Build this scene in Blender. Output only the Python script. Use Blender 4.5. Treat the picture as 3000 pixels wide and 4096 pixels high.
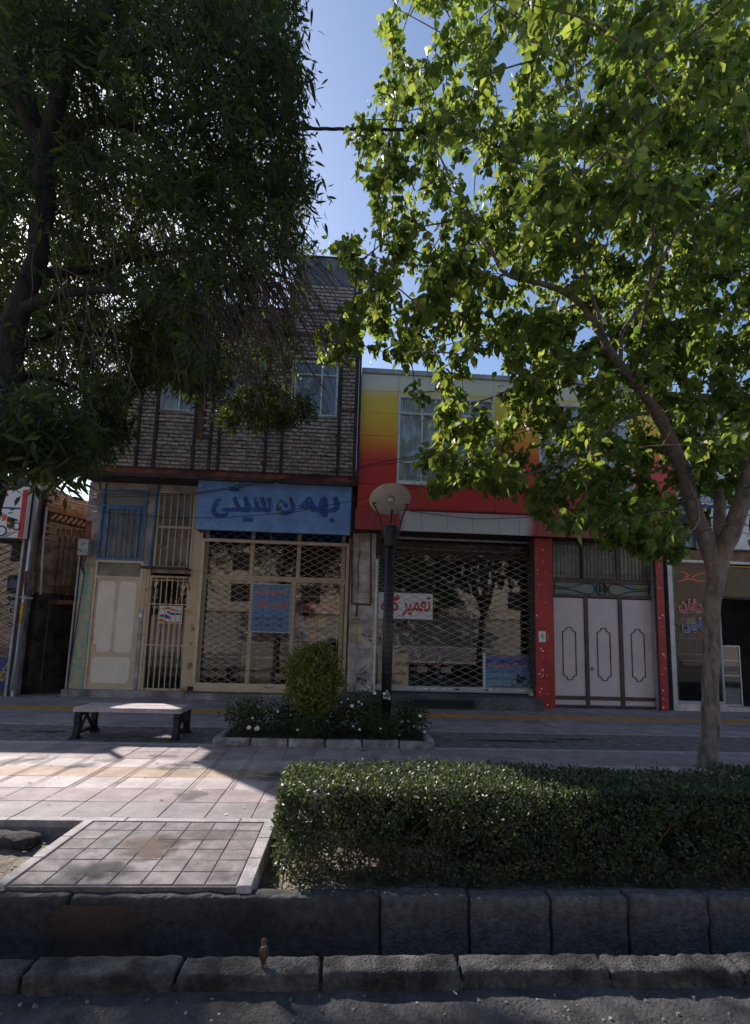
import bpy, bmesh, math, random
import numpy as np
from mathutils import Matrix, Vector
random.seed(7); rng = np.random.default_rng(11)
for o in list(bpy.data.objects): bpy.data.objects.remove(o)
SC = bpy.context.scene; COL = SC.collection

# ------------------------------------------------------------------ camera, light, exposure
ROT = np.array([[0.9979, -0.0350, -0.0537], [-0.0577, -0.1244, -0.9906], [0.0280, 0.9916, -0.1261]])
EYE = np.array([0, 0, 1.5]); FOC, CX, CY = 1975., 1500., 2296.
cd = bpy.data.cameras.new('camera'); cam = bpy.data.objects.new('camera', cd); COL.objects.link(cam)
cd.sensor_fit = 'VERTICAL'; cd.sensor_height = 36; cd.sensor_width = 36*3000/4096
cd.lens = FOC/4096*36; cd.shift_y = (CY-2048)/4096; cd.clip_start = .05; cd.clip_end = 900
q = Matrix(ROT.tolist()).to_quaternion()
cam.matrix_world = Matrix.LocRotScale(Vector(EYE), q, None)
SC.camera = cam
SUN_DIR = Vector((-0.90, 1.02, 1.0)).normalized()        # towards the sun: left, behind the shops
EL = math.asin(SUN_DIR.z); AZ = math.atan2(SUN_DIR.x, SUN_DIR.y)
W = bpy.data.worlds.new('World'); SC.world = W; W.use_nodes = True
wn = W.node_tree.nodes; bg = wn['Background']
sky = wn.new('ShaderNodeTexSky'); sky.sky_type = 'NISHITA'; sky.sun_disc = False
sky.sun_elevation = EL; sky.sun_rotation = AZ; sky.air_density = 1.0; sky.dust_density = .95; sky.ozone_density = 3.6
tn = wn.new('ShaderNodeMix'); tn.data_type = 'RGBA'; tn.blend_type = 'MULTIPLY'; tn.inputs[0].default_value = 1; tn.inputs[7].default_value = (1.02, .985, .955, 1)
W.node_tree.links.new(sky.outputs[0], tn.inputs[6]); W.node_tree.links.new(tn.outputs[2], bg.inputs[0]); bg.inputs[1].default_value = 0.077
sl = bpy.data.lights.new('sun', 'SUN'); so = bpy.data.objects.new('sun', sl); COL.objects.link(so)
sl.energy = 2.7; sl.angle = math.radians(.53); sl.color = (1, .94, .89)
so.rotation_euler = SUN_DIR.to_track_quat('Z', 'Y').to_euler(); so.location = (-8, 9, 14)
SC.view_settings.view_transform = 'Standard'; SC.view_settings.look = 'None'
SC.view_settings.exposure = 1.38; SC.view_settings.gamma = 1
SC.render.engine = 'CYCLES'; SC.cycles.max_bounces = 8; SC.cycles.transparent_max_bounces = 12
SC.cycles.use_denoising = True

def ray(x, y):
    return ROT @ np.array([x-CX, -(y-CY), -FOC])
def P(x, y, Y):                                           # photo pixel (3000x4096) on the plane Y
    r = ray(x, y); return EYE + r*(Y/r[1])
def D(x, y, Y):                                           # the same from the 1652-wide reading
    return P(x*1.81598, y*1.81598, Y)
def RC(x0, y0, x1, y1, Y):                                # pixel rectangle -> x0,z0,x1,z1 on plane Y
    xm, ym = (x0+x1)/2, (y0+y1)/2
    return P(x0, ym, Y)[0], P(xm, y1, Y)[2], P(x1, ym, Y)[0], P(xm, y0, Y)[2]

# ------------------------------------------------------------------ materials
MATS = {}
def mat(name, col, rough=.7, var=.15, scale=6., bump=.15, bscale=40., metal=0., spec=.4, col2=None, fac=(.4, .65), detail=6., piece=0., stretch=None):
    if name in MATS: return MATS[name]
    m = bpy.data.materials.new(name); m.use_nodes = True; nt = m.node_tree; N = nt.nodes; L = nt.links
    b = N['Principled BSDF']; b.inputs['Roughness'].default_value = rough; b.inputs['Metallic'].default_value = metal
    b.inputs['Specular IOR Level'].default_value = spec
    tc = N.new('ShaderNodeTexCoord'); geo = N.new('ShaderNodeNewGeometry')
    src = geo.outputs['Position']
    if stretch:
        mp = N.new('ShaderNodeMapping'); mp.inputs['Scale'].default_value = stretch; L.new(src, mp.inputs[0]); src = mp.outputs[0]
    n1 = N.new('ShaderNodeTexNoise'); n1.inputs['Scale'].default_value = scale; n1.inputs['Detail'].default_value = detail
    n1.inputs['Roughness'].default_value = .65
    L.new(src, n1.inputs['Vector'])
    cr = N.new('ShaderNodeValToRGB'); L.new(n1.outputs[0], cr.inputs[0])
    c2 = col2 if col2 else tuple(c*(1-var*1.6) for c in col)
    c1 = col if col2 else tuple(min(1, c*(1+var)) for c in col)
    cr.color_ramp.elements[0].position = fac[0]; cr.color_ramp.elements[1].position = fac[1]
    cr.color_ramp.elements[0].color = (*c2, 1); cr.color_ramp.elements[1].color = (*c1, 1)
    out = cr.outputs[0]
    n3 = N.new('ShaderNodeTexNoise'); n3.inputs['Scale'].default_value = scale*9; n3.inputs['Detail'].default_value = 3
    L.new(src, n3.inputs['Vector'])
    mr = N.new('ShaderNodeMapRange'); mr.inputs[1].default_value = .3; mr.inputs[2].default_value = .7
    mr.inputs[3].default_value = 1-var*.7; mr.inputs[4].default_value = 1+var*.5; L.new(n3.outputs[0], mr.inputs[0])
    hs = N.new('ShaderNodeHueSaturation'); L.new(mr.outputs[0], hs.inputs['Value']); L.new(out, hs.inputs['Color']); out = hs.outputs[0]
    if piece:
        oi = N.new('ShaderNodeObjectInfo'); m2 = N.new('ShaderNodeMapRange')
        m2.inputs[3].default_value = 1-piece; m2.inputs[4].default_value = 1+piece; L.new(oi.outputs['Random'], m2.inputs[0])
        h2 = N.new('ShaderNodeHueSaturation'); L.new(m2.outputs[0], h2.inputs['Value']); L.new(out, h2.inputs['Color']); out = h2.outputs[0]
    L.new(out, b.inputs['Base Color'])
    if bump:
        n2 = N.new('ShaderNodeTexNoise'); n2.inputs['Scale'].default_value = bscale; n2.inputs['Detail'].default_value = 5
        L.new(src, n2.inputs['Vector'])
        bp = N.new('ShaderNodeBump'); bp.inputs['Strength'].default_value = bump; bp.inputs['Distance'].default_value = .02
        L.new(n2.outputs[0], bp.inputs['Height']); L.new(bp.outputs[0], b.inputs['Normal'])
    MATS[name] = m; return m

def leafmat(name, c1, c2, trans, tint, rough=.45, spec=.35):
    m = bpy.data.materials.new(name); m.use_nodes = True; nt = m.node_tree; N = nt.nodes; L = nt.links
    for n in list(N): N.remove(n)
    out = N.new('ShaderNodeOutputMaterial')
    geo = N.new('ShaderNodeNewGeometry')
    n1 = N.new('ShaderNodeMix'); n1.data_type = 'RGBA'
    n1.inputs[6].default_value = (*c1, 1); n1.inputs[7].default_value = (*c2, 1)
    oi = N.new('ShaderNodeObjectInfo')
    ad = N.new('ShaderNodeMath'); ad.operation = 'ADD'; L.new(geo.outputs['Random Per Island'], ad.inputs[0]); L.new(oi.outputs['Random'], ad.inputs[1])
    fr = N.new('ShaderNodeMath'); fr.operation = 'FRACT'; L.new(ad.outputs[0], fr.inputs[0])
    L.new(fr.outputs[0], n1.inputs[0])
    p = N.new('ShaderNodeBsdfPrincipled'); p.inputs['Roughness'].default_value = rough; p.inputs['Specular IOR Level'].default_value = spec
    L.new(n1.outputs[2], p.inputs['Base Color'])
    t = N.new('ShaderNodeBsdfTranslucent'); mx = N.new('ShaderNodeMix'); mx.data_type = 'RGBA'; mx.blend_type = 'MULTIPLY'; mx.inputs[0].default_value = 1
    L.new(n1.outputs[2], mx.inputs[6]); mx.inputs[7].default_value = (*tint, 1)
    L.new(mx.outputs[2], t.inputs[0])
    ms = N.new('ShaderNodeMixShader'); ms.inputs[0].default_value = trans
    L.new(p.outputs[0], ms.inputs[1]); L.new(t.outputs[0], ms.inputs[2]); L.new(ms.outputs[0], out.inputs[0])
    MATS[name] = m; return m

def glassmat(name, tint=(.8, .85, .85), base=.10, rough=.02, haze=0.):
    m = bpy.data.materials.new(name); m.use_nodes = True; nt = m.node_tree; N = nt.nodes; L = nt.links
    for n in list(N): N.remove(n)
    out = N.new('ShaderNodeOutputMaterial'); g = N.new('ShaderNodeBsdfGlossy'); g.inputs['Roughness'].default_value = rough
    t = N.new('ShaderNodeBsdfTransparent'); t.inputs[0].default_value = (*tint, 1)
    lw = N.new('ShaderNodeLayerWeight'); lw.inputs[0].default_value = .25
    mr = N.new('ShaderNodeMapRange'); mr.inputs[3].default_value = base; mr.inputs[4].default_value = 1; L.new(lw.outputs['Fresnel'], mr.inputs[0])
    ms = N.new('ShaderNodeMixShader'); L.new(mr.outputs[0], ms.inputs[0]); L.new(t.outputs[0], ms.inputs[1]); L.new(g.outputs[0], ms.inputs[2])
    last = ms.outputs[0]
    if haze:
        d = N.new('ShaderNodeBsdfDiffuse'); d.inputs[0].default_value = (.45, .43, .4, 1)
        no = N.new('ShaderNodeTexNoise'); no.inputs['Scale'].default_value = 3; no.inputs['Detail'].default_value = 6
        geo = N.new('ShaderNodeNewGeometry'); L.new(geo.outputs['Position'], no.inputs['Vector'])
        mu = N.new('ShaderNodeMath'); mu.operation = 'MULTIPLY'; mu.inputs[1].default_value = haze*2; L.new(no.outputs[0], mu.inputs[0])
        m2 = N.new('ShaderNodeMixShader'); L.new(mu.outputs[0], m2.inputs[0]); L.new(last, m2.inputs[1]); L.new(d.outputs[0], m2.inputs[2]); last = m2.outputs[0]
    L.new(last, out.inputs[0]); MATS[name] = m; return m

# ------------------------------------------------------------------ mesh and object helpers
class MB:
    def __init__(s): s.v = []; s.f = []
    def box(s, x0, y0, z0, x1, y1, z1, j=0.):
        b = len(s.v)
        for x, y, z in ((x0,y0,z0),(x1,y0,z0),(x1,y1,z0),(x0,y1,z0),(x0,y0,z1),(x1,y0,z1),(x1,y1,z1),(x0,y1,z1)):
            s.v.append((x+random.uniform(-j,j), y+random.uniform(-j,j), z+random.uniform(-j,j)))
        for f in ((0,1,5,4),(1,2,6,5),(2,3,7,6),(3,0,4,7),(4,5,6,7),(3,2,1,0)): s.f.append(tuple(b+i for i in f))
        return s
    def cbox(s, x0, y0, z0, x1, y1, z1, c=.01):            # box with chamfered edges facing the camera and the top
        b = len(s.v); R = [(x0+c,y0,z0),(x1-c,y0,z0),(x1-c,y0,z1-c),(x0+c,y0,z1-c),
             (x0,y0+c,z0),(x1,y0+c,z0),(x1,y0+c,z1-c),(x0,y0+c,z1-c),
             (x0+c,y0+c,z1),(x1-c,y0+c,z1),(x1-c,y1,z1),(x0+c,y1,z1),(x0,y1,z1-c),(x1,y1,z1-c),(x0,y1,z0),(x1,y1,z0)]
        s.v += R
        for f in ((0,1,2,3),(4,0,3,7),(1,5,6,2),(3,2,9,8),(7,3,8),(2,6,9),(8,9,10,11),(7,8,11,12),(9,6,13,10),(5,15,13,6),(14,4,7,12),(15,14,12,11,10,13),(0,4,14,15,5,1)):
            s.f.append(tuple(b+i for i in f))
        return s
    def quad(s, a, b_, c, d):
        b = len(s.v); s.v += [tuple(a), tuple(b_), tuple(c), tuple(d)]; s.f.append((b, b+1, b+2, b+3)); return s
    def tube(s, pts, r, n=8, cap=True):
        pts = [Vector(p) for p in pts]; rr = r if isinstance(r, (list, tuple)) else [r]*len(pts)
        rings = []; up = Vector((0, 0, 1)); last = None
        for i, p in enumerate(pts):
            d = (pts[min(i+1, len(pts)-1)]-pts[max(i-1, 0)]).normalized()
            if last is None:
                a = d.cross(up if abs(d.z) < .9 else Vector((1, 0, 0))).normalized()
            else: a = (last-d*last.dot(d)).normalized()
            last = a; b2 = d.cross(a); b = len(s.v)
            for k in range(n):
                t = 2*math.pi*k/n; s.v.append(tuple(p+(a*math.cos(t)+b2*math.sin(t))*rr[i]))
            rings.append(b)
        for i in range(len(rings)-1):
            for k in range(n):
                k2 = (k+1) % n; s.f.append((rings[i]+k, rings[i]+k2, rings[i+1]+k2, rings[i+1]+k))
        if cap: s.f.append(tuple(rings[0]+k for k in range(n))[::-1]); s.f.append(tuple(rings[-1]+k for k in range(n)))
        return s
    def bar(s, a, b_, w, h, up=(0, 1, 0)):                 # flat bar from a to b
        a, b_ = Vector(a), Vector(b_); d = (b_-a).normalized(); u = Vector(up); sd = d.cross(u).normalized(); u = sd.cross(d).normalized()
        b = len(s.v)
        for p in (a, b_):
            for i, j in ((-1,-1),(1,-1),(1,1),(-1,1)): s.v.append(tuple(p+sd*w/2*i+u*h/2*j))
        for f in ((0,1,5,4),(1,2,6,5),(2,3,7,6),(3,0,4,7),(4,5,6,7),(3,2,1,0)): s.f.append(tuple(b+i for i in f))
        return s
    def prism(s, poly, y0, y1):                           # polygon in x,z, pushed from y0 (front) to y1
        b = len(s.v); n = len(poly)
        ar = sum(poly[i][0]*poly[(i+1)%n][1]-poly[(i+1)%n][0]*poly[i][1] for i in range(n))
        if ar < 0: poly = poly[::-1]
        s.v += [(x, y0, z) for x, z in poly]+[(x, y1, z) for x, z in poly]
        s.f.append(tuple(range(b, b+n))); s.f.append(tuple(range(b+n, b+2*n))[::-1])
        for i in range(n): k = (i+1) % n; s.f.append((b+k, b+i, b+n+i, b+n+k))
        return s
    def disc(s, c, r, ax, h, n=24, r2=None):
        c = Vector(c); ax = Vector(ax).normalized(); return s.tube([c, c+ax*h], [r, r if r2 is None else r2], n)
    def mesh(s, name):
        me = bpy.data.meshes.new(name); me.from_pydata(s.v, [], s.f); me.update(); return me

def link(o, parent=None):
    COL.objects.link(o)
    if parent is not None:
        o.parent = parent
        if parent.parent is None: o.matrix_parent_inverse = Matrix.Translation(-parent.location)
    return o
def obj(name, g, m, parent=None, smooth=False, kind=None, loc=None):
    me = g.mesh(name) if isinstance(g, MB) else g
    if m is not None and not me.materials: me.materials.append(m if not isinstance(m, str) else MATS[m])
    if smooth: me.polygons.foreach_set('use_smooth', [True]*len(me.polygons))
    o = bpy.data.objects.new(name, me); link(o, parent)
    if loc is not None: o.location = loc
    if kind: o['kind'] = kind
    return o
def tag(o, label, cat, group=None):
    o['label'] = label; o['category'] = cat
    if group: o['group'] = group
    return o
def thing(name, loc, label, cat, group=None):
    o = bpy.data.objects.new(name, None); COL.objects.link(o); o.location = loc; o.empty_display_size = .2
    return tag(o, label, cat, group)
def bx(name, x0, y0, z0, x1, y1, z1, m, parent=None, c=0., kind=None):
    g = MB(); (g.cbox(x0, y0, z0, x1, y1, z1, c) if c else g.box(x0, y0, z0, x1, y1, z1)); return obj(name, g, m, parent, kind=kind)

# ------------------------------------------------------------------ lettering
FORMS = {'ا':(0xFE8D,0xFE8E,0,0),'ب':(0xFE8F,0xFE90,0xFE91,0xFE92),'پ':(0xFB56,0xFB57,0xFB58,0xFB59),'ت':(0xFE95,0xFE96,0xFE97,0xFE98),
 'ج':(0xFE9D,0xFE9E,0xFE9F,0xFEA0),'چ':(0xFB7A,0xFB7B,0xFB7C,0xFB7D),'د':(0xFEA9,0xFEAA,0,0),'ر':(0xFEAD,0xFEAE,0,0),'ز':(0xFEAF,0xFEB0,0,0),'ژ':(0xFB8A,0xFB8B,0,0),
 'س':(0xFEB1,0xFEB2,0xFEB3,0xFEB4),'ش':(0xFEB5,0xFEB6,0xFEB7,0xFEB8),'ع':(0xFEC9,0xFECA,0xFECB,0xFECC),'غ':(0xFECD,0xFECE,0xFECF,0xFED0),
 'ف':(0xFED1,0xFED2,0xFED3,0xFED4),'ک':(0xFB8E,0xFB8F,0xFB90,0xFB91),'گ':(0xFB92,0xFB93,0xFB94,0xFB95),'ل':(0xFEDD,0xFEDE,0xFEDF,0xFEE0),
 'م':(0xFEE1,0xFEE2,0xFEE3,0xFEE4),'ن':(0xFEE5,0xFEE6,0xFEE7,0xFEE8),'ه':(0xFEE9,0xFEEA,0xFEEB,0xFEEC),'و':(0xFEED,0xFEEE,0,0),'ی':(0xFBFC,0xFBFD,0xFBFE,0xFBFF)}
def shape(t):
    out = []
    for i, c in enumerate(t):
        if c not in FORMS: out.append(c); continue
        prev = i > 0 and t[i-1] in FORMS and FORMS[t[i-1]][2]
        nxt = i+1 < len(t) and t[i+1] in FORMS and FORMS[c][2]
        out.append(chr(FORMS[c][3 if prev and nxt else 1 if prev else 2 if nxt else 0]))
    if any(c in FORMS for c in t): out = out[::-1]
    return ''.join(out)
def text(body, x0, z0, x1, z1, y, m, parent, bold=0., name='lettering', rot=None):
    cu = bpy.data.curves.new('t', 'FONT'); cu.body = shape(body); cu.size = 1; cu.offset = bold; cu.resolution_u = 3
    o = bpy.data.objects.new('t', cu); COL.objects.link(o); bpy.context.view_layer.update()
    me = bpy.data.meshes.new_from_object(o.evaluated_get(bpy.context.evaluated_depsgraph_get()))
    bpy.data.objects.remove(o)
    if not len(me.vertices): return None
    bm = bmesh.new(); bm.from_mesh(me); bmesh.ops.remove_doubles(bm, verts=bm.verts, dist=1e-5)
    isl = {}; k = 0
    for v in bm.verts:
        if v in isl: continue
        st = [v]; isl[v] = k
        while st:
            a = st.pop()
            for e in a.link_edges:
                w = e.other_vert(a)
                if w not in isl: isl[w] = k; st.append(w)
        k += 1
    xs = [v.co.x for v in bm.verts]; ys = [v.co.y for v in bm.verts]
    a, b, c, d = min(xs), max(xs), min(ys), max(ys)
    for v in bm.verts:
        u, w = (v.co.x-a)/(b-a), (v.co.y-c)/(d-c)
        v.co = Vector((x0+(x1-x0)*u, y-.00022*isl[v], z0+(z1-z0)*w))
    for f in bm.faces:
        if f.normal.y > 0: f.normal_flip()
    bm.to_mesh(me); bm.free(); me.materials.clear()
    return obj(name, me, m, parent)
def strokes(name, S, fx, y, m, parent):
    """hand-painted strokes: list of (polyline, width) or (polygon, 0); fx maps a reading to (x, z); flat paint"""
    g = MB(); sc = (Vector(fx(10, 0))-Vector(fx(0, 0))).length/10
    for i, (pl, w) in enumerate(S):
        yy = y-.0006*i
        if w == 0: g.prism([fx(*p) for p in pl], yy, yy+.0003); continue
        pts = [Vector(fx(*p)) for p in pl]; ww = w*sc
        L, R = [], []
        for k, p in enumerate(pts):
            d = (pts[min(k+1, len(pts)-1)]-pts[max(k-1, 0)]).normalized(); n = Vector((-d.y, d.x))*ww/2
            L.append(p+n); R.append(p-n)
        for k in range(len(pts)-1):
            b = len(g.v)
            for q_ in (L[k], L[k+1], R[k+1], R[k]): g.v.append((q_.x, yy-.00015*k, q_.y))
            g.f.append((b, b+1, b+2, b+3))
    return obj(name, g, m, parent)

# shared palette
mat('asphalt', (.088, .083, .083), .9, .25, 3, .7, 60, spec=.2)
mat('concrete', (.30, .28, .27), .85, .3, 2.2, .6, 30)
mat('dark_concrete', (.13, .125, .125), .9, .4, 2.0, .9, 22, fac=(.35, .7))
mat('dusty_bounce_road', (.34, .30, .26), .9, .2, 1, .3, 20)
mat('alley_plaster_shade', (.055, .042, .036), .95, .4, 3, .6, 25)
mat('bar_blue', (.03, .10, .26), .5)
mat('soil', (.24, .20, .165), .95, .3, 4, 1., 35)
mat('slab_pink', (.345, .27, .268), .75, .16, 3.2, .15, 90, piece=.12)
mat('slab_grey', (.285, .245, .25), .75, .16, 3.2, .15, 90, piece=.12)
mat('slab_light', (.45, .375, .365), .7, .14, 3.2, .15, 90, piece=.09)
mat('slab_tan', (.42, .30, .22), .75, .16, 3.2, .15, 90, piece=.12)
mat('slab_yellow', (.55, .25, .06), .75, .15, 5, .12, 90, piece=.08)
mat('slab_bridge', (.262, .226, .224), .85, .22, 7, .4, 110, piece=.10)
mat('kerb_stone', (.42, .38, .38), .8, .18, 6, .3, 60)
mat('grout', (.17, .15, .135), .95, .2, 8, .5, 60)
mat('paver', (.20, .175, .17), .85, .25, 8, .4, 60, piece=.2)
mat('brick', (.42, .34, .29), .9, .25, 14, .5, 90, piece=.22)
mat('mortar', (.09, .078, .072), .95, .25, 12, .6, 70)
mat('alley_brick', (.52, .33, .20), .9, .2, 9, .4, 90, piece=.14)
mat('alley_plaster', (.33, .235, .165), .95, .3, 3, .6, 25)
mat('cream', (.60, .48, .34), .5, .08, 3, .05, 30)
mat('cream_door', (.74, .66, .57), .55, .04, 3, .03, 30)
mat('old_cream', (.54, .43, .29), .6, .2, 5, .15, 30, col2=(.20, .12, .07), fac=(.33, .45))
mat('plaster', (.36, .31, .28), .95, .25, 3, .6, 30)
mat('blue_paint', (.06, .17, .36), .5, .2, 5, .1, 30)
mat('sign_blue', (.17, .31, .60), .5, .12, 2.5, .05, 20)
mat('sign_navy', (.03, .095, .32), .5, .2, 6, .05, 20)
mat('lime_paint', (.30, .42, .02), .5)
mat('peel_green', (.23, .40, .33), .8, .2, 7, .2, 30, col2=(.50, .38, .24), fac=(.47, .52))
mat('rust', (.16, .075, .05), .8, .3, 9, .3, 40)
mat('rust_dark', (.065, .045, .042), .8, .3, 8, .3, 40)
mat('red_beam', (.20, .055, .04), .75, .35, 3, .2, 30)
mat('marble', (.60, .49, .50), .35, .18, 2.5, .03, 20, stretch=(1, 1, .6))
mat('marble_old', (.46, .41, .39), .6, .25, 3, .2, 30)
mat('red_paint', (.42, .025, .027), .42, .15, 3, .05, 20)
mat('garage', (.60, .51, .52), .5, .05, 3, .04, 30)
mat('garage_trim', (.085, .05, .045), .5, .2, 6)
mat('white_paint', (.72, .70, .68), .5, .1, 5)
mat('grey_paint', (.36, .36, .38), .5, .1, 5)
mat('alu', (.42, .44, .47), .4, .1, 5, metal=.4)
mat('lattice_old', (.30, .24, .20), .6, .3, 6, metal=.2)
mat('lattice_grey', (.36, .34, .33), .5, .25, 6, metal=.3)
mat('black_metal', (.022, .022, .026), .4, .2, 12, .1, 80)
mat('black_iron', (.018, .02, .03), .6, .3, 12, .3, 60)
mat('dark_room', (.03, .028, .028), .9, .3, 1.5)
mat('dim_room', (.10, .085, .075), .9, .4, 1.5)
mat('curtain', (.82, .84, .86), .9, .12, 4, .3, 12, stretch=(9, 1, .3))
mat('curtain_grey', (.30, .31, .35), .9, .12, 4, .3, 12, stretch=(9, 1, .3))
mat('curtain_blue', (.10, .20, .34), .9, .2, 4, .3, 12, stretch=(9, 1, .3))
mat('white_print', (.75, .75, .76), .4, .03)
mat('red_print', (.50, .025, .025), .4, .05)
mat('black_print', (.02, .02, .022), .5, .05)
mat('blue_print', (.07, .22, .47), .4, .08, 6)
mat('deep_blue', (.02, .05, .26), .4, .1, 6)
mat('purple_print', (.20, .05, .20), .5)
mat('orange_print', (.65, .14, .03), .4)
mat('vent_grey', (.25, .25, .25), .6)
mat('yellow_print', (.62, .48, .06), .5)
mat('yellow_pipe', (.62, .36, .02), .5, .15, 8)
mat('limb_bark', (.27, .22, .195), .85, .25, 10, .7, 40, stretch=(1, 1, .5), col2=(.13, .105, .09), fac=(.35, .6))
mat('bark', (.25, .20, .175), .95, .3, 12, 1., 45, stretch=(1, 1, .35), col2=(.085, .068, .06), fac=(.34, .56))
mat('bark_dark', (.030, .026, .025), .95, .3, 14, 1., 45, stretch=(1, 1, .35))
mat('twig', (.17, .12, .10), .9, .3, 12)
mat('cardboard', (.42, .32, .22), .8, .08, 4)
mat('glassfibre', (.58, .53, .46), .55, .05, 8, .05, 60)
mat('petal', (.82, .82, .76), .6, .04)
mat('litter', (.36, .24, .10), .8, .4, 30)
leafmat('leaf_maple', (.026, .050, .015), (.080, .110, .034), .58, (5.6, 4.7, 2.0), .42, .35)
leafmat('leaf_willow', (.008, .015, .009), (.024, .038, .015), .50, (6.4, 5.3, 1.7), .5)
leafmat('leaf_hedge', (.020, .036, .018), (.085, .105, .052), .30, (2.8, 2.7, 1.1), .42, .45)
leafmat('leaf_rose', (.020, .045, .014), (.045, .080, .022), .3, (1.8, 1.8, .9))
leafmat('leaf_topiary', (.09, .12, .025), (.20, .22, .05), .3, (1.5, 1.4, .8))
glassmat('shop_glass', (.82, .86, .85), .07)
glassmat('window_glass', (.85, .88, .9), .10, .05)
glassmat('dusty_glass', (.6, .62, .62), .12, .08, .35)
glassmat('dark_glass', (.45, .47, .47), .012)
from mathutils import noise
def nz(p, s=1., o=0.): return noise.fractal(Vector(p)*s+Vector((o, o, o)), 1., 2., 4)
def rough_block(name, x0, y0, z0, x1, y1, z1, m, parent=None, seg=.06, amp=.012, rnd=.02, fs=6., kind=None):
    bm = bmesh.new(); nx, ny, nzz = [max(1, min(60, int(round(d/seg)))) for d in (x1-x0, y1-y0, z1-z0)]
    V = {}
    def gv(i, j, k):
        if (i, j, k) not in V:
            x, y, z = x0+(x1-x0)*i/nx, y0+(y1-y0)*j/ny, z0+(z1-z0)*k/nzz
            ed = (i in (0, nx))+(j in (0, ny))+(k in (0, nzz))
            c = Vector(((x0+x1)/2, (y0+y1)/2, (z0+z1)/2)); p = Vector((x, y, z))
            if ed > 1:
                if i in (0, nx): p.x += -rnd*(1 if i else -1)
                if j in (0, ny): p.y += -rnd*.7*(1 if j else -1)
                if k == nzz: p.z -= rnd*.6
            q_ = Vector((x, y, z))
            p += Vector((nz(q_, fs, 3), nz(q_, fs, 7), nz(q_, fs, 11)))*amp*1.4
            V[i, j, k] = bm.verts.new(p)
        return V[i, j, k]
    for i in range(nx):
        for j in range(ny):
            bm.faces.new((gv(i,j,nzz), gv(i+1,j,nzz), gv(i+1,j+1,nzz), gv(i,j+1,nzz)))
    for i in range(nx):
        for k in range(nzz):
            bm.faces.new((gv(i,0,k), gv(i+1,0,k), gv(i+1,0,k+1), gv(i,0,k+1)))
            bm.faces.new((gv(i+1,ny,k), gv(i,ny,k), gv(i,ny,k+1), gv(i+1,ny,k+1)))
    for j in range(ny):
        for k in range(nzz):
            bm.faces.new((gv(0,j+1,k), gv(0,j,k), gv(0,j,k+1), gv(0,j+1,k+1)))
            bm.faces.new((gv(nx,j,k), gv(nx,j+1,k), gv(nx,j+1,k+1), gv(nx,j,k+1)))
    me = bpy.data.meshes.new(name); bm.to_mesh(me); bm.free()
    return obj(name, me, m, parent, smooth=True, kind=kind)
def sheet(name, x0, y0, x1, y1, z, m, nx=1, ny=1, amp=0., fs=2., kind='structure', parent=None):
    g = MB()
    for j in range(ny+1):
        for i in range(nx+1):
            x, y = x0+(x1-x0)*i/nx, y0+(y1-y0)*j/ny
            g.v.append((x, y, z+(nz((x, y, 0), fs)*amp if amp else 0)))
    for j in range(ny):
        for i in range(nx):
            a = j*(nx+1)+i; g.f.append((a, a+1, a+nx+2, a+nx+1))
    return obj(name, g, m, parent, smooth=amp > 0, kind=kind)

# ------------------------------------------------------------------ ground, road, channel, kerbs
sheet('ground', -400, 3.3, 400, 420, -.22, 'soil')
sheet('ground', -400, -420, 400, -9.2, -.16, 'dusty_bounce_road')
sheet('road', -60, -9.2, 60, .6, -.128, 'dusty_bounce_road')  # unseen road coloured paler and warmer to bounce sun onto the shops
sheet('road', -3.2, .6, 3.4, 2.51, -.122, 'asphalt', 200, 50, .010, 5.)
for a, b in ((-60, -3.2), (3.4, 60)): sheet('road', a, .6, b, 2.5, -.125, 'asphalt')
chan = bx('water_channel', -60, 2.6, -.95, 60, 3.6, -.85, 'dark_concrete', kind='structure')
wallS = bx('channel_wall', -60, 3.175, -.86, 60, 3.22, -.06, 'dark_concrete', kind='structure')
mat('wall_block', (.145, .135, .138), .9, .5, 3, 1., 55, fac=(.3, .7), piece=.08, col2=(.085, .08, .08))
mat('stained_shade_block', (.085, .078, .078), .9, .5, 2.2, .9, 25, fac=(.3, .75), col2=(.03, .028, .028))  # left blocks: staining, with deep shade also put into the colour
xs = [-2.9, -1.53, .26, .79, 1.29, 1.77, 2.28, 2.80, 3.3]
for a, b in zip(xs[:-1], xs[1:]):
    rough_block('wall_block', a+.006, 3.13, -.84, b-.006, 3.25, -.03+random.uniform(-.006, .006), 'wall_block' if a > .2 else 'stained_shade_block', wallS, .03, .006, .006, 9)
for a, b in ((-60, -2.9), (3.3, 60)): bx('wall_block', a, 3.135, -.84, b, 3.25, -.035, 'wall_block', wallS)
g = MB(); g.tube([(1.29, 3.132, -.64), (1.29, 3.05, -.645)], .05, 14); obj('drain_pipe', g, 'black_iron', wallS)
kerb = bx('road_kerb', -60, 2.52, -.86, 60, 2.60, -.10, 'dark_concrete', kind='structure')
mat('road_kerb_stone', (.088, .082, .080), .9, .45, 5, 1., 75, piece=.12)
kx = [-3.0, -2.1, -1.40, -.72, -.06, .60, 1.32, 1.98, 2.6, 3.2]
for i, (a, b) in enumerate(zip(kx[:-1], kx[1:])):
    rough_block('kerb_stone', a+.005, 2.50+random.uniform(-.006, .006), -.30, b-.008, 2.635+random.uniform(-.006, .006), -.045+random.uniform(-.006, .004), 'road_kerb_stone', kerb, .02, .0045 if i < 6 else .010, .006, 17)
for a, b in ((-60, -3.0), (3.2, 60)): bx('kerb_stone', a, 2.50, -.3, b, 2.63, -.06, 'road_kerb_stone', kerb)

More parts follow.
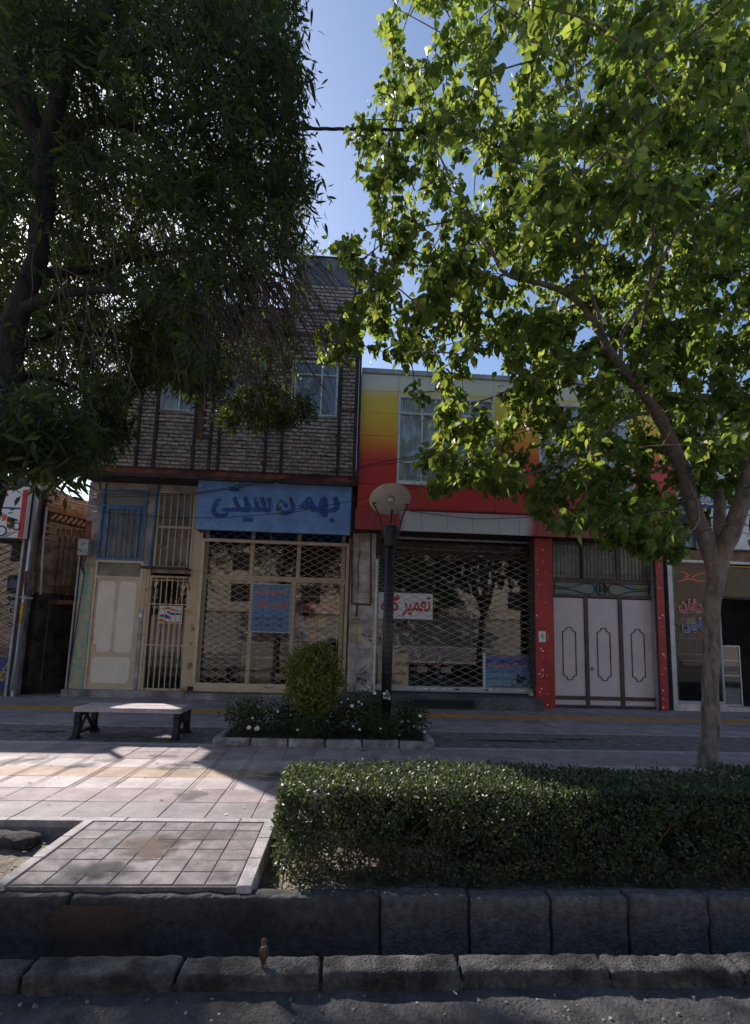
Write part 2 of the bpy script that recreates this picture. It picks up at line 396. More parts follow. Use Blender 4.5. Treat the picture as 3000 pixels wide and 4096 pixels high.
# soil strip between the channel and the sidewalk
soil = sheet('planting_strip', -6, 3.24, 9, 4.235, -.13, 'soil', 300, 26, .022, 5.)
for a, b in ((-60, -6), (9, 60)): sheet('planting_strip', a, 3.24, b, 4.235, -.135, 'soil')
rough_block('old_kerb_stone', -3.2, 4.0, -.15, -2.27, 4.16, -.045, 'road_kerb_stone', soil, .03, .012, .02, 8)
rough_block('old_kerb_stone', -.52, 4.02, -.15, -.20, 4.14, -.06, 'road_kerb_stone', soil, .03, .012, .02, 8)

# slab meshes: chamfered, shared
def slabmesh(name, w, d, groove=None, h=.03, ch=.004):
    g = MB(); g.cbox(-w/2, -d/2, -h, w/2, d/2, 0, ch)
    # chamfer the far edge too by a thin lip
    me = g.mesh(name); return me
def slabmesh_ribs(name, w, d, h=.03, n=4):
    g = MB(); g.box(-w/2, -d/2, -h, w/2, d/2, -.006)
    for i in range(n):
        a = -w/2+w*i/n+.003; b = -w/2+w*(i+1)/n-.003
        g.box(a, -d/2+.002, -.006, b, d/2-.002, 0)
    return g.mesh(name)
P_ = .375; X0 = -2.60-.375*12
def tile_grid(st, name, mname, rows, xa, xb, w=P_, gap=.0045, off=0., ribs=0, zj=.0012):
    """rows: list of (y0, y1, material)"""
    cache = {}; n = 0
    for (y0, y1, m) in rows:
        key = (round(y1-y0, 3), m)
        if key not in cache:
            me = slabmesh(name, w-gap, y1-y0-gap) if not ribs else slabmesh_ribs(name, w-gap, y1-y0-gap)
            me.materials.append(MATS[m]); cache[key] = me
        x = xa
        while x < xb-.01:
            o = bpy.data.objects.new(name, cache[key]); link(o, st)
            o.location = (x+w/2, (y0+y1)/2, random.uniform(-zj, zj)); o.rotation_euler = (random.uniform(-.005, .005), random.uniform(-.005, .005), 0)
            x += w; n += 1
    return n
base = sheet('sidewalk', -60, 4.235, 60, 13.5, -.012, 'grout')
bx('sidewalk_edge', -60, 4.225, -.2, 60, 4.235, -.014, 'concrete', base)
for i in range(17):
    x = -6.2+i*.9; bx('edge_strip', x+.003, 4.222, -.05, x+.897, 4.30, .001+random.uniform(-.001, .001), 'kerb_stone', base, .004)
ys = [4.30+.3766*i for i in range(8)]
c = ['slab_pink', 'slab_pink', 'slab_light', 'slab_tan', 'slab_light', 'slab_pink', 'slab_grey']
XA = -2.60-P_*8
# nearest rows first (kerb side): grey, pink, light, tan, light, pink, grey
rowsN = [(ys[i], ys[i+1], m) for i, m in enumerate(['slab_grey', 'slab_pink', 'slab_light', 'slab_tan', 'slab_light', 'slab_pink', 'slab_pink'])]
front = sheet('front_paving', -6.2, 4.30, 9.5, 6.936, -.010, 'grout')
tile_grid(front, 'paving_slab', None, [r for r in rowsN if r[2] in ('slab_grey', 'slab_pink')], XA, 8.3)
tile_grid(front, 'paving_slab', None, [r for r in rowsN if r[2] not in ('slab_grey', 'slab_pink')], XA, 8.3)
# raised guide ribs on the three middle rows are pairs of grooves
g = MB()
x = XA
while x < 5:
    for dx in (.03, .052): g.box(x+dx-.002, ys[2]+.01, .0005, x+dx+.002, ys[5]-.01, .0022)
    x += P_
o = obj('guide_grooves', g, 'grout', front)
for i in range(17):
    x = -6.2+i*.9; bx('edge_strip', x+.003, 6.945, -.02, x+.897, 7.035, .003, 'kerb_stone', base, .004)
    bx('edge_strip', x+.003, 8.225, -.02, x+.897, 8.262, .003, 'kerb_stone', base, .004)
# small block paving between the strips
pav = sheet('block_paving', -6.2, 7.04, 9.5, 8.22, -.009, 'grout')
ms = []
for k in range(4):
    me = MB().cbox(-.098, -.0465, -.02, .098, .0465, 0, .007).mesh('block_paver'); me.materials.append(MATS['paver']); ms.append(me)
bl = []
for r in range(12):
    y = 7.09+r*.0975
    for i in range(78):
        x = -6.1+i*.2+(r % 2)*.1
        if -1.70 < x < 1.25 and y > 7.0: continue
        bl.append((x, y))
bl.sort(key=lambda p: abs(p[0]+2.2)+p[1]*.4)
rest = MB()
for i, (x, y) in enumerate(bl):
    z = -.002+random.uniform(-.003, .003)
    if i < 280:
        o = bpy.data.objects.new('block_paver', ms[i % 4]); link(o, pav); o.location = (x, y, z); o.rotation_euler = (random.uniform(-.02, .02), random.uniform(-.02, .02), random.uniform(-.02, .02))
    else: rest.cbox(x-.098, y-.0465, -.03, x+.098, y+.0465, z, .007)
obj('block_pavers', rest, 'paver', pav, kind='stuff')
# far rows up to the shops
fr = [8.265, 8.74, 9.21, 9.66, 10.16, 10.70, 11.12, 11.54]
far = sheet('shop_front_paving', -8.6, 8.265, 12, 13.4, -.010, 'grout')
rowsF = [(fr[i], fr[i+1], m) for i, m in enumerate(['slab_pink', 'slab_pink', 'slab_grey', 'slab_yellow', 'slab_grey', 'slab_pink', 'slab_pink'])]
tile_grid(far, 'paving_slab', None, rowsF[:5], XA-P_*8, 8.6+P_*4)
far2 = sheet('alley_paving', -8.6, 10.71, 12, 13.4, -.008, 'grout')
tile_grid(far2, 'paving_slab', None, rowsF[5:]+[(11.54, 11.96, 'slab_pink')], XA-P_*8, 8.6+P_*4)
# bridge over the planting strip
mat('grout_pale', (.16, .145, .13), .95, .2, 8, .5, 60)
brd = bx('paved_bridge', -2.01, 3.20, -.16, -.53, 4.218, -.006, 'grout_pale', kind='structure')
me = slabmesh('bridge_tile', .174, .160, h=.02, ch=.005); me.materials.append(MATS['slab_bridge'])
bw = (1.32/7, .985/6)
for i in range(7):
    for j in range(6):
        o = bpy.data.objects.new('bridge_tile', me); link(o, brd)
        o.location = (-1.925+.0+bw[0]*(i+.5), 3.215+bw[1]*(j+.5), .001+random.uniform(-.0015, .0015)); o.scale = ((bw[0]-.0035)/.174, (bw[1]-.0035)/.160, 1)
        o.rotation_euler = (random.uniform(-.006, .006), random.uniform(-.006, .006), 0)
for x0, x1 in ((-2.01, -1.93), (-.60, -.51)):
    for a, b in ((3.19, 3.56), (3.566, 3.9), (3.906, 4.218)): bx('bridge_edging', x0, a, -.15, x1, b, .006, 'kerb_stone', brd, .006)

# fallen leaves and grit
def scatter_flat(name, n, box, z, s0, s1, m, parent=None, zf=None):
    g = MB()
    for _ in range(n):
        x, y = random.uniform(box[0], box[2]), random.uniform(box[1], box[3]); s = random.uniform(s0, s1); a = random.uniform(0, 6.28)
        c_, s_ = math.cos(a)*s, math.sin(a)*s; h = random.uniform(0, s*.5)
        zz = (zf(x, y) if zf else z)+.006
        g.v += [(x-c_, y-s_, zz), (x+s_*.4, y-c_*.4, zz+h*.6), (x+c_, y+s_, zz+h), (x-s_*.4, y+c_*.4, zz)]
        b = len(g.v)-4; g.f.append((b, b+1, b+2, b+3))
    return obj(name, g, m, parent, kind='stuff')
scatter_flat('leaf_litter', 2600, (-.5, 3.3, 4.2, 4.2), -.115, .008, .022, 'litter')
scatter_flat('leaf_litter', 350, (-3.2, 3.3, -2.05, 4.2), -.115, .008, .02, 'litter')
scatter_flat('fallen_leaves', 26, (-3.6, 4.3, -.6, 8.0), .003, .010, .022, 'petal')
scatter_flat('fallen_leaves', 16, (-2.6, 2.0, 2.6, 2.46), -.115, .012, .026, 'petal')
g = MB()
for _ in range(420):
    x, y, s = random.uniform(-3, 3.2), random.uniform(1.9, 2.48), random.uniform(.002, .007); g.box(x-s, y-s, -.14, x+s, y+s*.8, -.12+s*.7, s*.3)
obj('road_grit', g, 'concrete', kind='stuff')

# stains on the paving and the channel wall
def stainmat(name, col, amt):
    m = bpy.data.materials.new(name); m.use_nodes = True; N = m.node_tree.nodes; L = m.node_tree.links; b = N['Principled BSDF']
    b.inputs['Base Color'].default_value = (*col, 1); b.inputs['Roughness'].default_value = .8
    tc = N.new('ShaderNodeTexCoord'); mp = N.new('ShaderNodeMapping'); mp.inputs['Location'].default_value = (-1, -1, 0); mp.inputs['Scale'].default_value = (2, 2, 0); L.new(tc.outputs['Generated'], mp.inputs[0])
    ln = N.new('ShaderNodeVectorMath'); ln.operation = 'LENGTH'; L.new(mp.outputs[0], ln.inputs[0])
    geo = N.new('ShaderNodeNewGeometry'); no = N.new('ShaderNodeTexNoise'); no.inputs['Scale'].default_value = 9; no.inputs['Detail'].default_value = 6; L.new(geo.outputs['Position'], no.inputs['Vector'])
    a = N.new('ShaderNodeMath'); a.operation = 'MULTIPLY_ADD'; a.inputs[1].default_value = 1.6; L.new(no.outputs[0], a.inputs[0]); 
    s_ = N.new('ShaderNodeMath'); s_.operation = 'SUBTRACT'; s_.inputs[0].default_value = .15; L.new(ln.outputs['Value'], s_.inputs[1]); L.new(s_.outputs[0], a.inputs[2])
    r = N.new('ShaderNodeMapRange'); r.inputs[1].default_value = .1; r.inputs[2].default_value = .55; r.inputs[4].default_value = amt; L.new(a.outputs[0], r.inputs[0]); L.new(r.outputs[0], b.inputs['Alpha'])
    MATS[name] = m
stainmat('dark_stain', (.03, .027, .026), .75); stainmat('brown_stain', (.12, .07, .05), .65); stainmat('faint_stain', (.10, .09, .085), .45)
def stain(x, y, rx, ry, m, z=.0055): obj('stain', MB().quad((x-rx, y-ry, z), (x+rx, y-ry, z), (x+rx, y+ry, z), (x-rx, y+ry, z)), m, base, kind='stuff')
stain(-4.25, 7.65, .45, .10, 'dark_stain'); stain(-5.1, 7.7, .35, .08, 'dark_stain'); stain(2.6, 7.55, 1.1, .10, 'dark_stain'); stain(3.6, 7.75, .6, .09, 'dark_stain')
stain(-1.32, 3.75, .26, .30, 'brown_stain', .0085); stain(-1.5, 3.4, .30, .14, 'dark_stain', .0090); stain(-1.0, 3.95, .3, .16, 'faint_stain', .0085)
for _ in range(26): stain(random.uniform(-4.2, 1.0), random.uniform(4.4, 6.9), random.uniform(.08, .35), random.uniform(.05, .22), 'faint_stain', .0040+random.uniform(.0, .0015))
for _ in range(70): stain(random.uniform(-4.2, 1.5), random.uniform(4.4, 6.9), random.uniform(.010, .022), random.uniform(.010, .022), 'dark_stain', .0062)
g = MB().quad((-1.75, 3.112, -.55), (-1.0, 3.112, -.55), (-1.0, 3.112, -.06), (-1.75, 3.112, -.06)); obj('stain', g, 'brown_stain', wallS, kind='stuff')

# ------------------------------------------------------------------ bench
be = thing('park_bench', (-3.0, 7.5, 0), 'low bench with a pale stone seat on black iron legs, standing on the block paving', 'bench')
rough_block('seat', -3.73, 7.20, .362, -2.25, 7.78, .42, 'slab_light', be, .08, .003, .008, 8)
def bench_leg(x):
    for yy, s in ((7.26, -1), (7.70, 1)):
        g = MB()
        pr = [(0, .36), (.02*s, .30), (.0, .18), (.015*s, .06), (.05*s, 0)]
        for k in range(4):
            g.bar((x, yy+pr[k][0], pr[k][1]), (x, yy+pr[k+1][0], pr[k+1][1]), .075 if k < 3 else .095, .075, (1, 0, 0))
        g.box(x-.05, yy-.06+.05*s, 0, x+.05, yy+.06+.05*s, .028)
        obj('leg', g, 'black_iron', be)
    g = MB(); g.box(x-.035, 7.28, .305, x+.035, 7.68, .361); g.box(x-.03, 7.28, .06, x+.03, 7.68, .095)
    g.bar((x, 7.31, .10), (x, 7.50, .31), .025, .03, (1, 0, 0)); g.bar((x, 7.65, .10), (x, 7.46, .31), .025, .03, (1, 0, 0))
    obj('side_frame', g, 'black_iron', be)
bench_leg(-3.66); bench_leg(-2.32)

# ------------------------------------------------------------------ planter with topiary, roses, lamp
pl = thing('flower_bed', (-.2, 7.6, 0), 'long flower bed edged with grey stone blocks, filled with dark soil', 'flower bed')
PX0, PX1, PY0, PY1 = -1.74, 1.27, 6.92, 8.24
def edgeblocks(a, b, fixed, horiz):
    n = max(1, round(abs(b-a)/.5)); 
    for i in range(n):
        u, v = a+(b-a)*i/n+.004, a+(b-a)*(i+1)/n-.004
        if horiz: rough_block('edging_stone', u, fixed, -.01, v, fixed+.10, .10+random.uniform(-.006, .006), 'edging', pl, .05, .004, .010, 9)
        else: rough_block('edging_stone', fixed, u, -.01, fixed+.10, v, .10+random.uniform(-.006, .006), 'edging', pl, .05, .004, .010, 9)
mat('edging', (.33, .31, .31), .85, .3, 5, .4, 50, piece=.08)
edgeblocks(PX0, PX1, PY0, True); edgeblocks(PX0, PX1, PY1, True); edgeblocks(PY0+.104, PY1-.004, PX0, False); edgeblocks(PY0+.104, PY1-.004, PX1-.10, False)
mat('dark_soil', (.07, .055, .045), .95, .3, 8, 1., 40)
sheet('soil', PX0+.09, PY0+.09, PX1-.09, PY1-.0, .05, 'dark_soil', 60, 24, .03, 6, kind=None, parent=pl)

lamp = thing('street_lamp', (.64, 7.6, 0), 'black garden lamp post with a tilted round disc head held by three curved arms', 'street lamp')
LX = .635
g = MB(); g.tube([(LX, 7.6, .0), (LX, 7.6, 2.96)], .078, 20); obj('pole', g, 'black_metal', lamp, True)
g = MB(); g.tube([(LX, 7.6, 2.90), (LX, 7.6, 2.92), (LX, 7.6, 3.20), (LX, 7.6, 3.235)], [.085, .092, .122, .118], 24); obj('collar', g, 'black_metal', lamp, True)
g = MB(); g.tube([(LX, 7.6, 3.225), (LX, 7.6, 3.26)], [.05, .045], 16); obj('cap', g, 'grey_paint', lamp, True)
hc = Vector((LX-.015, 7.6, 3.665)); th = math.radians(31); hn = Vector((.06, -math.sin(th), -math.cos(th))).normalized()
g = MB(); g.tube([hc-hn*.03, hc-hn*.02, hc+hn*.0, hc+hn*.006], [.20, .322, .332, .325], 48); obj('disc_head', g, 'glassfibre', lamp, True)
g = MB(); pk = hc+Vector((.0, -.02, .012))
g.tube([pk+hn*.004, pk+hn*.03, pk+hn*.035], [.075, .068, .05], 24); hp = obj('lamp_housing', g, 'grey_paint', lamp, True)
g = MB(); g.tube([pk+hn*.034, pk+hn*.043], [.045, .03], 20); obj('lens', g, 'white_print', hp, True)
sx = Vector((1, 0, 0)); sy = hn.cross(sx).normalized()
for s in (-1, 1):
    a = Vector((LX+s*.115, 7.53, 3.0)); e = hc+Vector((s*.275, 0, 0))+sy*(-.0)+hn*.008; e = e+Vector((0, -.06, -.09))
    g = MB(); mid = Vector((LX+s*.15, 7.48, 3.32))
    pts = [(1-t)**2*a+2*t*(1-t)*(mid+Vector((-s*.005, 0, .05)))+t*t*e for t in [i/10 for i in range(11)]]
    g.tube(pts, .0125, 8); g.tube([e+Vector((s*.01, 0, .01)), e+Vector((-s*.05, .0, .012))], .013, 8); obj('arm', g, 'black_metal', lamp, True)
g = MB(); g.tube([(LX, 7.66, 3.24), (LX+.01, 7.64, 3.38), hc+Vector((.035, .0, -.16))], [.02, .017, .015], 8); obj('arm', g, 'black_metal', lamp, True)
# ring pattern band, warning triangle and lettering printed on the pole
mat('pole_print', (.16, .15, .17), .6)
g = MB()
for r in range(17):
    for k in range(12):
        a = 2*math.pi*(k+(r % 2)*.5)/12; z = .98+r*.078*1.02
        cpt = Vector((LX+math.sin(a)*.0785, 7.6-math.cos(a)*.0785, z)); t1 = Vector((math.cos(a), math.sin(a), 0))
        for q_ in range(6):
            b0, b1 = 2*math.pi*q_/6+.15, 2*math.pi*(q_+1)/6-.15; i0 = len(g.v)
            for rr_, bb in ((.012, b0), (.0165, b0), (.0165, b1), (.012, b1)):
                g.v.append(tuple(cpt+t1*math.cos(bb)*rr_+Vector((0, 0, 1))*math.sin(bb)*rr_+Vector((math.sin(a), -math.cos(a), 0))*.0025))
            g.f.append((i0, i0+1, i0+2, i0+3))
obj('ring_pattern', g, 'pole_print', lamp)
g = MB()
def polemap(u, z): a = u/.0785; return (LX+math.sin(a)*.0805, 7.6-math.cos(a)*.0805, z)
def prect(u0, z0, u1, z1, w=.008):
    d = Vector((u1-u0, z1-z0)).normalized(); n = Vector((-d.y, d.x))*w/2; N = 4
    for i in range(N):
        a0, a1 = i/N, (i+1)/N; b = len(g.v)
        for t, s in ((a0, 1), (a1, 1), (a1, -1), (a0, -1)):
            u, z = u0+(u1-u0)*t+n.x*s, z0+(z1-z0)*t+n.y*s; g.v.append(polemap(u, z))
        g.f.append((b, b+1, b+2, b+3))
prect(-.055, .615, .0, .715); prect(.055, .615, .0, .715); prect(-.06, .61, .06, .61, .009)
prect(.008, .685, -.008, .66, .006); prect(-.008, .66, .008, .655, .006); prect(.008, .655, -.004, .625, .006)
for u in (-.055, -.042, -.03, -.015, -.002, .012, .028, .042, .055): prect(u-.004, .588, u+.006, .592, .009)
obj('warning_triangle', g, 'white_print', lamp)

# ------------------------------------------------------------------ sparrow on the road kerb
mat('bird_wing', (.085, .055, .04), .85, .3, 60, .3, 200)
mat('bird_brown', (.20, .135, .085), .85, .3, 60, .3, 200, col2=(.07, .045, .03)); mat('bird_head', (.20, .17, .13), .85, .2, 40, .2, 200)
def smooth_(pts, n=4):
    out = []
    for i in range(len(pts)-1):
        p0, p1, p2, p3 = [np.array(pts[min(max(i+k, 0), len(pts)-1)], float) for k in (-1, 0, 1, 2)]
        for q_ in range(n):
            u = q_/n; out.append(.5*(2*p1+(-p0+p2)*u+(2*p0-5*p1+4*p2-p3)*u*u+(-p0+3*p1-3*p2+p3)*u**3))
    return out+[np.array(pts[-1], float)]
bk = P(1056, 3822, 2.56); bxx, bz = bk[0], -.052
bird = thing('sparrow', (bxx, 2.56, bz), 'small brown bird perched on the road kerb with its back turned and tail hanging down', 'bird')
def bp(x, y, z): return (bxx+x, 2.56+y, bz+z)
BP = [(0, .000, .026, .003), (0, .002, .032, .013), (0, .003, .044, .0195), (0, .001, .058, .0225), (0, -.002, .072, .0205), (-.001, -.003, .083, .0155), (-.002, -.001, .091, .0125), (-.003, .002, .099, .0130), (-.003, .004, .108, .0138), (-.004, .005, .116, .0105), (-.004, .005, .121, .003)]
BPs = smooth_(BP); g = MB(); g.tube([bp(*p[:3]) for p in BPs], [p[3] for p in BPs], 14); obj('body', g, 'bird_brown', bird, True)
g = MB(); g.tube([bp(-.004, .016, .109), bp(-.005, .03, .107)], [.004, .0008], 8); obj('beak', g, 'black_print', bird)
for s in (-1, 1):
    g = MB(); g.tube([bp(s*.012-.002, .012, .110), bp(s*.0135-.002, .0125, .110)], .0025, 8); obj('eye', g, 'black_print', bird)
    g = MB()
    for k in range(4): g.tube([bp(s*(.017-.002*k), -.010, .080-.004*k), bp(s*(.017-.003*k), -.017, .055-.003*k), bp(s*(.005), -.020+.001*k, .022-.003*k)], [.004, .0065, .0015], 6)
    obj('wing', g, 'bird_wing', bird, True)
    g = MB(); g.tube([bp(s*.008, .002, .03), bp(s*.009, .004, .003)], .0018, 6)
    for t in (-.5, 0, .5, 3.1): g.tube([bp(s*.009, .004, .003), bp(s*.009+math.sin(t)*.012, .004+math.cos(t)*.012, .001)], .0013, 5)
    obj('leg', g, 'twig', bird)
g = MB()
for k in (-1, 0, 1): g.bar(bp(.003*k, -.012, .034), bp(.004+.004*k, -.030, -.022), .007, .002, (0, 1, .5))
obj('tail', g, 'bird_wing', bird)
g = MB(); g.tube([bp(-.001, -.003, .086), bp(-.002, -.001, .091)], [.0157, .0135], 14, False); obj('pale_collar', g, 'lattice_grey', bird, True)
# ------------------------------------------------------------------ buildings
def s1(x, y): return (x/2.065, 1900+y/2.065)
def s2(x, y): return (700+x/2.065, 1900+y/2.065)
def s3(x, y): return (1400+x/2.065, 1900+y/2.065)
def s4(x, y): return (2100+x/1.8356, 1900+y/1.8356)
def s5(x, y): return (300+x/1.3767, 1000+y/1.3767)
def s6(x, y): return (1400+x/1.0325, 1350+y/1.0325)
def RZ(s, x0, y0, x1, y1, Y):
    a = s(x0, y0); b = s(x1, y1); return RC(a[0], a[1], b[0], b[1], Y)
def wall_holes(name, x0, z0, x1, z1, holes, y0, y1, m, parent, kind=None):
    X = sorted({x0, x1, *[min(max(h[0], x0), x1) for h in holes], *[min(max(h[2], x0), x1) for h in holes]})
    Z = sorted({z0, z1, *[min(max(h[1], z0), z1) for h in holes], *[min(max(h[3], z0), z1) for h in holes]})
    g = MB()
    for a, b in zip(X[:-1], X[1:]):
        for c, d in zip(Z[:-1], Z[1:]):
            if b-a < 1e-4 or d-c < 1e-4: continue
            mx, mz = (a+b)/2, (c+d)/2
            if any(h[0] < mx < h[2] and h[1] < mz < h[3] for h in holes): continue
            g.box(a, y0, c, b, y1, d)
    return obj(name, g, m, parent, kind=kind)
def frame(name, x0, z0, x1, z1, w, y0, y1, m, parent, vs=(), hs=(), mw=None):
    g = MB(); mw = mw or w
    g.box(x0, y0, z0, x0+w, y1, z1); g.box(x1-w, y0, z0, x1, y1, z1)
    g.box(x0+w, y0+.001, z1-w, x1-w, y1-.001, z1); g.box(x0+w, y0+.001, z0, x1-w, y1-.001, z0+w)
    for v in vs: g.box(v-mw/2, y0+.002, z0+w, v+mw/2, y1-.002, z1-w)
    for h in hs: g.box(x0+w, y0+.004, h-mw/2, x1-w, y1-.004, h+mw/2)
    return obj(name, g, m, parent)
def pane(x0, z0, x1, z1, y, m, parent, name='pane'):
    return obj(name, MB().quad((x0, y, z0), (x1, y, z0), (x1, y, z1), (x0, y, z1)), m, parent)
def curtain(x0, z0, x1, z1, y, m, parent, folds=14, amp=.02):
    g = MB(); n = folds*5
    for i in range(n+1):
        x = x0+(x1-x0)*i/n; yy = y+math.sin(i/5*6.28)*amp+math.sin(i*.37)*amp*.5; g.v += [(x, yy, z0), (x, yy*1+.0, z1)]
    for i in range(n): g.f.append((2*i, 2*i+2, 2*i+3, 2*i+1))
    return obj('curtain', g, m, parent, True)
def lattice(x0, z0, x1, z1, y, w, h, m, parent, t=.010, name='lattice', skew=0., phase=0.):
    """crossing flat strips, diamonds w wide and h high"""
    g = MB(); s = h/w
    for sg, yy in ((1, y), (-1, y+.007)):
        k = -int((z1-z0)/h+(x1-x0)/w)-3
        while True:
            # line z = zc + sg*s*(x-x0)
            zc = z0+phase*h+k*h; k += 1
            if sg > 0:
                if zc > z1: break
            else:
                if zc-s*(x1-x0) > z1: break
            xa, xb = x0, x1
            za, zb = zc, zc+sg*s*(x1-x0)
            # clip to z range
            def xat(z): return x0+(z-zc)/(sg*s)
            lo, hi = sorted((xat(z0), xat(z1))); xa, xb = max(x0, lo), min(x1, hi)
            if xb-xa < .02: continue
            za, zb = zc+sg*s*(xa-x0), zc+sg*s*(xb-x0)
            jit = random.uniform(-.002, .002)
            g.bar((xa, yy, za+jit), (xb, yy, zb+jit), t, .004, (0, 1, 0))
    return obj(name, g, m, parent)
def rivets(x0, z0, x1, z1, y, w, h, m, parent, phase=0.):
    g = MB(); r = -2
    z = z0+phase*h; k = 0
    while z < z1:
        x = x0+(w/2 if k % 2 else 0)
        while x < x1:
            g.box(x-.008, y-.010, z-.008, x+.008, y-.002, z+.008); x += w
        z += h/2; k += 1
    return obj('rivets', g, m, parent, kind='stuff')

# ================= brick building (left) =================
YG, YO = 11.75, 11.10
XL = P(358, 2300, YG)[0]-.20; XLo = P(335, 1650, YO)[0]; XR = P(1430, 1700, YO)[0]; XRg = P(1397, 2400, YG)[0]
bb = thing('brick_building', (-3, YG, 0), 'two-storey building with a grey brick upper floor overhanging old cream and blue shopfronts', 'building')
z_b = P(900, 1885, YO)[2]; z_so = P(900, 1917, YO)[2]                # brick foot, beam foot
ZR = 9.30; ZL = 7.35
# ground floor wall
dW = RZ(s1, 825, 120, 1205, 705, YG); dT = RZ(s1, 785, 705, 1165, 850, YG); dD = RZ(s1, 740, 850, 1130, 1775, YG)
gW = RZ(s1, 1290, 140, 1600, 770, YG); gD = RZ(s1, 1215, 845, 1530, 1785, YG)
shO = RZ(s2, 190, 540, 1415, 1800, YG)
shO = (shO[0], .16, shO[2], z_so-.05)
door_x0, door_x1 = dD[0], dD[2]
holes = [(dW[0], dW[1], dW[2], dW[3]), (door_x0, .15, door_x1, dW[1]-.0), (gW[0]-.0, gW[1], gW[2], gW[3]), (gD[0]-.03, .15, gD[2]+.03, gW[1]-.12), shO]
wall_holes('front_wall', XL, 0, XRg+.02, z_so, holes, YG, YG+.22, 'plaster', bb)
bx('step', XL-.05, 11.52, 0, shO[0]-.1, 11.74, .15, 'concrete', bb, .012)
bx('step', shO[0]-.095, 11.50, 0, XRg+.2, 11.74, .135, 'concrete', bb, .012)
bx('side_wall', XL, YG+.221, 0, XL+.22, 20, z_so, 'plaster', bb); bx('side_wall', XRg, YG+.221, 0, XRg+.2, 20, z_so, 'plaster', bb)
bx('back_wall', XL, 20, 0, XRg+.2, 20.2, 7.0, 'plaster', bb)
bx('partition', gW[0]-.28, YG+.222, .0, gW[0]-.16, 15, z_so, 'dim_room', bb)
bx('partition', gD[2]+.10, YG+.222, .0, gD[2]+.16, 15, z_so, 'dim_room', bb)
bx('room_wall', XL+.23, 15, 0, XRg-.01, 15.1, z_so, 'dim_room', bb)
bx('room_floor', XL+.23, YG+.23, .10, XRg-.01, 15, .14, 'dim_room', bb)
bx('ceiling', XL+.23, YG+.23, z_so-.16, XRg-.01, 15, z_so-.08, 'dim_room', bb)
# overhang slab and beams
bx('soffit', XLo, YO+.06, z_so, XR, 20, z_so+.10, 'rust_dark', bb)
bx('steel_beam', XLo-.02, YO-.03, z_so-.03, XR+.02, YO+.06, z_so+.05, 'rust_dark', bb)
bx('steel_beam', XLo, YO, z_so+.052, XR, YO+.08, z_b-.012, 'red_beam', bb)
bx('steel_beam', XLo-.02, YO-.03, z_b-.011, XR+.02, YO+.08, z_b+.014, 'rust_dark', bb)
# upper floor with windows
W1 = RZ(s5, 478, 530, 684, 884, YO); W2 = RZ(s5, 785, 535, 1050, 905, YO); W3 = RZ(s5, 1190, 530, 1450, 912, YO)
W1 = (W1[0], W1[1], W1[2], 7.98); W2 = (W2[0], W2[1], W2[2]+.0, 8.0); W3 = (W3[0], W3[1], W3[2], 8.0); W0 = (XLo+.30, W1[1]+.1, XLo+.95, 6.95); XBAY = -5.05
wall_holes('brick_wall', XLo, z_b+.014, XR, ZR, [W0, W1, W2, W3, (XLo-.1, ZL, XBAY, ZR+.1)], YO+.015, YO+.25, 'mortar', bb)
bx('side_wall', XLo, YO+.251, z_so+.1, XLo+.2, 20, ZL, 'plaster', bb); bx('side_wall', XBAY, YO+.251, ZL-.2, XBAY+.2, 20, ZR, 'plaster', bb); bx('roof', XLo+.2, YO+.251, ZL-.25, XBAY, 20, ZL-.1, 'concrete', bb); bx('side_wall', XR-.2, YO+.251, z_so+.1, XR, 20, ZR, 'mortar', bb)
bx('roof', XBAY+.201, YO+.251, ZR-.25, XR, 20, ZR-.1, 'concrete', bb)
bx('room_wall', XLo+.21, 13.5, z_so+.1, XR-.21, 13.6, ZL-.3, 'dim_room', bb); bx('room_wall', XBAY+.21, 13.5, ZL-.29, XR-.21, 13.6, ZR-.26, 'dim_room', bb)
studs = [(345, .05), (440, .06), (655, .05), (745, .06), (795, .05), (1050, .05), (1140, .05), (1452, .055), (1543, .06)]
SX = [P(*s5(x, 1050), YO)[0] for x, w in studs]
for X, (x, w) in zip(SX, studs):
    bx('steel_column', X-w/2, YO-.045, z_b+.015, X+w/2, YO+.014, (ZR if X > XBAY else ZL)-.02, 'rust_dark', bb)
rx0, rx1 = P(*s5(668, 900), YO)[0], P(*s5(712, 900), YO)[0]
bx('rust_plate', rx0, YO-.012, P(*s5(690, 1045), YO)[2], rx1, YO+.014, ZR-.3, 'rust', bb)
bx('lintel_beam', SX[1], YO-.06, 8.58, XR, YO-.046, 8.68, 'rust', bb)
for a, b, zz in ((SX[0], SX[1], z_b+1.55), (SX[3], SX[4], z_b+1.5), (SX[5], SX[6], z_b+1.6), (SX[7], SX[8], z_b+1.6)): bx('steel_tie', a, YO-.02, zz, b, YO+.0, zz+.03, 'rust_dark', bb)
# bricks
bms = []
for k in range(7):
    g = MB(); w, h, c = .117, .0335, .009
    g.v = [(x+random.uniform(-.006, .006), y+random.uniform(-.004, .006), z+random.uniform(-.006, .006)) for x, y, z in
           [(-w+c, 0, -h+c), (w-c, 0, -h+c), (w-c, 0, h-c), (-w+c, 0, h-c), (-w, c, -h), (w, c, -h), (w, c, h), (-w, c, h), (-w, .06, -h), (w, .06, -h), (w, .06, h), (-w, .06, h)]]
    g.f = [(0,1,2,3), (4,5,1,0), (1,5,6,2), (3,2,6,7), (4,0,3,7), (4,8,9,5), (5,9,10,6), (6,10,11,7), (8,4,7,11)]
    me = g.mesh('brick'); me.materials.append(MATS['brick']); bms.append(me)
cols = [XLo+.01]+[v for X, (x, w) in zip(SX, studs) for v in (X-w/2, X+w/2)]+[XR-.005]
secs = [(cols[i], cols[i+1]) for i in range(0, len(cols), 2)]
secs = [(a, b) for a, b in secs if b-a > .08]
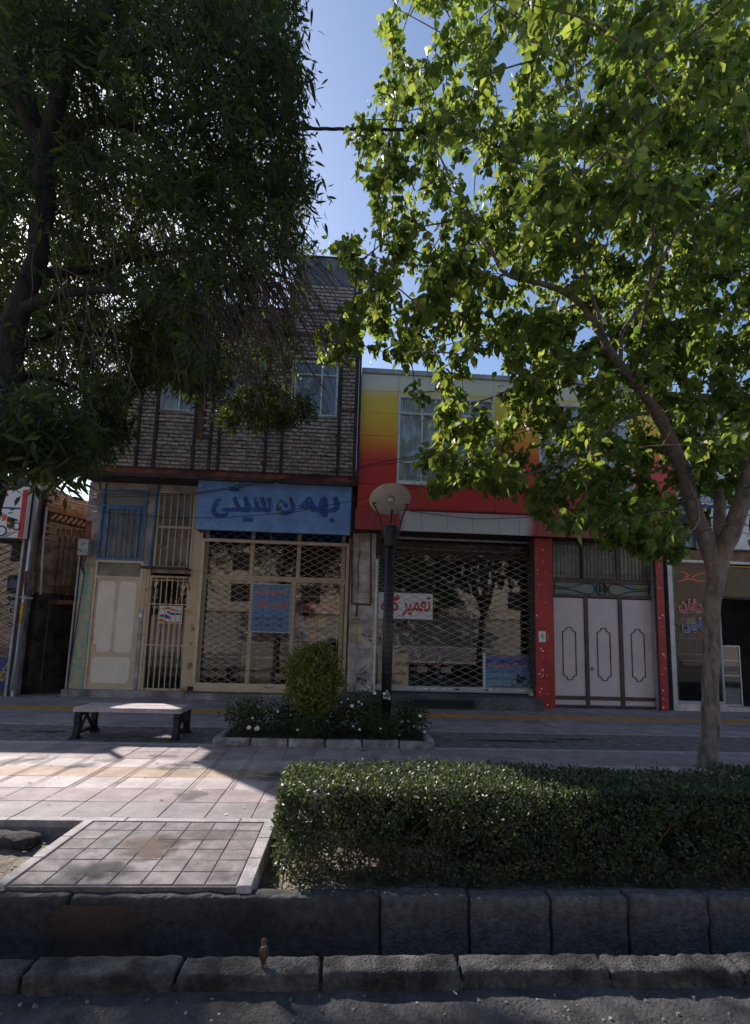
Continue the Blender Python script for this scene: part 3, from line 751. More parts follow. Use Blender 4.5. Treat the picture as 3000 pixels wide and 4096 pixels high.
cand = []
for a, b in secs:
    z = z_b+.055; r = 0
    while z < ZR-.03:
        x = a; first = True
        while x < b-.03:
            L_ = .12 if (first and r % 2) else .24+random.uniform(-.03, .02)
            x2 = min(x+L_, b-.004); cx_ = (x+x2)/2; hw = (x2-x)/2-.006
            ok = hw > .02 and not (cx_ < XBAY+.02 and z > ZL-.03) and not any(h[0]-.02 < cx_ < h[2]+.02 and h[1]-.03 < z < h[3]+.03 for h in (W0, W1, W2, W3)) and not (rx0-.02 < cx_ < rx1+.02 and z > 5.9)
            for h in (W0, W1, W2, W3):
                if ok and h[1]-.03 < z < h[3]+.03:
                    if x < h[0] < x2: x2_ = h[0]-.004; cx_ = (x+x2_)/2; hw = (x2_-x)/2-.004; ok = hw > .015
                    elif x < h[2] < x2: cx_ = (h[2]+.004+x2)/2; hw = (x2-h[2])/2-.006; ok = hw > .015
            if ok: cand.append((cx_, z, hw))
            x = x2; first = False
        z += .0925; r += 1
cand.sort(key=lambda c: (c[1]+(.9 if c[0] < -5.2 else 0)))
rest = MB()
for i, (x, z, hw) in enumerate(cand):
    y = YO+random.uniform(-.014, .006)
    if i < 295:
        o = bpy.data.objects.new('brick', bms[i % 7]); link(o, bb); o.location = (x, y, z+random.uniform(-.004, .004)); o.scale = (hw/.117, 1, random.uniform(.92, 1.05)); o.rotation_euler = (0, random.uniform(-.014, .014), random.uniform(-.01, .01))
    else: zj_ = random.uniform(-.004, .004); rest.cbox(x-hw, y, z-.032+zj_, x+hw, y+.05, z+.032+zj_, .009)
obj('bricks', rest, 'brick', bb, kind='stuff')
# upper windows
def upwin(h, cm, fm, parent, vs=(), hs=(), w=.05):
    f = frame('window', h[0], h[1], h[2], h[3], w, YO+.03, YO+.09, fm, parent, vs, hs, .035)
    pane(h[0]+w, h[1]+w, h[2]-w, h[3]-w, YO+.06, 'window_glass', f)
    curtain(h[0]+w, h[1]+w, h[2]-w, h[3]-w, YO+.10, cm, f, int((h[2]-h[0])*9)+3)
    bx('sill', h[0]-.03, YO-.02, h[1]-.055, h[2]+.03, YO+.10, h[1]-.004, 'plaster', f)
upwin(W1, 'curtain', 'white_paint', bb, [(W1[0]+W1[2])/2], [W1[3]-.5]); upwin(W0, 'curtain_grey', 'grey_paint', bb, [(W0[0]+W0[2])/2])
upwin(W2, 'curtain_grey', 'grey_paint', bb, [W2[0]+.45, W2[0]+.95], [W2[3]-.45]); upwin(W3, 'curtain_grey', 'white_paint', bb, [W3[0]+.10, W3[0]+.72], [W3[3]-.35])
# roof top parapet with corrugated sheets on the right half
zc = P(*s5(1380, 190), YO)[2]; zt = P(*s5(1380, 38), YO)[2]; xc0 = P(*s5(1215, 110), YO)[0]; xc1 = P(*s5(1542, 110), YO)[0]
bx('parapet', xc0-.1, YO+.02, ZR+.001, XR, YO+.22, max(zc, ZR+.02), 'mortar', bb)
g = MB(); z = ZR+.05; r = 0
while z < zc-.03:
    x = xc0-.1+(r % 2)*.12
    while x < XR-.1: g.cbox(x+.005, YO+random.uniform(0, .008), z-.034, min(x+.235, XR), YO+.06, z+.034, .007); x += .24
    z += .0925; r += 1
obj('parapet_bricks', g, 'brick', bb, kind='stuff')
mat('sheet_metal', (.17, .185, .21), .7, .25, 3)
x = xc0; i = 0
while x < xc1-.05:
    g = MB(); n = 6; w = .235
    for k in range(n+1):
        xx = x+w*k/n; yy = YO+.04+(0 if k % 2 else .02); g.v += [(xx, yy, zc+.01), (xx, yy, zt+.01*math.sin(i*1.7))]
    for k in range(n): g.f.append((2*k, 2*k+2, 2*k+3, 2*k+1))
    obj('roof_sheet', g, 'sheet_metal', bb); x += .232; i += 1
bx('sheet_rail', xc0, YO+.0, zt-.02, XR, YO+.035, zt+.025, 'rust_dark', bb); bx('corner_post', xc1, YO-.02, ZR, XR+.03, YO+.12, zt+.03, 'rust_dark', bb)
bx('flashing', XR+.002, YO-.05, z_so-.02, XR+.055, YO+.02, ZR, 'rust_dark', bb)
bx('sheet_return', XR-.02, YO+.13, zc, XR, 14, zt, 'sheet_metal', bb)
g = MB(); dx = P(*s5(1475, 300), YO)[0]; g.tube([(dx, YO-.08, 9.0), (dx+.02, YO-.10, 8.9), (dx-.03, YO-.1, 8.5), (dx-.03, YO-.09, 7.9)], .05, 10); obj('downpipe', g, 'rust_dark', bb)

# --- blue window over the cream door
bw_ = thing('barred_window', ((dW[0]+dW[2])/2, YG, dW[1]), 'tall blue steel window with upright bars above the cream panelled door', 'window')
zt1 = P(*s1(1010, 258), YG)[2]
frame('frame', dW[0], dW[1], dW[2], dW[3], .05, YG-.02, YG+.05, 'blue_paint', bw_, hs=[zt1], mw=.05)
xa, xb = P(*s1(880, 480), YG)[0], P(*s1(1138, 480), YG)[0]
g = MB()
for X in (xa, xb): g.box(X-.025, YG-.025, dW[1]+.05, X+.025, YG+.04, zt1-.025)
g.box(xa+.025, YG-.024, zt1-.08, xb-.025, YG+.03, zt1-.03); obj('sash', g, 'blue_paint', bw_)
for k in range(1, 6):
    X = xa+(xb-xa)*k/6; g = MB().box(X-.009, YG-.03, dW[1]+.05, X+.009, YG-.012, zt1-.08); obj('bar', g, 'bar_blue', bw_)
pane(dW[0]+.05, dW[1]+.05, dW[2]-.05, zt1-.025, YG+.02, 'dusty_glass', bw_); pane(dW[0]+.05, zt1+.025, dW[2]-.05, dW[3]-.05, YG+.02, 'dusty_glass', bw_)
curtain(dW[0]+.05, dW[1]+.05, dW[2]-.05, dW[3]-.05, YG+.14, 'curtain_grey', bw_, 10)
# --- cream door
cdr = thing('panel_door', ((door_x0+door_x1)/2, YG, .15), 'cream steel house door with two tall panels over one wide panel and dark glass above', 'door')
zt2 = P(*s1(975, 845), YG)[2]; zt3 = P(*s1(975, 712), YG)[2]
frame('frame', door_x0-.02, .15, door_x1+.02, zt3+.02, .055, YG-.015, YG+.08, 'cream', cdr, hs=[zt2], mw=.05)
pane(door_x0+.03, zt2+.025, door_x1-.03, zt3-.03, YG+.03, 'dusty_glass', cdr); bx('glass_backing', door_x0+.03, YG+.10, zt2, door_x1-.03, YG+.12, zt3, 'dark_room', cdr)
bx('leaf_sheet', door_x0+.036, YG+.02, .205, door_x1-.036, YG+.06, zt2-.026, 'cream', cdr)
def panel8(x0, z0, x1, z1, c, y, m, parent, name='door_panel'):
    g = MB(); P8 = [(x0+c, z0), (x1-c, z0), (x1, z0+c), (x1, z1-c), (x1-c, z1), (x0+c, z1), (x0, z1-c), (x0, z0+c)]
    k = .022; Q8 = [(x0+c+k*.4, z0+k), (x1-c-k*.4, z0+k), (x1-k, z0+c+k*.4), (x1-k, z1-c-k*.4), (x1-c-k*.4, z1-k), (x0+c+k*.4, z1-k), (x0+k, z1-c-k*.4), (x0+k, z0+c+k*.4)]
    g.v = [(a, y+.012, b) for a, b in P8]+[(a, y, b) for a, b in Q8]; g.f = [tuple(range(8, 16))]+[(i, (i+1) % 8, 8+(i+1) % 8, 8+i) for i in range(8)]
    return obj(name, g, m, parent)
mx_ = (door_x0+door_x1)/2; zp = P(*s1(930, 1492), YG)[2]
panel8(door_x0+.085, zp+.06, mx_-.03, zt2-.09, .07, YG+.006, 'cream_door', cdr); panel8(mx_+.03, zp+.06, door_x1-.085, zt2-.09, .07, YG+.006, 'cream_door', cdr)
panel8(door_x0+.085, .27, door_x1-.085, zp-.03, .07, YG+.006, 'cream_door', cdr)
hx, hz = P(*s1(768, 1420), YG)[0], P(*s1(768, 1420), YG)[2]
g = MB(); g.tube([(hx+.03, YG+.018, hz-.07), (hx+.03, YG-.008, hz-.07)], .032, 14); g.tube([(hx+.03, YG+.018, hz+.05), (hx+.03, YG-.008, hz+.05)], .032, 14); g.box(hx-.002, YG-.0085, hz-.07, hx+.062, YG+.018, hz+.05)
obj('lock_plate', g, 'old_cream', cdr); g = MB(); g.tube([(hx-.01, YG+.02, hz+.20), (hx-.01, YG-.012, hz+.20)], .012, 8); obj('keyhole', g, 'black_print', cdr)
# peeling wall strip, marble cladding, jambs (parts of the building)
p_ = RZ(s1, 655, 760, 738, 1788, YG); bx('peeling_plaster', XL, YG-.03, .151, door_x0-.024, YG-.002, p_[3], 'peel_green', bb)
bx('red_patch', XL+.0, YG-.014, p_[3]+.35, XL+.13, YG-.002, p_[3]+1.1, 'red_beam', bb)
m0, m1 = door_x1+.024, gD[0]-.10
zmb = P(*s1(1140, 1195), YG)[2]
mat('grey_marble', (.40, .40, .43), .4, .3, 5, .03, 20)
bx('marble_slab', m0, YG-.025, .152, m1-.02, YG-.002, zmb, 'grey_marble', bb, .004); bx('cream_plaster', m0, YG-.012, zmb+.003, m1-.02, YG-.003, P(*s1(1180, 740), YG)[2], 'old_cream', bb)
pb = RZ(s1, 1143, 1105, 1190, 1190, YG)
it = thing('intercom', ((pb[0]+pb[2])/2, YG-.03, pb[1]), 'small grey wall box beside the cream panelled door', 'intercom')
bx('box', pb[0], YG-.045, pb[1], pb[2], YG-.0125, pb[3], 'grey_paint', it, .006); bx('button_plate', pb[0]+.03, YG-.048, pb[1]+.05, pb[2]-.03, YG-.0455, pb[1]+.12, 'white_print', it)
bx('door_jamb', gD[0]-.10, YG-.04, .152, gD[0]-.035, YG-.003, gW[1]-.05, 'old_cream', bb)
bx('door_jamb', gD[2]+.035, YG-.05, .152, shO[0]-.01, YG-.003, z_so-.12, 'old_cream', bb)
# --- barred shop door
gd = thing('barred_door', ((gD[0]+gD[2])/2, YG, .15), 'narrow glazed shop door behind cream upright bars with a rusty shelf above it', 'door')
frame('frame', gD[0]-.03, .152, gD[2]+.03, gD[3]+.03, .045, YG-.03, YG+.04, 'old_cream', gd)
pane(gD[0]+.02, .20, gD[2]-.02, gD[3]-.02, YG+.05, 'shop_glass', gd)
for k in range(1, 7):
    X = gD[0]+(gD[2]-gD[0])*k/7; obj('bar', MB().box(X-.010, YG-.045, .19, X+.010, YG-.031, gD[3]-.01), 'old_cream', gd)
for yy in (1068, 1405, 870, 1765):
    z = P(*s1(1370, yy), YG)[2]; obj('cross_bar', MB().box(gD[0], YG-.031, z-.012, gD[2], YG-.022, z+.012), 'old_cream', gd)
st = RZ(s1, 1312, 1082, 1505, 1225, YG+.04); stk = thing('window_sticker', ((st[0]+st[2])/2, YG+.04, st[1]), 'orange white and blue striped sticker inside the barred shop door', 'sticker')
bx('card', st[0], YG+.040, st[1], st[2], YG+.044, st[3], 'white_print', stk)
w_, h_ = st[2]-st[0], st[3]-st[1]
def sf(u, v): return (st[0]+w_*u, st[1]+h_*v)
strokes('orange_band', [([(.02, .80), (.35, .95), (.7, .80), (.95, .70), (.7, .68), (.4, .80)], 0), ([(.05, .30), (.4, .08), (.95, .12), (.95, .03), (.3, .01), (.03, .1)], 0)], sf, YG+.0385, 'orange_print', stk)
strokes('blue_band', [([(.35, .72), (.6, .60), (.95, .60), (.95, .50), (.6, .47), (.35, .58)], 0), ([(.05, .48), (.3, .52), (.55, .34), (.5, .22), (.3, .30), (.05, .38)], 0)], sf, YG+.0375, 'deep_blue', stk)
# hanging white rod and cloth seen through the glass
g = MB(); g.tube([(gD[2]-.08, YG+.10, gD[3]-.10), (gD[0]+.62*(gD[2]-gD[0]), YG+.12, gD[3]-.78)], .012, 6); obj('prop_rod', g, 'white_paint', gd)
# canopy shelf
cs = RZ(s1, 1203, 765, 1585, 800, YG); sh_ = thing('rusty_shelf', ((cs[0]+cs[2])/2, YG-.1, cs[1]), 'thin rusty steel canopy between the barred door and the barred window above', 'canopy')
bx('plate', cs[0], YG-.32, cs[3]-.055, cs[2], YG-.03, cs[3]-.03, 'rust', sh_); bx('edge', cs[0], YG-.335, cs[3]-.085, cs[2], YG-.321, cs[3]-.02, 'rust_dark', sh_)
g = MB(); g.tube([(cs[2]-.03, YG-.30, cs[3]-.06), (cs[2]-.0, YG-.05, cs[3]-.52)], .011, 6); obj('brace', g, 'rust_dark', sh_)
# --- upper barred window
gw = thing('barred_window', ((gW[0]+gW[2])/2, YG, gW[1]), 'cream barred window with a cardboard box behind it, above the rusty canopy', 'window')
zm = P(*s1(1450, 432), YG)[2]
frame('frame', gW[0], gW[1], gW[2], gW[3], .04, YG-.02, YG+.05, 'cream', gw, hs=[zm], mw=.05)
for k in range(1, 6):
    X = gW[0]+(gW[2]-gW[0])*k/5.6; obj('bar', MB().box(X-.010, YG-.04, gW[1]+.01, X+.010, YG-.021, gW[3]-.01), 'old_cream', gw)
pane(gW[0]+.04, gW[1]+.04, gW[2]-.04, gW[3]-.04, YG+.04, 'dusty_glass', gw)
cb = RZ(s1, 1385, 515, 1568, 718, YG+.25); cbo = thing('cardboard_box', ((cb[0]+cb[2])/2, YG+.3, cb[1]), 'brown cardboard box standing behind the barred window over the canopy', 'box')
bx('carton', cb[0], YG+.16, cb[1], cb[2], YG+.5, cb[3], 'cardboard', cbo, .006); bx('blue_print', cb[0]+.24, YG+.157, cb[1]+.12, cb[0]+.30, YG+.159, cb[3]-.1, 'blue_print', cbo); bx('flap_line', cb[0], YG+.157, cb[3]-.16, cb[2], YG+.159, cb[3]-.15, 'rust', cbo)
# blue pipe left of the upper window
g = MB(); X = P(*s1(1300, 200), YG)[0]; g.tube([(X, YG-.05, z_so-.02), (X-.0, YG-.05, gW[1]+.9), (X-.04, YG-.05, gW[1]+.0)], .03, 8); obj('drain_pipe', g, 'blue_paint', bb)
# --- shop front behind the lattice gate
sf_ = thing('shop_window', ((shO[0]+shO[2])/2, YG+.1, .16), 'cream framed glass shopfront behind the cream lattice gate', 'shop window')
zA, zB = P(*s2(800, 855), YG+.12)[2], P(*s2(800, 560), YG+.12)[2]
xs_ = [P(*s2(x, 720), YG+.12)[0] for x in (255, 635, 1020, 1390)]
fg = MB()
for X in xs_: fg.box(X-.045, YG+.10, zA, X+.045, YG+.16, shO[3]-.01)
for X in (xs_[0], P(*s2(630, 1100), YG+.12)[0], P(*s2(975, 1100), YG+.12)[0], xs_[3]): fg.box(X-.045, YG+.10, .17, X+.045, YG+.16, zA-.06)
obj('frame', fg, 'cream', sf_)
bx('transom', shO[0]+.02, YG+.098, zA-.07, shO[2]-.02, YG+.162, zA+.05, 'cream', sf_); bx('top_rail', shO[0]+.02, YG+.097, zB-.02, shO[2]-.02, YG+.163, zB+.07, 'blue_paint', sf_)
for a, b in zip(xs_[:-1], xs_[1:]): pane(a+.045, zA+.05, b-.045, zB, YG+.13, 'shop_glass', sf_)
pane(xs_[0]+.045, .18, xs_[3]-.045, zA-.07, YG+.132, 'shop_glass', sf_)
ps = RC(1005, 2336, 1162, 2530, YG+.09)
po = thing('wall_poster', ((ps[0]+ps[2])/2, YG+.09, ps[1]), 'blue poster with red Persian writing behind the cream lattice gate', 'poster')
bx('board', ps[0], YG+.085, ps[1], ps[2], YG+.092, ps[3], 'blue_print', po); frame('border', ps[0], ps[1], ps[2], ps[3], .012, YG+.082, YG+.0849, 'white_print', po)
def post(txt, u0, v0, u1, v1, m, bold, dy=0, outline=None):
    w, h = ps[2]-ps[0], ps[3]-ps[1]
    a = (ps[0]+w*u0, ps[1]+h*v0, ps[0]+w*u1, ps[1]+h*v1)
    if outline: text(txt, a[0]-.006, a[1]-.006, a[2]+.006, a[3]+.006, YG+.0815, outline, po, bold+.028)
    text(txt, *a, YG+.076, m, po, bold)
post('تعمیرات', .10, .76, .92, .93, 'red_print', .016, outline='white_print'); post('موتورسیکلت', .08, .48, .92, .68, 'red_print', .014, outline='white_print')
post('تعمیر انجین و موتور', .10, .26, .88, .34, 'black_print', .012); post('روغن و لوازم یدکی', .14, .12, .80, .20, 'black_print', .012)
# shelves with goods
shf = thing('goods_shelf', (P(1290, 2450, 12.4)[0], 12.4, .15), 'pale shelf unit with mixed goods at the right behind the cream lattice gate', 'shelf')
sx0, sx1 = P(1185, 2450, 12.2)[0], P(1355, 2450, 12.2)[0]
for yy in (1000, 1130, 1245, 1365, 1490): bx('shelf_board', sx0, 12.2, P(*s2(1180, yy), 12.2)[2]-.02, sx1, 12.55, P(*s2(1180, yy), 12.2)[2], 'white_paint', shf)
for X in (sx0, sx1-.02): bx('upright', X-.02, 12.21, .15, X, 12.54, P(*s2(1180, 1000), 12.2)[2], 'white_paint', shf)
ORD = ['first', 'second', 'third', 'fourth', 'fifth', 'sixth', 'seventh', 'eighth', 'ninth', 'tenth', 'eleventh', 'twelfth']
pal = ['red_print', 'white_print', 'blue_print', 'cardboard', 'black_print', 'orange_print', 'grey_paint', 'yellow_print', 'deep_blue']
for yy in (1130, 1245, 1365, 1490):
    z = P(*s2(1180, yy), 12.2)[2]+.001; x = sx0+.01; i = 0; shn = {1130: 'top', 1245: 'second', 1365: 'third', 1490: 'lowest'}[yy]
    while x < sx1-.18:
        w = random.uniform(.07, .2); h = random.uniform(.08, .26); mname = random.choice(pal)
        o = bx('goods_box', x, 12.24, z, x+w, 12.45, z+h, mname, None, .005); colr = {'red_print':'red','white_print':'white','blue_print':'blue','cardboard':'brown','black_print':'black','orange_print':'orange','grey_paint':'grey','yellow_print':'yellow','deep_blue':'dark blue'}[mname]
        tag(o, '%s carton, %s from the left on the %s shelf behind the cream lattice gate' % (colr, ORD[i], shn), 'box', 'boxes on the shelf behind the lattice gate'); x += w+.015; i += 1
# dim shapes of a counter and motorcycle parts
cn = thing('shop_counter', (P(1010, 2700, 13)[0], 13, .15), 'brown wooden counter and cabinet inside the dark shop behind the lattice gate', 'counter')
cx0, cx1 = P(960, 2700, 12.9)[0], P(1090, 2700, 12.9)[0]; bx('cabinet', cx0, 12.9, .15, cx1, 13.4, 1.25, 'cardboard', cn, .01); bx('top', cx0-.05, 12.85, 1.251, cx1+.05, 13.45, 1.30, 'rust', cn); bx('cabinet_door', cx0+.05, 12.88, .25, (cx0+cx1)/2-.02, 12.899, 1.15, 'alley_plaster', cn)
# --- folding lattice gate
YL = YG-.09
lg = thing('lattice_gate', ((shO[0]+shO[2])/2, YL, .14), 'cream folding lattice gate with rusty rivets, closed under the blue sign', 'gate')
gx0, gx1 = P(*s2(190, 1150), YL)[0], P(*s2(1416, 1150), YL)[0]; gz1 = P(*s2(820, 545), YL)[2]; gz0 = .17
frame('gate_frame', gx0-.02, gz0, gx1+.02, gz1, .07, YL-.03, YL+.04, 'cream', lg)
bx('bottom_rail', gx0+.052, YL-.035, gz0+.071, gx1-.052, YL+.0, gz0+.19, 'cream', lg)
mat('lattice_cream', (.40, .32, .23), .55, .3, 8, col2=(.25, .12, .06), fac=(.3, .42))
lattice(gx0+.05, gz0+.19, gx1-.05, gz1-.07, YL, .285, .147, 'lattice_cream', lg, .0105)
rivets(gx0+.05, gz0+.19, gx1-.05, gz1-.07, YL, .285, .147, 'rust', lg)
lattice(gx0+.05, gz1+.0, gx1-.05, P(*s2(800, 470), YL)[2]+.12, YL+.03, .285, .147, 'sign_navy', lg, .014, name='upper_lattice')
g = MB(); g.tube([(P(*s2(735, 1795), YL)[0], YL-.05, gz0+.13), (P(*s2(775, 1795), YL)[0], YL-.07, gz0+.10), (P(*s2(812, 1795), YL)[0], YL-.05, gz0+.13)], .008, 6); obj('pull_handle', g, 'rust', lg)
lk = bx('hasp', gx0-.10, YL-.07, gz0-.0, gx0+.02, YL-.031, gz0+.10, 'black_iron', lg, .01)
g = MB(); pk2 = P(*s1(1558, 1130), YG-.06); g.box(pk2[0]-.035, YG-.09, pk2[2]-.04, pk2[0]+.03, YG-.055, pk2[2]+.02); g.tube([(pk2[0]-.02, YG-.07, pk2[2]+.02), (pk2[0]-.02, YG-.07, pk2[2]+.06), (pk2[0]+.015, YG-.07, pk2[2]+.06), (pk2[0]+.015, YG-.07, pk2[2]+.02)], .006, 6)
tag(obj('padlock', g, 'yellow_pipe', None), 'brass padlock hanging between the barred door and the cream lattice gate', 'padlock')

# --- blue sign
YS = 11.22
sg = RZ(s2, 178, 62, 1453, 470, YS)
sgn = thing('shop_sign', ((sg[0]+sg[2])/2, YS, sg[1]), 'long blue shop sign with dark blue hand-painted Persian lettering over the lattice gate', 'sign')
bx('board', sg[0], YS, sg[1], sg[2], YS+.10, sg[3], 'sign_blue', sgn, .006); bx('side_return', sg[2]+.001, YS+.01, sg[1], sg[2]+.035, YS+.45, sg[3]-.02, 'rust_dark', sgn)
bx('side_return', sg[0]+.01, YS+.101, sg[1], sg[0]+.03, YS+.45, sg[3]-.02, 'rust_dark', sgn)
def c4(x, y):
    r = P(780+x/2.5813, 1920+y/2.5813, YS); return (r[0], r[2])
LET = [([(1418,182),(1468,168),(1496,255),(1488,305),(1455,335),(1395,338),(1368,345),(1368,295),(1410,290),(1440,275),(1430,225)], 0),
 ([(1338,172),(1362,180),(1372,215),(1372,290),(1372,345),(1368,385),(1330,390),(1300,372),(1275,340),(1265,300),(1272,245),(1298,192)], 0),
 ([(1185,166),(1205,190),(1225,235),(1262,282),(1272,330),(1225,332),(1190,322),(1110,298),(1040,305),(1028,280),(1080,262),(1110,240),(1150,185)], 0),
 ([(965,168),(995,158),(1015,215),(1045,268),(1045,300),(1010,345),(960,362),(900,366),(855,345),(836,310),(842,260),(885,195),(925,222),(900,255),(888,290),(905,312),(945,318),(975,300),(988,270)], 0),
 ([(937,232),(972,266),(940,298),(905,262)], 0),
 ([(1413,382),(1450,418),(1415,452),(1380,415)], 0),
 ([(735,190),(782,176),(800,230),(804,290),(785,330),(745,336),(712,330),(690,320),(665,330),(620,334),(585,320),(550,332),(500,335),(465,325),(430,330),(280,328),(282,288),(400,285),(412,280),(385,180),(428,168),(452,240),(470,280),(520,284),(496,178),(540,165),(562,230),(585,282),(625,284),(600,186),(638,176),(655,230),(668,282),(700,284),(668,182),(715,174),(730,230),(740,282),(762,280)], 0),
 ([(238,182),(275,204),(240,250),(214,300),(222,335),(255,352),(300,345),(340,325),(352,345),(330,375),(280,388),(225,388),(185,365),(166,325),(175,275),(200,225)], 0),
 ([(500,384),(604,388),(598,436),(496,430)], 0), ([(360,72),(458,86),(456,122),(356,114)], 0)]
strokes('lettering', LET, c4, YS-.003, 'sign_navy', sgn)
strokes('paint_patch', [([(845,325),(890,318),(885,345),(850,350)], 0), ([(868,240),(905,230),(890,260),(872,290)], 0), ([(965,172),(998,162),(995,180),(968,186)], 0), ([(1030,282),(1085,275),(1085,288),(1035,298)], 0),
 ([(1165,290),(1205,312),(1172,322)], 0), ([(1172,200),(1188,200),(1185,235),(1176,230)], 0), ([(402,262),(430,268),(425,290),(402,288)], 0), ([(628,200),(642,198),(642,222),(630,220)], 0), ([(240,225),(262,222),(250,245)], 0), ([(785,285),(802,290),(798,308)], 0)], c4, YS-.012, 'lime_paint', sgn)
g = MB()
for i in range(13):
    for zz in (sg[1]+.02, sg[3]-.02): X = sg[0]+.04+(sg[2]-sg[0]-.08)*i/12; g.tube([(X, YS+.001, zz), (X, YS-.006, zz)], .009, 6)
obj('rivets', g, 'white_paint', sgn, kind='stuff')
for x, y in ((65, 75), (450, 45), (852, 40)):
    X, Z = c4(x, y); g = MB(); g.tube([(X, YS-.10, Z+.03), (X, YS-.10, Z-.03)], [.015, .055], 12); g.tube([(X, YS-.10, Z+.03), (X, YS-.02, Z+.08)], .008, 6)
    tag(obj('spot_lamp', g, 'grey_paint'), {65: 'small grey spot lamp at the left end of the blue shop sign', 450: 'small grey spot lamp above the left part of the lettering on the blue sign', 852: 'small grey spot lamp above the middle of the blue shop sign'}[x], 'spot lamp')
X, _ = c4(812, 0); g = MB(); g.tube([(X, YS-.03, sg[3]+.02), (X-.01, YS-.03, sg[1]), (X-.02, YL-.04, gz1)], .006, 5); tag(obj('hanging_cable', g, 'grey_paint'), 'thin grey cable hanging down in front of the blue sign', 'cable')

# ================= pillar between the shops with gas pipes =================
pil = thing('wall_pillar', (P(1448, 2700, 11.45)[0], 11.45, 0), 'old marble clad pillar with gas pipes and black spray writing between the two lattice gates', 'pillar')
px0, px1 = XRg+.01, P(*s3(205, 1150), 11.45)[0]-.01
zt_ = P(1450, 2132, 11.45)[2]
bx('core', px0, 11.46, 0, px1, 11.95, zt_, 'mortar', pil)
zj = [0]+[P(*s3(110, y), 11.45)[2] for y in (1650, 1440, 1230, 1020, 810, 600)]+[zt_]
xm = P(*s3(50, 1200), 11.45)[0]+.02
for a, b in zip(zj[:-1], zj[1:]):
    bx('marble_slab', px0, 11.435, a+.004, xm-.004, 11.459, b-.004, 'marble_old', pil, .003); bx('marble_slab', xm+.002, 11.43, a+.003, px1, 11.459, b-.003, 'marble_old', pil, .003)
def q3(x, y): r = P(1400+x/2.065, 1900+y/2.065, 11.40); return r[0], r[2]
def pipe(pts, r, m, name, par, y=11.38): g = MB(); g.tube([(q3(*p)[0], y, q3(*p)[1]) for p in pts], r, 8); return obj(name, g, m, par, True)
gp = thing('gas_pipe', (q3(90, 1070)[0], 11.38, 1.5), 'rusty gas pipes forming a U on the pillar between the shops, with yellow riser', 'gas pipe')
pipe([(20, 480), (14, 1060)], .022, 'rust', 'pipe', gp); pipe([(172, 490), (170, 1060)], .022, 'rust', 'pipe', gp); pipe([(10, 1062), (175, 1072)], .024, 'rust', 'pipe', gp); pipe([(58, 1070), (52, 1180)], .024, 'rust', 'pipe', gp)
pipe([(52, 1205), (50, 1385)], .02, 'yellow_pipe', 'yellow_riser', gp); pipe([(50, 1385), (40, 1800)], .02, 'grey_paint', 'ground_pipe', gp)
cxx, czz = q3(118, 1180); g = MB(); g.tube([(cxx, 11.42, czz), (cxx, 11.40, czz), (cxx, 11.34, czz), (cxx, 11.32, czz)], [.09, .105, .105, .05], 20); obj('regulator', g, 'grey_paint', gp, True)
pipe([(15, 1178), (150, 1172)], .026, 'grey_paint', 'valve_body', gp); pipe([(90, 620), (60, 760), (75, 900), (60, 940)], .008, 'black_print', 'wire', gp, 11.41)
def q8(x, y): r = P(1400+x/8.26, 2600+y/8.26, 11.42); return r[0], r[2]
wr = strokes('spray_writing', [([(245,785),(290,790),(330,760),(335,710),(325,690),(420,610),(510,525)], 24), ([(350,810),(390,775),(400,790),(440,790),(470,740),(480,665),(485,740),(520,770),(560,745),(580,710)], 22), ([(510,855),(520,870)], 20),
 ([(255,900),(362,905),(350,975),(262,980),(215,975),(225,950)], 0), ([(235,970),(265,1020),(275,1080)], 24), ([(370,960),(415,980),(425,1060),(400,1120),(360,1110),(365,1050)], 22), ([(520,1160),(515,1050),(510,985),(470,970),(460,1000),(500,1020)], 24), ([(590,945),(640,940),(620,990),(600,960)], 20)], q8, 11.422, 'black_print', pil)
wr2 = strokes('spray_writing', [([(100,1310),(130,1330)], 14), ([(150,1325),(175,1340)], 12), ([(155,1360),(180,1370)], 12)], lambda x, y: q3(x, y), 11.424, 'rust', pil)

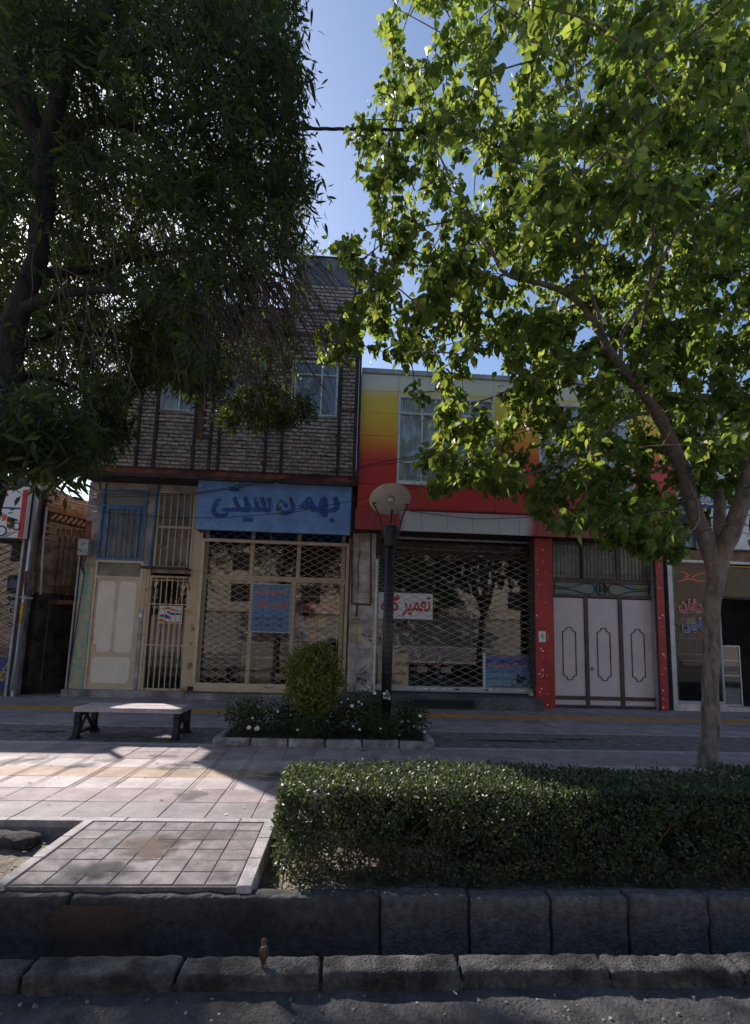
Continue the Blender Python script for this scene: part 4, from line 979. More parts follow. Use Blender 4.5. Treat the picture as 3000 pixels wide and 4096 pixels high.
# ================= painted building (middle-right) =================
YR = 11.25; YB = 10.98
pbd = thing('painted_building', (4, YR, 0), 'two-storey building painted from pale grey through yellow and orange to red, with white windows', 'building')
RX0 = P(1440, 1700, YR)[0]; RX1 = P(2700, 1800, YR)[0]
RZ1 = P(2000, 1505, YR)[2]; RZ0 = P(1900, 2085, YR)[2]
def gradient_mat(name, stops, axis, lo, hi, noise_amt=.08, rough=.45):
    m = bpy.data.materials.new(name); m.use_nodes = True; N = m.node_tree.nodes; L = m.node_tree.links; b = N['Principled BSDF']
    b.inputs['Roughness'].default_value = rough
    geo = N.new('ShaderNodeNewGeometry'); sp = N.new('ShaderNodeSeparateXYZ'); L.new(geo.outputs['Position'], sp.inputs[0])
    n = N.new('ShaderNodeTexNoise'); n.inputs['Scale'].default_value = 1.6; n.inputs['Detail'].default_value = 5; L.new(geo.outputs['Position'], n.inputs['Vector'])
    mr = N.new('ShaderNodeMapRange'); mr.inputs[1].default_value = lo; mr.inputs[2].default_value = hi; L.new(sp.outputs[axis], mr.inputs[0])
    ma = N.new('ShaderNodeMath'); ma.operation = 'MULTIPLY_ADD'; ma.inputs[1].default_value = noise_amt*2; ma.inputs[2].default_value = -noise_amt; L.new(n.outputs[0], ma.inputs[0])
    ad = N.new('ShaderNodeMath'); ad.operation = 'ADD'; L.new(mr.outputs[0], ad.inputs[0]); L.new(ma.outputs[0], ad.inputs[1])
    cr = N.new('ShaderNodeValToRGB'); L.new(ad.outputs[0], cr.inputs[0]); e = cr.color_ramp.elements
    while len(e) < len(stops): e.new(.5)
    for i, (p, c_) in enumerate(stops): e[i].position = p; e[i].color = (*c_, 1)
    L.new(cr.outputs[0], b.inputs['Base Color']); MATS[name] = m; return m
zz = lambda y: P(*s6(110, y), YR)[2]
lo, hi = zz(640), zz(140); f_ = lambda y: (zz(y)-lo)/(hi-lo)
gradient_mat('sprayed_wall', [(0, (.52, .032, .030)), (f_(505), (.68, .045, .03)), (f_(462), (.80, .14, .02)), (f_(410), (.88, .34, .02)), (f_(330), (.90, .56, .04)), (f_(240), (.88, .62, .10)), (f_(205), (.78, .73, .58)), (1, (.72, .72, .68))], 2, lo, hi, .035)
Wa = RZ(s6, 196, 248, 595, 608, YR); Wb = RZ(s6, 780, 280, 1168, 632, YR)
hl = [(Wa[0], Wa[1], Wa[2], Wa[3]), (Wb[0], Wb[1], Wb[2], Wb[3])]
wall_holes('upper_wall', RX0, RZ0, RX1, RZ1-.12, hl, YR+.03, YR+.25, 'mortar', pbd)
rows_ = [zz(y) for y in (700, 605, 505, 405, 310, 220, 130)]; rows_ = [RZ0]+[z for z in rows_ if z > RZ0+.1]; rows_[-1] = RZ1-.12
segs = [(RX0, Wa[0]), (Wa[0], Wa[2]), (Wa[2], Wb[0]), (Wb[0], Wb[2]), (Wb[2], RX1)]
for a, b in segs:
    n = max(1, round((b-a)/.85))
    for i in range(n):
        u, v = a+(b-a)*i/n, a+(b-a)*(i+1)/n
        for c_, d_ in zip(rows_[:-1], rows_[1:]):
            for h in hl:
                if h[0] <= (u+v)/2 <= h[2]:
                    if c_ >= h[1] and d_ <= h[3]: c_ = d_ = None; break
                    if c_ < h[1] < d_: d_ = h[1]
                    elif c_ < h[3] < d_: c_ = h[3]
            if c_ is None or d_-c_ < .03: continue
            bx('wall_panel', u+.003, YR+random.uniform(-.001, .001), c_+.003, v-.003, YR+.029, d_-.003, 'sprayed_wall', pbd, .003)
mat('cap_stone', (.46, .47, .48), .7, .12, 4, .1)
n = 8
for i in range(n): a, b = RX0+(RX1-RX0)*i/n, RX0+(RX1-RX0)*(i+1)/n; bx('coping', a+.004, YR-.05, RZ1-.118, b-.004, YR+.3, RZ1, 'cap_stone', pbd, .006)
bx('side_wall', RX0+.0, YR+.26, 0, RX0+.2, 20, RZ1-.12, 'plaster', pbd); bx('side_wall', RX1-.2, YR+.26, 0, RX1, 20, RZ1-.12, 'plaster', pbd); bx('back_wall', RX0, 20, 0, RX1, 20.2, RZ1, 'plaster', pbd)
bx('roof', RX0+.2, YR+.26, RZ1-.5, RX1-.2, 20, RZ1-.35, 'concrete', pbd); bx('room_wall', RX0+.21, 13.6, RZ0, RX1-.21, 13.7, RZ1-.51, 'dim_room', pbd)
def pwin(h, nsplit):
    f = frame('window', h[0], h[1], h[2], h[3], .055, YR-.01, YR+.07, 'white_paint', pbd, vs=[h[0]+(h[2]-h[0])*k/nsplit for k in range(1, nsplit)], hs=[h[3]-.45, h[1]+.52], mw=.045)
    pane(h[0]+.05, h[1]+.05, h[2]-.05, h[3]-.05, YR+.04, 'window_glass', f); curtain(h[0]+.05, h[1]+.05, h[2]-.05, h[3]-.05, YR+.075, 'curtain', f, 22)
    for z in (h[1]+.14, h[1]+.24, h[1]+.34): g = MB().box(h[0]+.04, YR-.03, z, h[2]-.04, YR-.018, z+.012); obj('guard_bar', g, 'grey_paint', f)
    bx('sill', h[0]-.02, YR-.07, h[1]-.05, h[2]+.02, YR+.02, h[1]-.002, 'white_paint', f, .006)
pwin(Wa, 4); pwin(Wb, 4)
# marble band over the shop and garage
bz1, bz0 = P(*s3(1000, 318), YB)[2], P(*s3(1000, 482), YB)[2]
BX0, BX1 = P(*s3(42, 380), YB)[0], P(2672, 2110, YB)[0]
xa_, xb_ = P(*s3(425, 380), YB)[0], P(*s3(1490, 420), YB)[0]
sp_ = BX1-BX0; fx_ = lambda X: (X-BX0)/sp_
gradient_mat('band_paint', [(0, (.34, .035, .04)), (fx_(xa_)-.02, (.34, .035, .04)), (fx_(xa_)+.015, (.50, .48, .49)), (fx_(xb_)-.02, (.52, .50, .50)), (fx_(xb_)+.015, (.36, .05, .055)), (1, (.33, .045, .05))], 0, BX0, BX1, .03, .35)
edges = [BX0]+[P(*s3(x, 400), YB)[0] for x in (205, 410, 590, 805, 1010, 1230, 1400, 1545)]+[P(*s4(x, 370), YB)[0] for x in (330, 560, 790)]+[BX1]
for a, b in zip(edges[:-1], edges[1:]): bx('marble_slab', a+.003, YB, bz0, b-.003, YB+.03, bz1, 'band_paint', pbd, .004)
bx('band_top', BX0, YB+.031, bz1-.05, BX1, YR-.002, bz1-.01, 'marble_old', pbd); bx('band_soffit', BX0, YB+.031, bz0+.0, BX1, 11.9, bz0+.08, 'rust_dark', pbd)
bx('wall_strip', BX0+.02, YR+.0, bz1-.01, RX1-.01, YR+.03, RZ0-.002, 'red_paint', pbd) if RZ0-bz1 > .02 else None
# ground floor: step, red pillars
PX = [P(*s3(x, 1200), 11.2)[0] for x in (1532, 1640)]
sxa = px1+.02
bx('step', px0-.1, 10.72, 0, PX[0]-.01, 11.6, .255, 'dark_concrete', pbd, .015)
vx0, vz0, vx1, vz1 = RZ(s3, 528, 1858, 1015, 1925, 10.72)
vn = thing('floor_vent', ((vx0+vx1)/2, 10.71, vz0), 'long dark louvred vent set in the step under the grey lattice shutter', 'vent')
bx('recess', vx0, 10.706, max(.03, vz0), vx1, 10.719, min(.235, vz1), 'black_print', vn)
zq = max(.03, vz0); zr = min(.235, vz1)
for i in range(9): z = zq+(zr-zq)*(i+.5)/9; bx('slat', vx0+.01, 10.695, z-.004, vx1-.01, 10.7055, z+.004, 'black_iron', vn)
for i in range(4): X = vx0+(vx1-vx0)*i/3; bx('divider', X-.008, 10.69, zq, X+.008, 10.694, zr, 'black_iron', vn)
def red_pillar(x0, x1, y, label, joints):
    t = thing('red_pillar', ((x0+x1)/2, y, 0), label, 'pillar')
    bx('core', x0+.005, y+.021, 0, x1-.005, y+.4, bz0-.001, 'mortar', t)
    zz_ = [0.005]+joints+[bz0-.002]
    for a, b in zip(zz_[:-1], zz_[1:]): bx('red_tile', x0, y, a+.003, x1, y+.02, b-.003, 'red_paint', t, .003)
    g, g2 = MB(), MB()
    for i in range(26):
        X, Z = random.uniform(x0+.03, x1-.03), random.uniform(.05, bz0-.1); r = random.uniform(.008, .02)
        (g if i % 3 else g2).disc((X, y+.0, Z), r, (0, -1, 0), .0012, 10)
    obj('white_dots', g, 'white_print', t, kind='stuff'); obj('yellow_dots', g2, 'yellow_pipe', t, kind='stuff')
    return t
rp = red_pillar(PX[0], PX[1], 11.2, 'red tiled pillar with white and yellow dots between the grey shutter and the garage door', [P(*s3(1580, y), 11.2)[2] for y in (1690, 1470, 1260, 1060, 855, 660)])
QX = [P(*s4(x, 1300), 11.2)[0] for x in (985, 1040)]
red_pillar(QX[0], QX[1], 11.2, 'slim red pillar with spots to the right of the mauve garage door', [.6, 1.2, 1.8, 2.4])
ic = RZ(s3, 1560, 1290, 1615, 1380, 11.18)
t = thing('door_entry_panel', ((ic[0]+ic[2])/2, 11.18, ic[1]), 'pale intercom panel with a green screen on the red tiled pillar', 'intercom')
bx('case', ic[0], 11.165, ic[1], ic[2], 11.1995, ic[3], 'white_print', t, .005); bx('screen', ic[0]+.05, 11.161, ic[3]-.16, ic[2]-.05, 11.1645, ic[3]-.05, 'peel_green', t)
g = MB(); 
for i in range(3):
    for j in range(3): X = ic[0]+.08+i*.055; Z = ic[1]+.05+j*.05; g.box(X, 11.1615, Z, X+.03, 11.1648, Z+.03)
obj('buttons', g, 'grey_paint', t)
# shop behind the grey shutter
YQ = 11.50
ox0, ox1 = px1+.005, PX[0]-.005
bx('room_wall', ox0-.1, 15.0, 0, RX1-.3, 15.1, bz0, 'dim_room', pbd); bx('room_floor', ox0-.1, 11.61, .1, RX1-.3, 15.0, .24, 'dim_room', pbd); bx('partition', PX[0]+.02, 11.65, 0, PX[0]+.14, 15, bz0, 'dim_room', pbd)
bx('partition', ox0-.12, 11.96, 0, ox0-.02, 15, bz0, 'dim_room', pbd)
sw = thing('shop_window', ((ox0+ox1)/2, YQ+.2, .26), 'large glass shop window behind the grey rolling lattice shutter', 'shop window')
fx0, fx1 = P(*s3(232, 1150), YQ+.18)[0], P(*s3(1480, 1150), YQ+.18)[0]
frame('frame', fx0-.05, .26, fx1+.05, bz0-.003, .05, YQ+.17, YQ+.22, 'grey_paint', sw)
pane(fx0, .31, fx1, bz0-.06, YQ+.2, 'shop_glass', sw)
ls = thing('lattice_shutter', ((ox0+ox1)/2, YQ, .26), 'grey lattice shutter with a rusty rolled top pulled down over the middle shop', 'shutter')
lz1 = P(*s3(850, 690), YQ)[2]; lz0 = .30; lxa, lxb = P(*s3(222, 1150), YQ)[0], P(*s3(1500, 1150), YQ)[0]
lattice(lxa, lz0+.11, lxb, lz1, YQ, .35, .152, 'lattice_grey', ls, .010)
mat('lattice_rust', (.15, .10, .085), .8, .3, 8)
lattice(lxa, lz1-.03, lxb, lz1+.33, YQ-.012, .30, .10, 'lattice_rust', ls, .013, name='rolled_lattice'); lattice(lxa, lz1+.02, lxb, lz1+.38, YQ+.02, .33, .08, 'lattice_rust', ls, .012, name='rolled_lattice')
bx('bottom_rail', lxa, YQ-.02, lz0, lxb, YQ+.02, lz0+.11, 'alu', ls, .004)
for i in range(14):
    X = random.uniform(lxa+.1, lxb-.2); w = random.uniform(.04, .13); bx('label_strip', X, YQ-.0225, lz0+.03+random.uniform(0, .02), X+w, YQ-.0205, lz0+.07, random.choice(['black_print', 'white_print', 'white_print']), ls)
for a, b in ((lxa-.09, lxa-.005), (lxb+.005, lxb+.10)): bx('guide_rail', a, YQ-.05, .258, b, YQ+.05, P(*s3(850, 720), YQ)[2], 'white_paint', ls, .006)
for X in (lxa-.07, lxb+.02): bx('roller_bracket', X, YQ-.08, lz1+.02, X+.10, YQ+.06, bz0-.01, 'rust_dark', ls)
g = MB(); g.tube([(lxa-.06, YQ+.03, lz1+.22), (lxb+.08, YQ+.03, lz1+.2)], .035, 10); obj('roller_shaft', g, 'lattice_rust', ls, True)
g = MB(); lkp = P(*s3(1500, 1808), 11.4); g.box(lkp[0]-.05, 11.40, lkp[2]-.05, lkp[0]+.05, 11.44, lkp[2]+.03); g.tube([(lkp[0]-.03, 11.42, lkp[2]+.03), (lkp[0]-.03, 11.42, lkp[2]+.07), (lkp[0]+.03, 11.42, lkp[2]+.07), (lkp[0]+.03, 11.42, lkp[2]+.03)], .008, 6)
tag(obj('padlock', g, 'white_paint'), 'pale padlock at the lower right corner of the grey lattice shutter', 'padlock')
# posters in the window
YP = YQ+.14
w1 = RC(1512, 2372, 1731, 2476, YP); t = thing('window_poster', ((w1[0]+w1[2])/2, YP, w1[1]), 'white poster with bold red Persian lettering behind the grey lattice shutter', 'poster')
bx('board', w1[0], YP, w1[1], w1[2], YP+.006, w1[3], 'white_print', t)
ww_, hh_ = w1[2]-w1[0], w1[3]-w1[1]
text('تعمیر', w1[0]+ww_*.44, w1[1]+hh_*.10, w1[0]+ww_*.96, w1[1]+hh_*.88, YP-.002, 'red_print', t, .026); text('گاه', w1[0]+ww_*.05, w1[1]+hh_*.30, w1[0]+ww_*.40, w1[1]+hh_*.94, YP-.002, 'red_print', t, .026)
w2 = RC(1942, 2621, 2119, 2757, YP); t = thing('window_poster', ((w2[0]+w2[2])/2, YP, w2[1]), 'blue poster with a motorcycle picture at the lower right behind the grey shutter', 'poster')
gradient_mat('poster_blue', [(0, (.20, .34, .46)), (.45, (.10, .28, .50)), (.8, (.02, .05, .30)), (1, (.16, .14, .34))], 2, w2[1], w2[3], .01)
bx('board', w2[0], YP, w2[1], w2[2], YP+.006, w2[3], 'poster_blue', t); bx('edge_strip', w2[0]-.06, YP, w2[1], w2[0]-.002, YP+.006, w2[3]+.03, 'white_print', t)
a_, b_, c_, d_ = w2; U = lambda u, v: (a_+(c_-a_)*u, b_+(d_-b_)*v)
def tx(txt, u0, v0, u1, v1, m, bold, y=YP-.002): p0, p1 = U(u0, v0), U(u1, v1); text(txt, p0[0], p0[1], p1[0], p1[1], y, m, t, bold)
tx('تعمیرگاه موتورسیکلت', .06, .62, .94, .80, 'white_print', .04, YP-.001); tx('تعمیرگاه موتورسیکلت', .07, .63, .93, .79, 'red_print', .012, YP-.006)
tx('تعمیرات تخصصی', .06, .47, .68, .56, 'rust', .015); tx('روغن و باطری', .06, .27, .55, .35, 'black_print', .02); tx('۰۹۱۳۲۸۴۰۷۵۶', .15, .03, .70, .11, 'black_print', .03)
g = MB()
def ring(g, cx_, cz_, r, w, y, n=20):
    for k in range(n):
        a0, a1 = 2*math.pi*k/n, 2*math.pi*(k+1)/n; b = len(g.v)
        for a, rr_ in ((a0, r), (a1, r), (a1, r-w), (a0, r-w)): g.v.append((cx_+math.cos(a)*rr_, y, cz_+math.sin(a)*rr_))
        g.f.append((b, b+1, b+2, b+3))
c1, c2 = U(.66, .20), U(.90, .20); ring(g, c1[0], c1[1], .085, .02, YP-.003); ring(g, c2[0], c2[1], .085, .025, YP-.003)
g.prism([U(.68, .26), U(.72, .46), U(.78, .40), U(.93, .38), U(.86, .30), U(.84, .20), U(.76, .18)], YP-.003, YP-.002); obj('motorcycle_print', g, 'black_print', t)
w3 = RC(1511, 2612, 1634, 2752, YP); t = thing('window_poster', ((w3[0]+w3[2])/2, YP, w3[1]), 'beige poster with black and purple writing at the lower left behind the grey shutter', 'poster')
bx('board', w3[0], YP, w3[1], w3[2], YP+.006, w3[3], 'old_cream', t)
a_, b_, c_, d_ = w3
tx('موتور', .52, .62, .96, .80, 'purple_print', .024); tx('بولس زنی', .10, .36, .94, .52, 'black_print', .024); tx('موجود است', .10, .10, .80, .26, 'black_print', .024)
# two motorcycles parked inside
def motorcycle(x, y, zf, label):
    t = thing('parked_motorcycle', (x, y, zf), label, 'motorcycle', )
    def wheel(yy):
        g = MB(); 
        for k in range(20):
            a0, a1 = 2*math.pi*k/20, 2*math.pi*(k+1)/20
            g.tube([(x, yy+math.cos(a0)*.26, zf+.30+math.sin(a0)*.26), (x, yy+math.cos(a1)*.26, zf+.30+math.sin(a1)*.26)], .045, 8, False)
        o = obj('wheel', g, 'black_print', t, True); g = MB(); g.tube([(x-.05, yy, zf+.3), (x+.05, yy, zf+.3)], .05, 10)
        for k in range(8): a = k*math.pi/4; g.tube([(x, yy, zf+.3), (x, yy+math.cos(a)*.23, zf+.3+math.sin(a)*.23)], .006, 5)
        obj('hub', g, 'alu', o)
    wheel(y); wheel(y+1.25)
    g = MB(); g.tube([(x, y-.28, zf+.70), (x, y+.1, zf+.78), (x, y+.55, zf+.76)], [.09, .12, .10], 10); obj('saddle', g, 'black_iron', t, True)
    g = MB(); g.tube([(x, y+.5, zf+.75), (x, y+.72, zf+.86), (x, y+.98, zf+.82)], [.09, .15, .08], 12); obj('fuel_tank', g, 'deep_blue', t, True)
    g = MB(); g.box(x-.12, y+.45, zf+.28, x+.12, y+.82, zf+.6); g.tube([(x-.13, y+.4, zf+.28), (x-.14, y-.3, zf+.33)], .04, 8); obj('engine', g, 'grey_paint', t)
    g = MB(); g.tube([(x, y+1.25, zf+.3), (x, y+1.0, zf+1.0)], .03, 8); g.tube([(x-.36, y+.88, zf+1.06), (x, y+1.0, zf+1.02), (x+.36, y+.88, zf+1.06)], .016, 8); obj('fork_and_handlebar', g, 'alu', t)
    g = MB(); g.tube([(x, y-.34, zf+.52), (x, y-.1, zf+.62), (x, y+.2, zf+.55)], [.07, .09, .05], 8); obj('mudguard', g, 'black_iron', t)
    bx('tail_light', x-.06, y-.37, zf+.60, x+.06, y-.33, zf+.67, 'red_print', t, .006)
    o = bx('number_plate', x-.12, y-.40, zf+.44, x+.12, y-.395, zf+.57, 'white_print', t)
    for s in (-1, 1): g = MB(); g.tube([(x+s*.05, y-.32, zf+.63), (x+s*.17, y-.33, zf+.63)], .01, 6); g.tube([(x+s*.17, y-.36, zf+.63), (x+s*.17, y-.29, zf+.63)], [.028, .02], 10); obj('indicator', g, 'orange_print', t)
    text('۴۸۲', x-.09, zf+.46, x+.09, zf+.55, y-.402, 'black_print', o)
motorcycle(P(1678, 2660, 12.4)[0], 12.35, .25, 'motorcycle parked inside the middle shop, left of the pair behind the shutter'); motorcycle(P(1768, 2660, 12.4)[0], 12.3, .25, 'motorcycle parked inside the middle shop, right of the pair behind the shutter')

# --- garage door
YD = 11.45
t = thing('garage_door', (P(2405, 2800, YD)[0], YD, 0), 'mauve three-leaf garage door with brown frame and raised mouldings under a barred transom', 'garage door')
gx = [P(*s4(x, 1300), YD)[0] for x in (196, 450, 703, 950)]; gzt = P(*s4(560, 903), YD)[2]; gzb = .02
fr_ = MB()
for i, X in enumerate(gx): fr_.box(X-.045, YD-.05, gzb, X+.045, YD+.03, gzt)
obj('frame', fr_, 'garage_trim', t)
bx('top_rail', gx[0]-.045, YD-.051, gzt+.001, gx[3]+.045, YD+.031, gzt+.07, 'garage_trim', t)
zr_ = P(*s4(560, 1640), YD)[2]
for i in range(3):
    a, b = gx[i]+.046, gx[i+1]-.046
    lf = bx('door_leaf', a, YD-.02, zr_+.045, b, YD+.02, gzt-.02, 'garage', t, .004); bx('lower_panel', a, YD-.02, .07, b, YD+.02, zr_-.045, 'garage', t, .004)
    bx('mid_rail', a, YD-.04, zr_-.04, b, YD+.015, zr_+.04, 'garage_trim', t); bx('bottom_rail', a, YD-.04, .02, b, YD+.015, .065, 'garage_trim', t)
    mxx = (a+b)/2; hw = .155; zu, zl = P(*s4(560, 1125), YD)[2], P(*s4(560, 1508), YD)[2]; k = .10
    pl_ = []
    def arc(cx_, cz_, r, a0, a1): return [(cx_+math.cos(math.radians(a0+(a1-a0)*q/5))*r, cz_+math.sin(math.radians(a0+(a1-a0)*q/5))*r) for q in range(6)]
    pl_ += arc(mxx-hw, zu, k, 0, -90)[::1]
    left_ = [(mxx-hw+k, zu)]+arc(mxx-hw, zu, k, 0, -90)+[(mxx-hw, zu-k-.0)]+[(mxx-hw, zl+k)]+arc(mxx-hw, zl, k, 90, 0)
    right_ = [(2*mxx-p[0], p[1]) for p in left_][::-1]
    loop = left_+right_+[left_[0]]
    g = MB()
    for p0, p1 in zip(loop[:-1], loop[1:]):
        if abs(p0[0]-p1[0])+abs(p0[1]-p1[1]) > 1e-4: g.bar((p0[0], YD-.024, p0[1]), (p1[0], YD-.028, p1[1]), .018, .020, (0, 1, 0))
    obj('moulding', g, 'garage_trim', lf)
kn = P(*s4(498, 1418), YD-.03); g = MB(); g.tube([(kn[0], YD-.02, kn[2]), (kn[0], YD-.028, kn[2])], .052, 18); g.tube([(kn[0], YD-.028, kn[2]), (kn[0], YD-.07, kn[2]), (kn[0], YD-.075, kn[2])], [.02, .026, .012], 14); obj('door_knob', g, 'alu', t, True)
zo = P(*s4(560, 786), YD)[2]; zg = P(*s4(560, 488), YD)[2]
bx('ornament_rail', gx[0]-.045, YD-.05, zo-.03, gx[3]+.045, YD+.03, zo+.03, 'garage_trim', t)
bx('backing_panel', gx[0], YD+.0, gzt+.071, gx[3], YD+.02, zo-.031, 'peel_blue' if 'peel_blue' in MATS else mat('peel_blue', (.13, .21, .23), .5, .3, 3, col2=(.22, .21, .13)), t)
om = (gx[0]+gx[3])/2; oz = (gzt+.07+zo-.03)/2; oh = (zo-.03-gzt-.07)/2
g = MB()
def loopt(pts, r=.009): g.tube([(om+px_, YD-.02, oz+pz_*oh) for px_, pz_ in pts], r, 6)
loopt([(math.cos(a*math.pi/12)*oh*.95*1.0, math.sin(a*math.pi/12)*.95) for a in range(25)], .012)
for dx in (-.05, -.02, .05, .08): loopt([(dx, .6), (dx, -.5)], .010)
for s in (-1, 1):
    pts = [(s*(oh+.03), 0), (s*(oh+.05), .6), (s*(oh+.17), .93), (s*(oh+.35), .75), (s*(oh+.60), .18), (s*(oh+.85), .12), (s*(oh+.98), .35), (s*(oh+1.08), .1), (s*(oh+.98), -.1), (s*(oh+.85), -.15), (s*(oh+.60), -.25), (s*(oh+.35), -.75), (s*(oh+.17), -.93), (s*(oh+.05), -.6), (s*(oh+.03), 0)]
    sm = []
    for i in range(len(pts)-1):
        p0, p1, p2, p3 = pts[max(i-1, 0)], pts[i], pts[i+1], pts[min(i+2, len(pts)-1)]
        for q_ in range(5):
            u = q_/5; sm.append(tuple(.5*((2*p1[j])+(-p0[j]+p2[j])*u+(2*p0[j]-5*p1[j]+4*p2[j]-p3[j])*u*u+(-p0[j]+3*p1[j]-3*p2[j]+p3[j])*u**3) for j in (0, 1)))
    loopt(sm+[pts[-1]]); loopt([(s*1.22, .9), (s*1.22, -.9)], .012); loopt([(s*1.16, .9), (s*1.16, -.9)], .008)
obj('iron_scroll', g, 'black_iron', t, True)
tr = thing('barred_transom', (om, YD, zo), 'wide barred transom window with pale curtains above the mauve garage door', 'window')
frame('frame', gx[0]-.045, zo+.031, gx[3]+.045, zg+.06, .045, YD-.03, YD+.05, 'garage_trim', tr, vs=[P(*s4(418, 620), YD)[0], P(*s4(678, 620), YD)[0]], mw=.06)
pane(gx[0], zo+.06, gx[3], zg+.02, YD+.03, 'dusty_glass', tr); curtain(gx[0], zo+.03, gx[0]+(gx[3]-gx[0])*.80, zg+.05, YD+.14, 'curtain', tr, 24); curtain(gx[0]+(gx[3]-gx[0])*.81, zo+.03, gx[3], zg+.05, YD+.14, 'curtain_blue', tr, 7)
for k in range(27): X = gx[0]+(gx[3]-gx[0])*(k+.5)/27; obj('bar', MB().box(X-.007, YD-.048, zo+.032, X+.007, YD-.032, zg+.05), 'garage_trim', tr)
for z in (zo+.18, zg-.10): obj('cross_bar', MB().box(gx[0]-.02, YD-.06, z-.008, gx[3]+.02, YD-.049, z+.008), 'garage_trim', tr)
bx('door_head', gx[0]-.05, YD-.03, zg+.062, gx[3]+.05, YD+.3, bz0-.001, 'rust_dark', pbd)
bx('garage_jamb', PX[1]+.001, 11.22, .0, gx[0]-.047, YD+.2, bz0-.002, 'red_paint', pbd); bx('garage_jamb', gx[3]+.047, 11.30, .0, QX[0]-.001, YD+.2, bz0-.002, 'alu', pbd)
g = MB(); g.tube([(QX[1]+.06, 11.35, 0), (QX[1]+.06, 11.35, bz0)], .05, 12); obj('dark_pipe', g, 'black_iron', pbd)

# ================= corner shop (right edge) =================
cs_ = thing('corner_shop', (9.5, 11.4, 0), 'shop at the right edge with white framed window and dark doorway behind the trunk', 'shop')
KX0 = P(2678, 2500, 11.3)[0]; KX1 = 16.
AX = P(2697, 2500, 11.3)[0]
bx('corner_post', KX0, 11.28, 0, AX, 11.45, P(2690, 2235, 11.3)[2]+.3, 'alu', cs_, .006)
kzt = P(2800, 2250, 11.4)[2]; kdx = P(2895, 2550, 11.4)[0]
bx('sill', AX+.002, 11.32, 0, kdx-.05, 11.6, .16, 'marble', cs_, .01); bx('sill', kdx-.04, 11.34, 0, KX1, 11.6, .10, 'marble', cs_, .01)
frame('window_frame', AX+.002, .165, kdx-.04, kzt, .05, 11.40, 11.46, 'grey_paint', cs_)
pane(AX+.05, .21, kdx-.09, kzt-.05, 11.43, 'dark_glass', cs_, 'window_pane')
bx('header', AX-.1, 11.30, kzt+.001, KX1, 11.5, kzt+.28, 'alley_plaster', cs_); bx('white_rail', AX, 11.26, kzt-.03, KX1, 11.299, kzt+.03, 'white_paint', cs_)
zdh = P(2950, 2392, 11.4)[2]
bx('door_head', kdx, 11.40, zdh-.03, KX1, 11.46, zdh+.03, 'rust_dark', cs_); pane(kdx, zdh+.03, KX1-5, kzt-.04, 11.43, 'dark_glass', cs_, 'fanlight')
bx('yellow_strip', kdx, 11.39, kzt-.09, KX1, 11.399, kzt-.05, 'yellow_pipe', cs_)
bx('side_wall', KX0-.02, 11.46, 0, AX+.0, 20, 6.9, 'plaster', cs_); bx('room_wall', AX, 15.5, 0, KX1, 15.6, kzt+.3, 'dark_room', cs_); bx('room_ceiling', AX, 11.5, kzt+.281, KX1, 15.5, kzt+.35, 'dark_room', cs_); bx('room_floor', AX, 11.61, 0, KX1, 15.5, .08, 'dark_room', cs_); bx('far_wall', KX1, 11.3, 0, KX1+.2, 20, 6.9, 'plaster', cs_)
mat('pale_blue', (.42, .52, .62), .5, .08, 3); zf = kzt+.35
wall_holes('upper_wall', KX0, zf, KX1, 7.4, [(AX+1.1, zf+1.3, AX+2.6, zf+2.9), (AX+3.4, zf+1.3, AX+4.9, zf+2.9)], 11.32, 11.5, 'pale_blue', cs_)
for a in (AX+1.1, AX+3.4):
    f = frame('window', a, zf+1.3, a+1.5, zf+2.9, .05, 11.36, 11.42, 'white_paint', cs_, vs=[a+.75]); pane(a+.05, zf+1.35, a+1.45, zf+2.85, 11.39, 'window_glass', f); curtain(a+.05, zf+1.35, a+1.45, zf+2.85, 11.47, 'curtain', f, 9)
bx('cornice', KX0-.1, 10.9, 7.401, KX1, 11.6, 7.6, 'rust_dark', cs_); bx('roof', KX0, 11.5, 7.1, KX1, 20, 7.3, 'concrete', cs_); bx('stone_band', KX0+.0, 11.28, zf+.9, KX1, 11.319, zf+1.15, 'plaster', cs_)
sz0, sz1 = P(2900, 2195, 11.0)[2], P(2900, 2015, 11.0)[2]; sx_ = P(2806, 2100, 11.0)[0]
t = thing('white_shop_sign', (sx_+1, 11.0, sz0), 'white shop sign board with red lines at the right edge behind the tree', 'sign')
bx('board', sx_, 11.0, sz0, KX1-1, 11.22, sz1, 'white_paint', t, .01); bx('blue_stripe', sx_+.01, 10.997, sz1-.12, KX1-1.01, 10.9995, sz1-.04, 'deep_blue', t)
g = MB(); g.bar((sx_+.2, 10.996, sz0+.75), (sx_+3, 10.996, sz0+.25), .03, .002, (0, 1, 0)); g.bar((sx_+.2, 10.996, sz0+.55), (sx_+3, 10.996, sz0+.05), .015, .002, (0, 1, 0)); obj('red_line', g, 'red_print', t)
dk = RC(2684, 2062, 2778, 2100, 10.9); t = bx('awning_box', dk[0], 10.75, dk[1], dk[2]+.1, 11.25, dk[3], 'black_iron', None, .02); tag(t, 'black roller awning box under the leaves at the left of the white sign', 'awning')
for nm, body, r, m in (('lettering', 'عرفان', (2716, 2398, 2838, 2452), 'red_print'), ('lettering', 'پاچی', (2728, 2472, 2822, 2534), 'deep_blue')):
    q_ = RC(*r, 11.41); text(body, q_[0]-.012, q_[1]-.012, q_[2]+.012, q_[3]+.012, 11.412, 'white_print', cs_, .05); text(body, *q_, 11.405, m, cs_, .022)
def qn(x, y): r = P(2600+x/2.255, 1900+y/2.255, 11.55); return r[0], r[2]
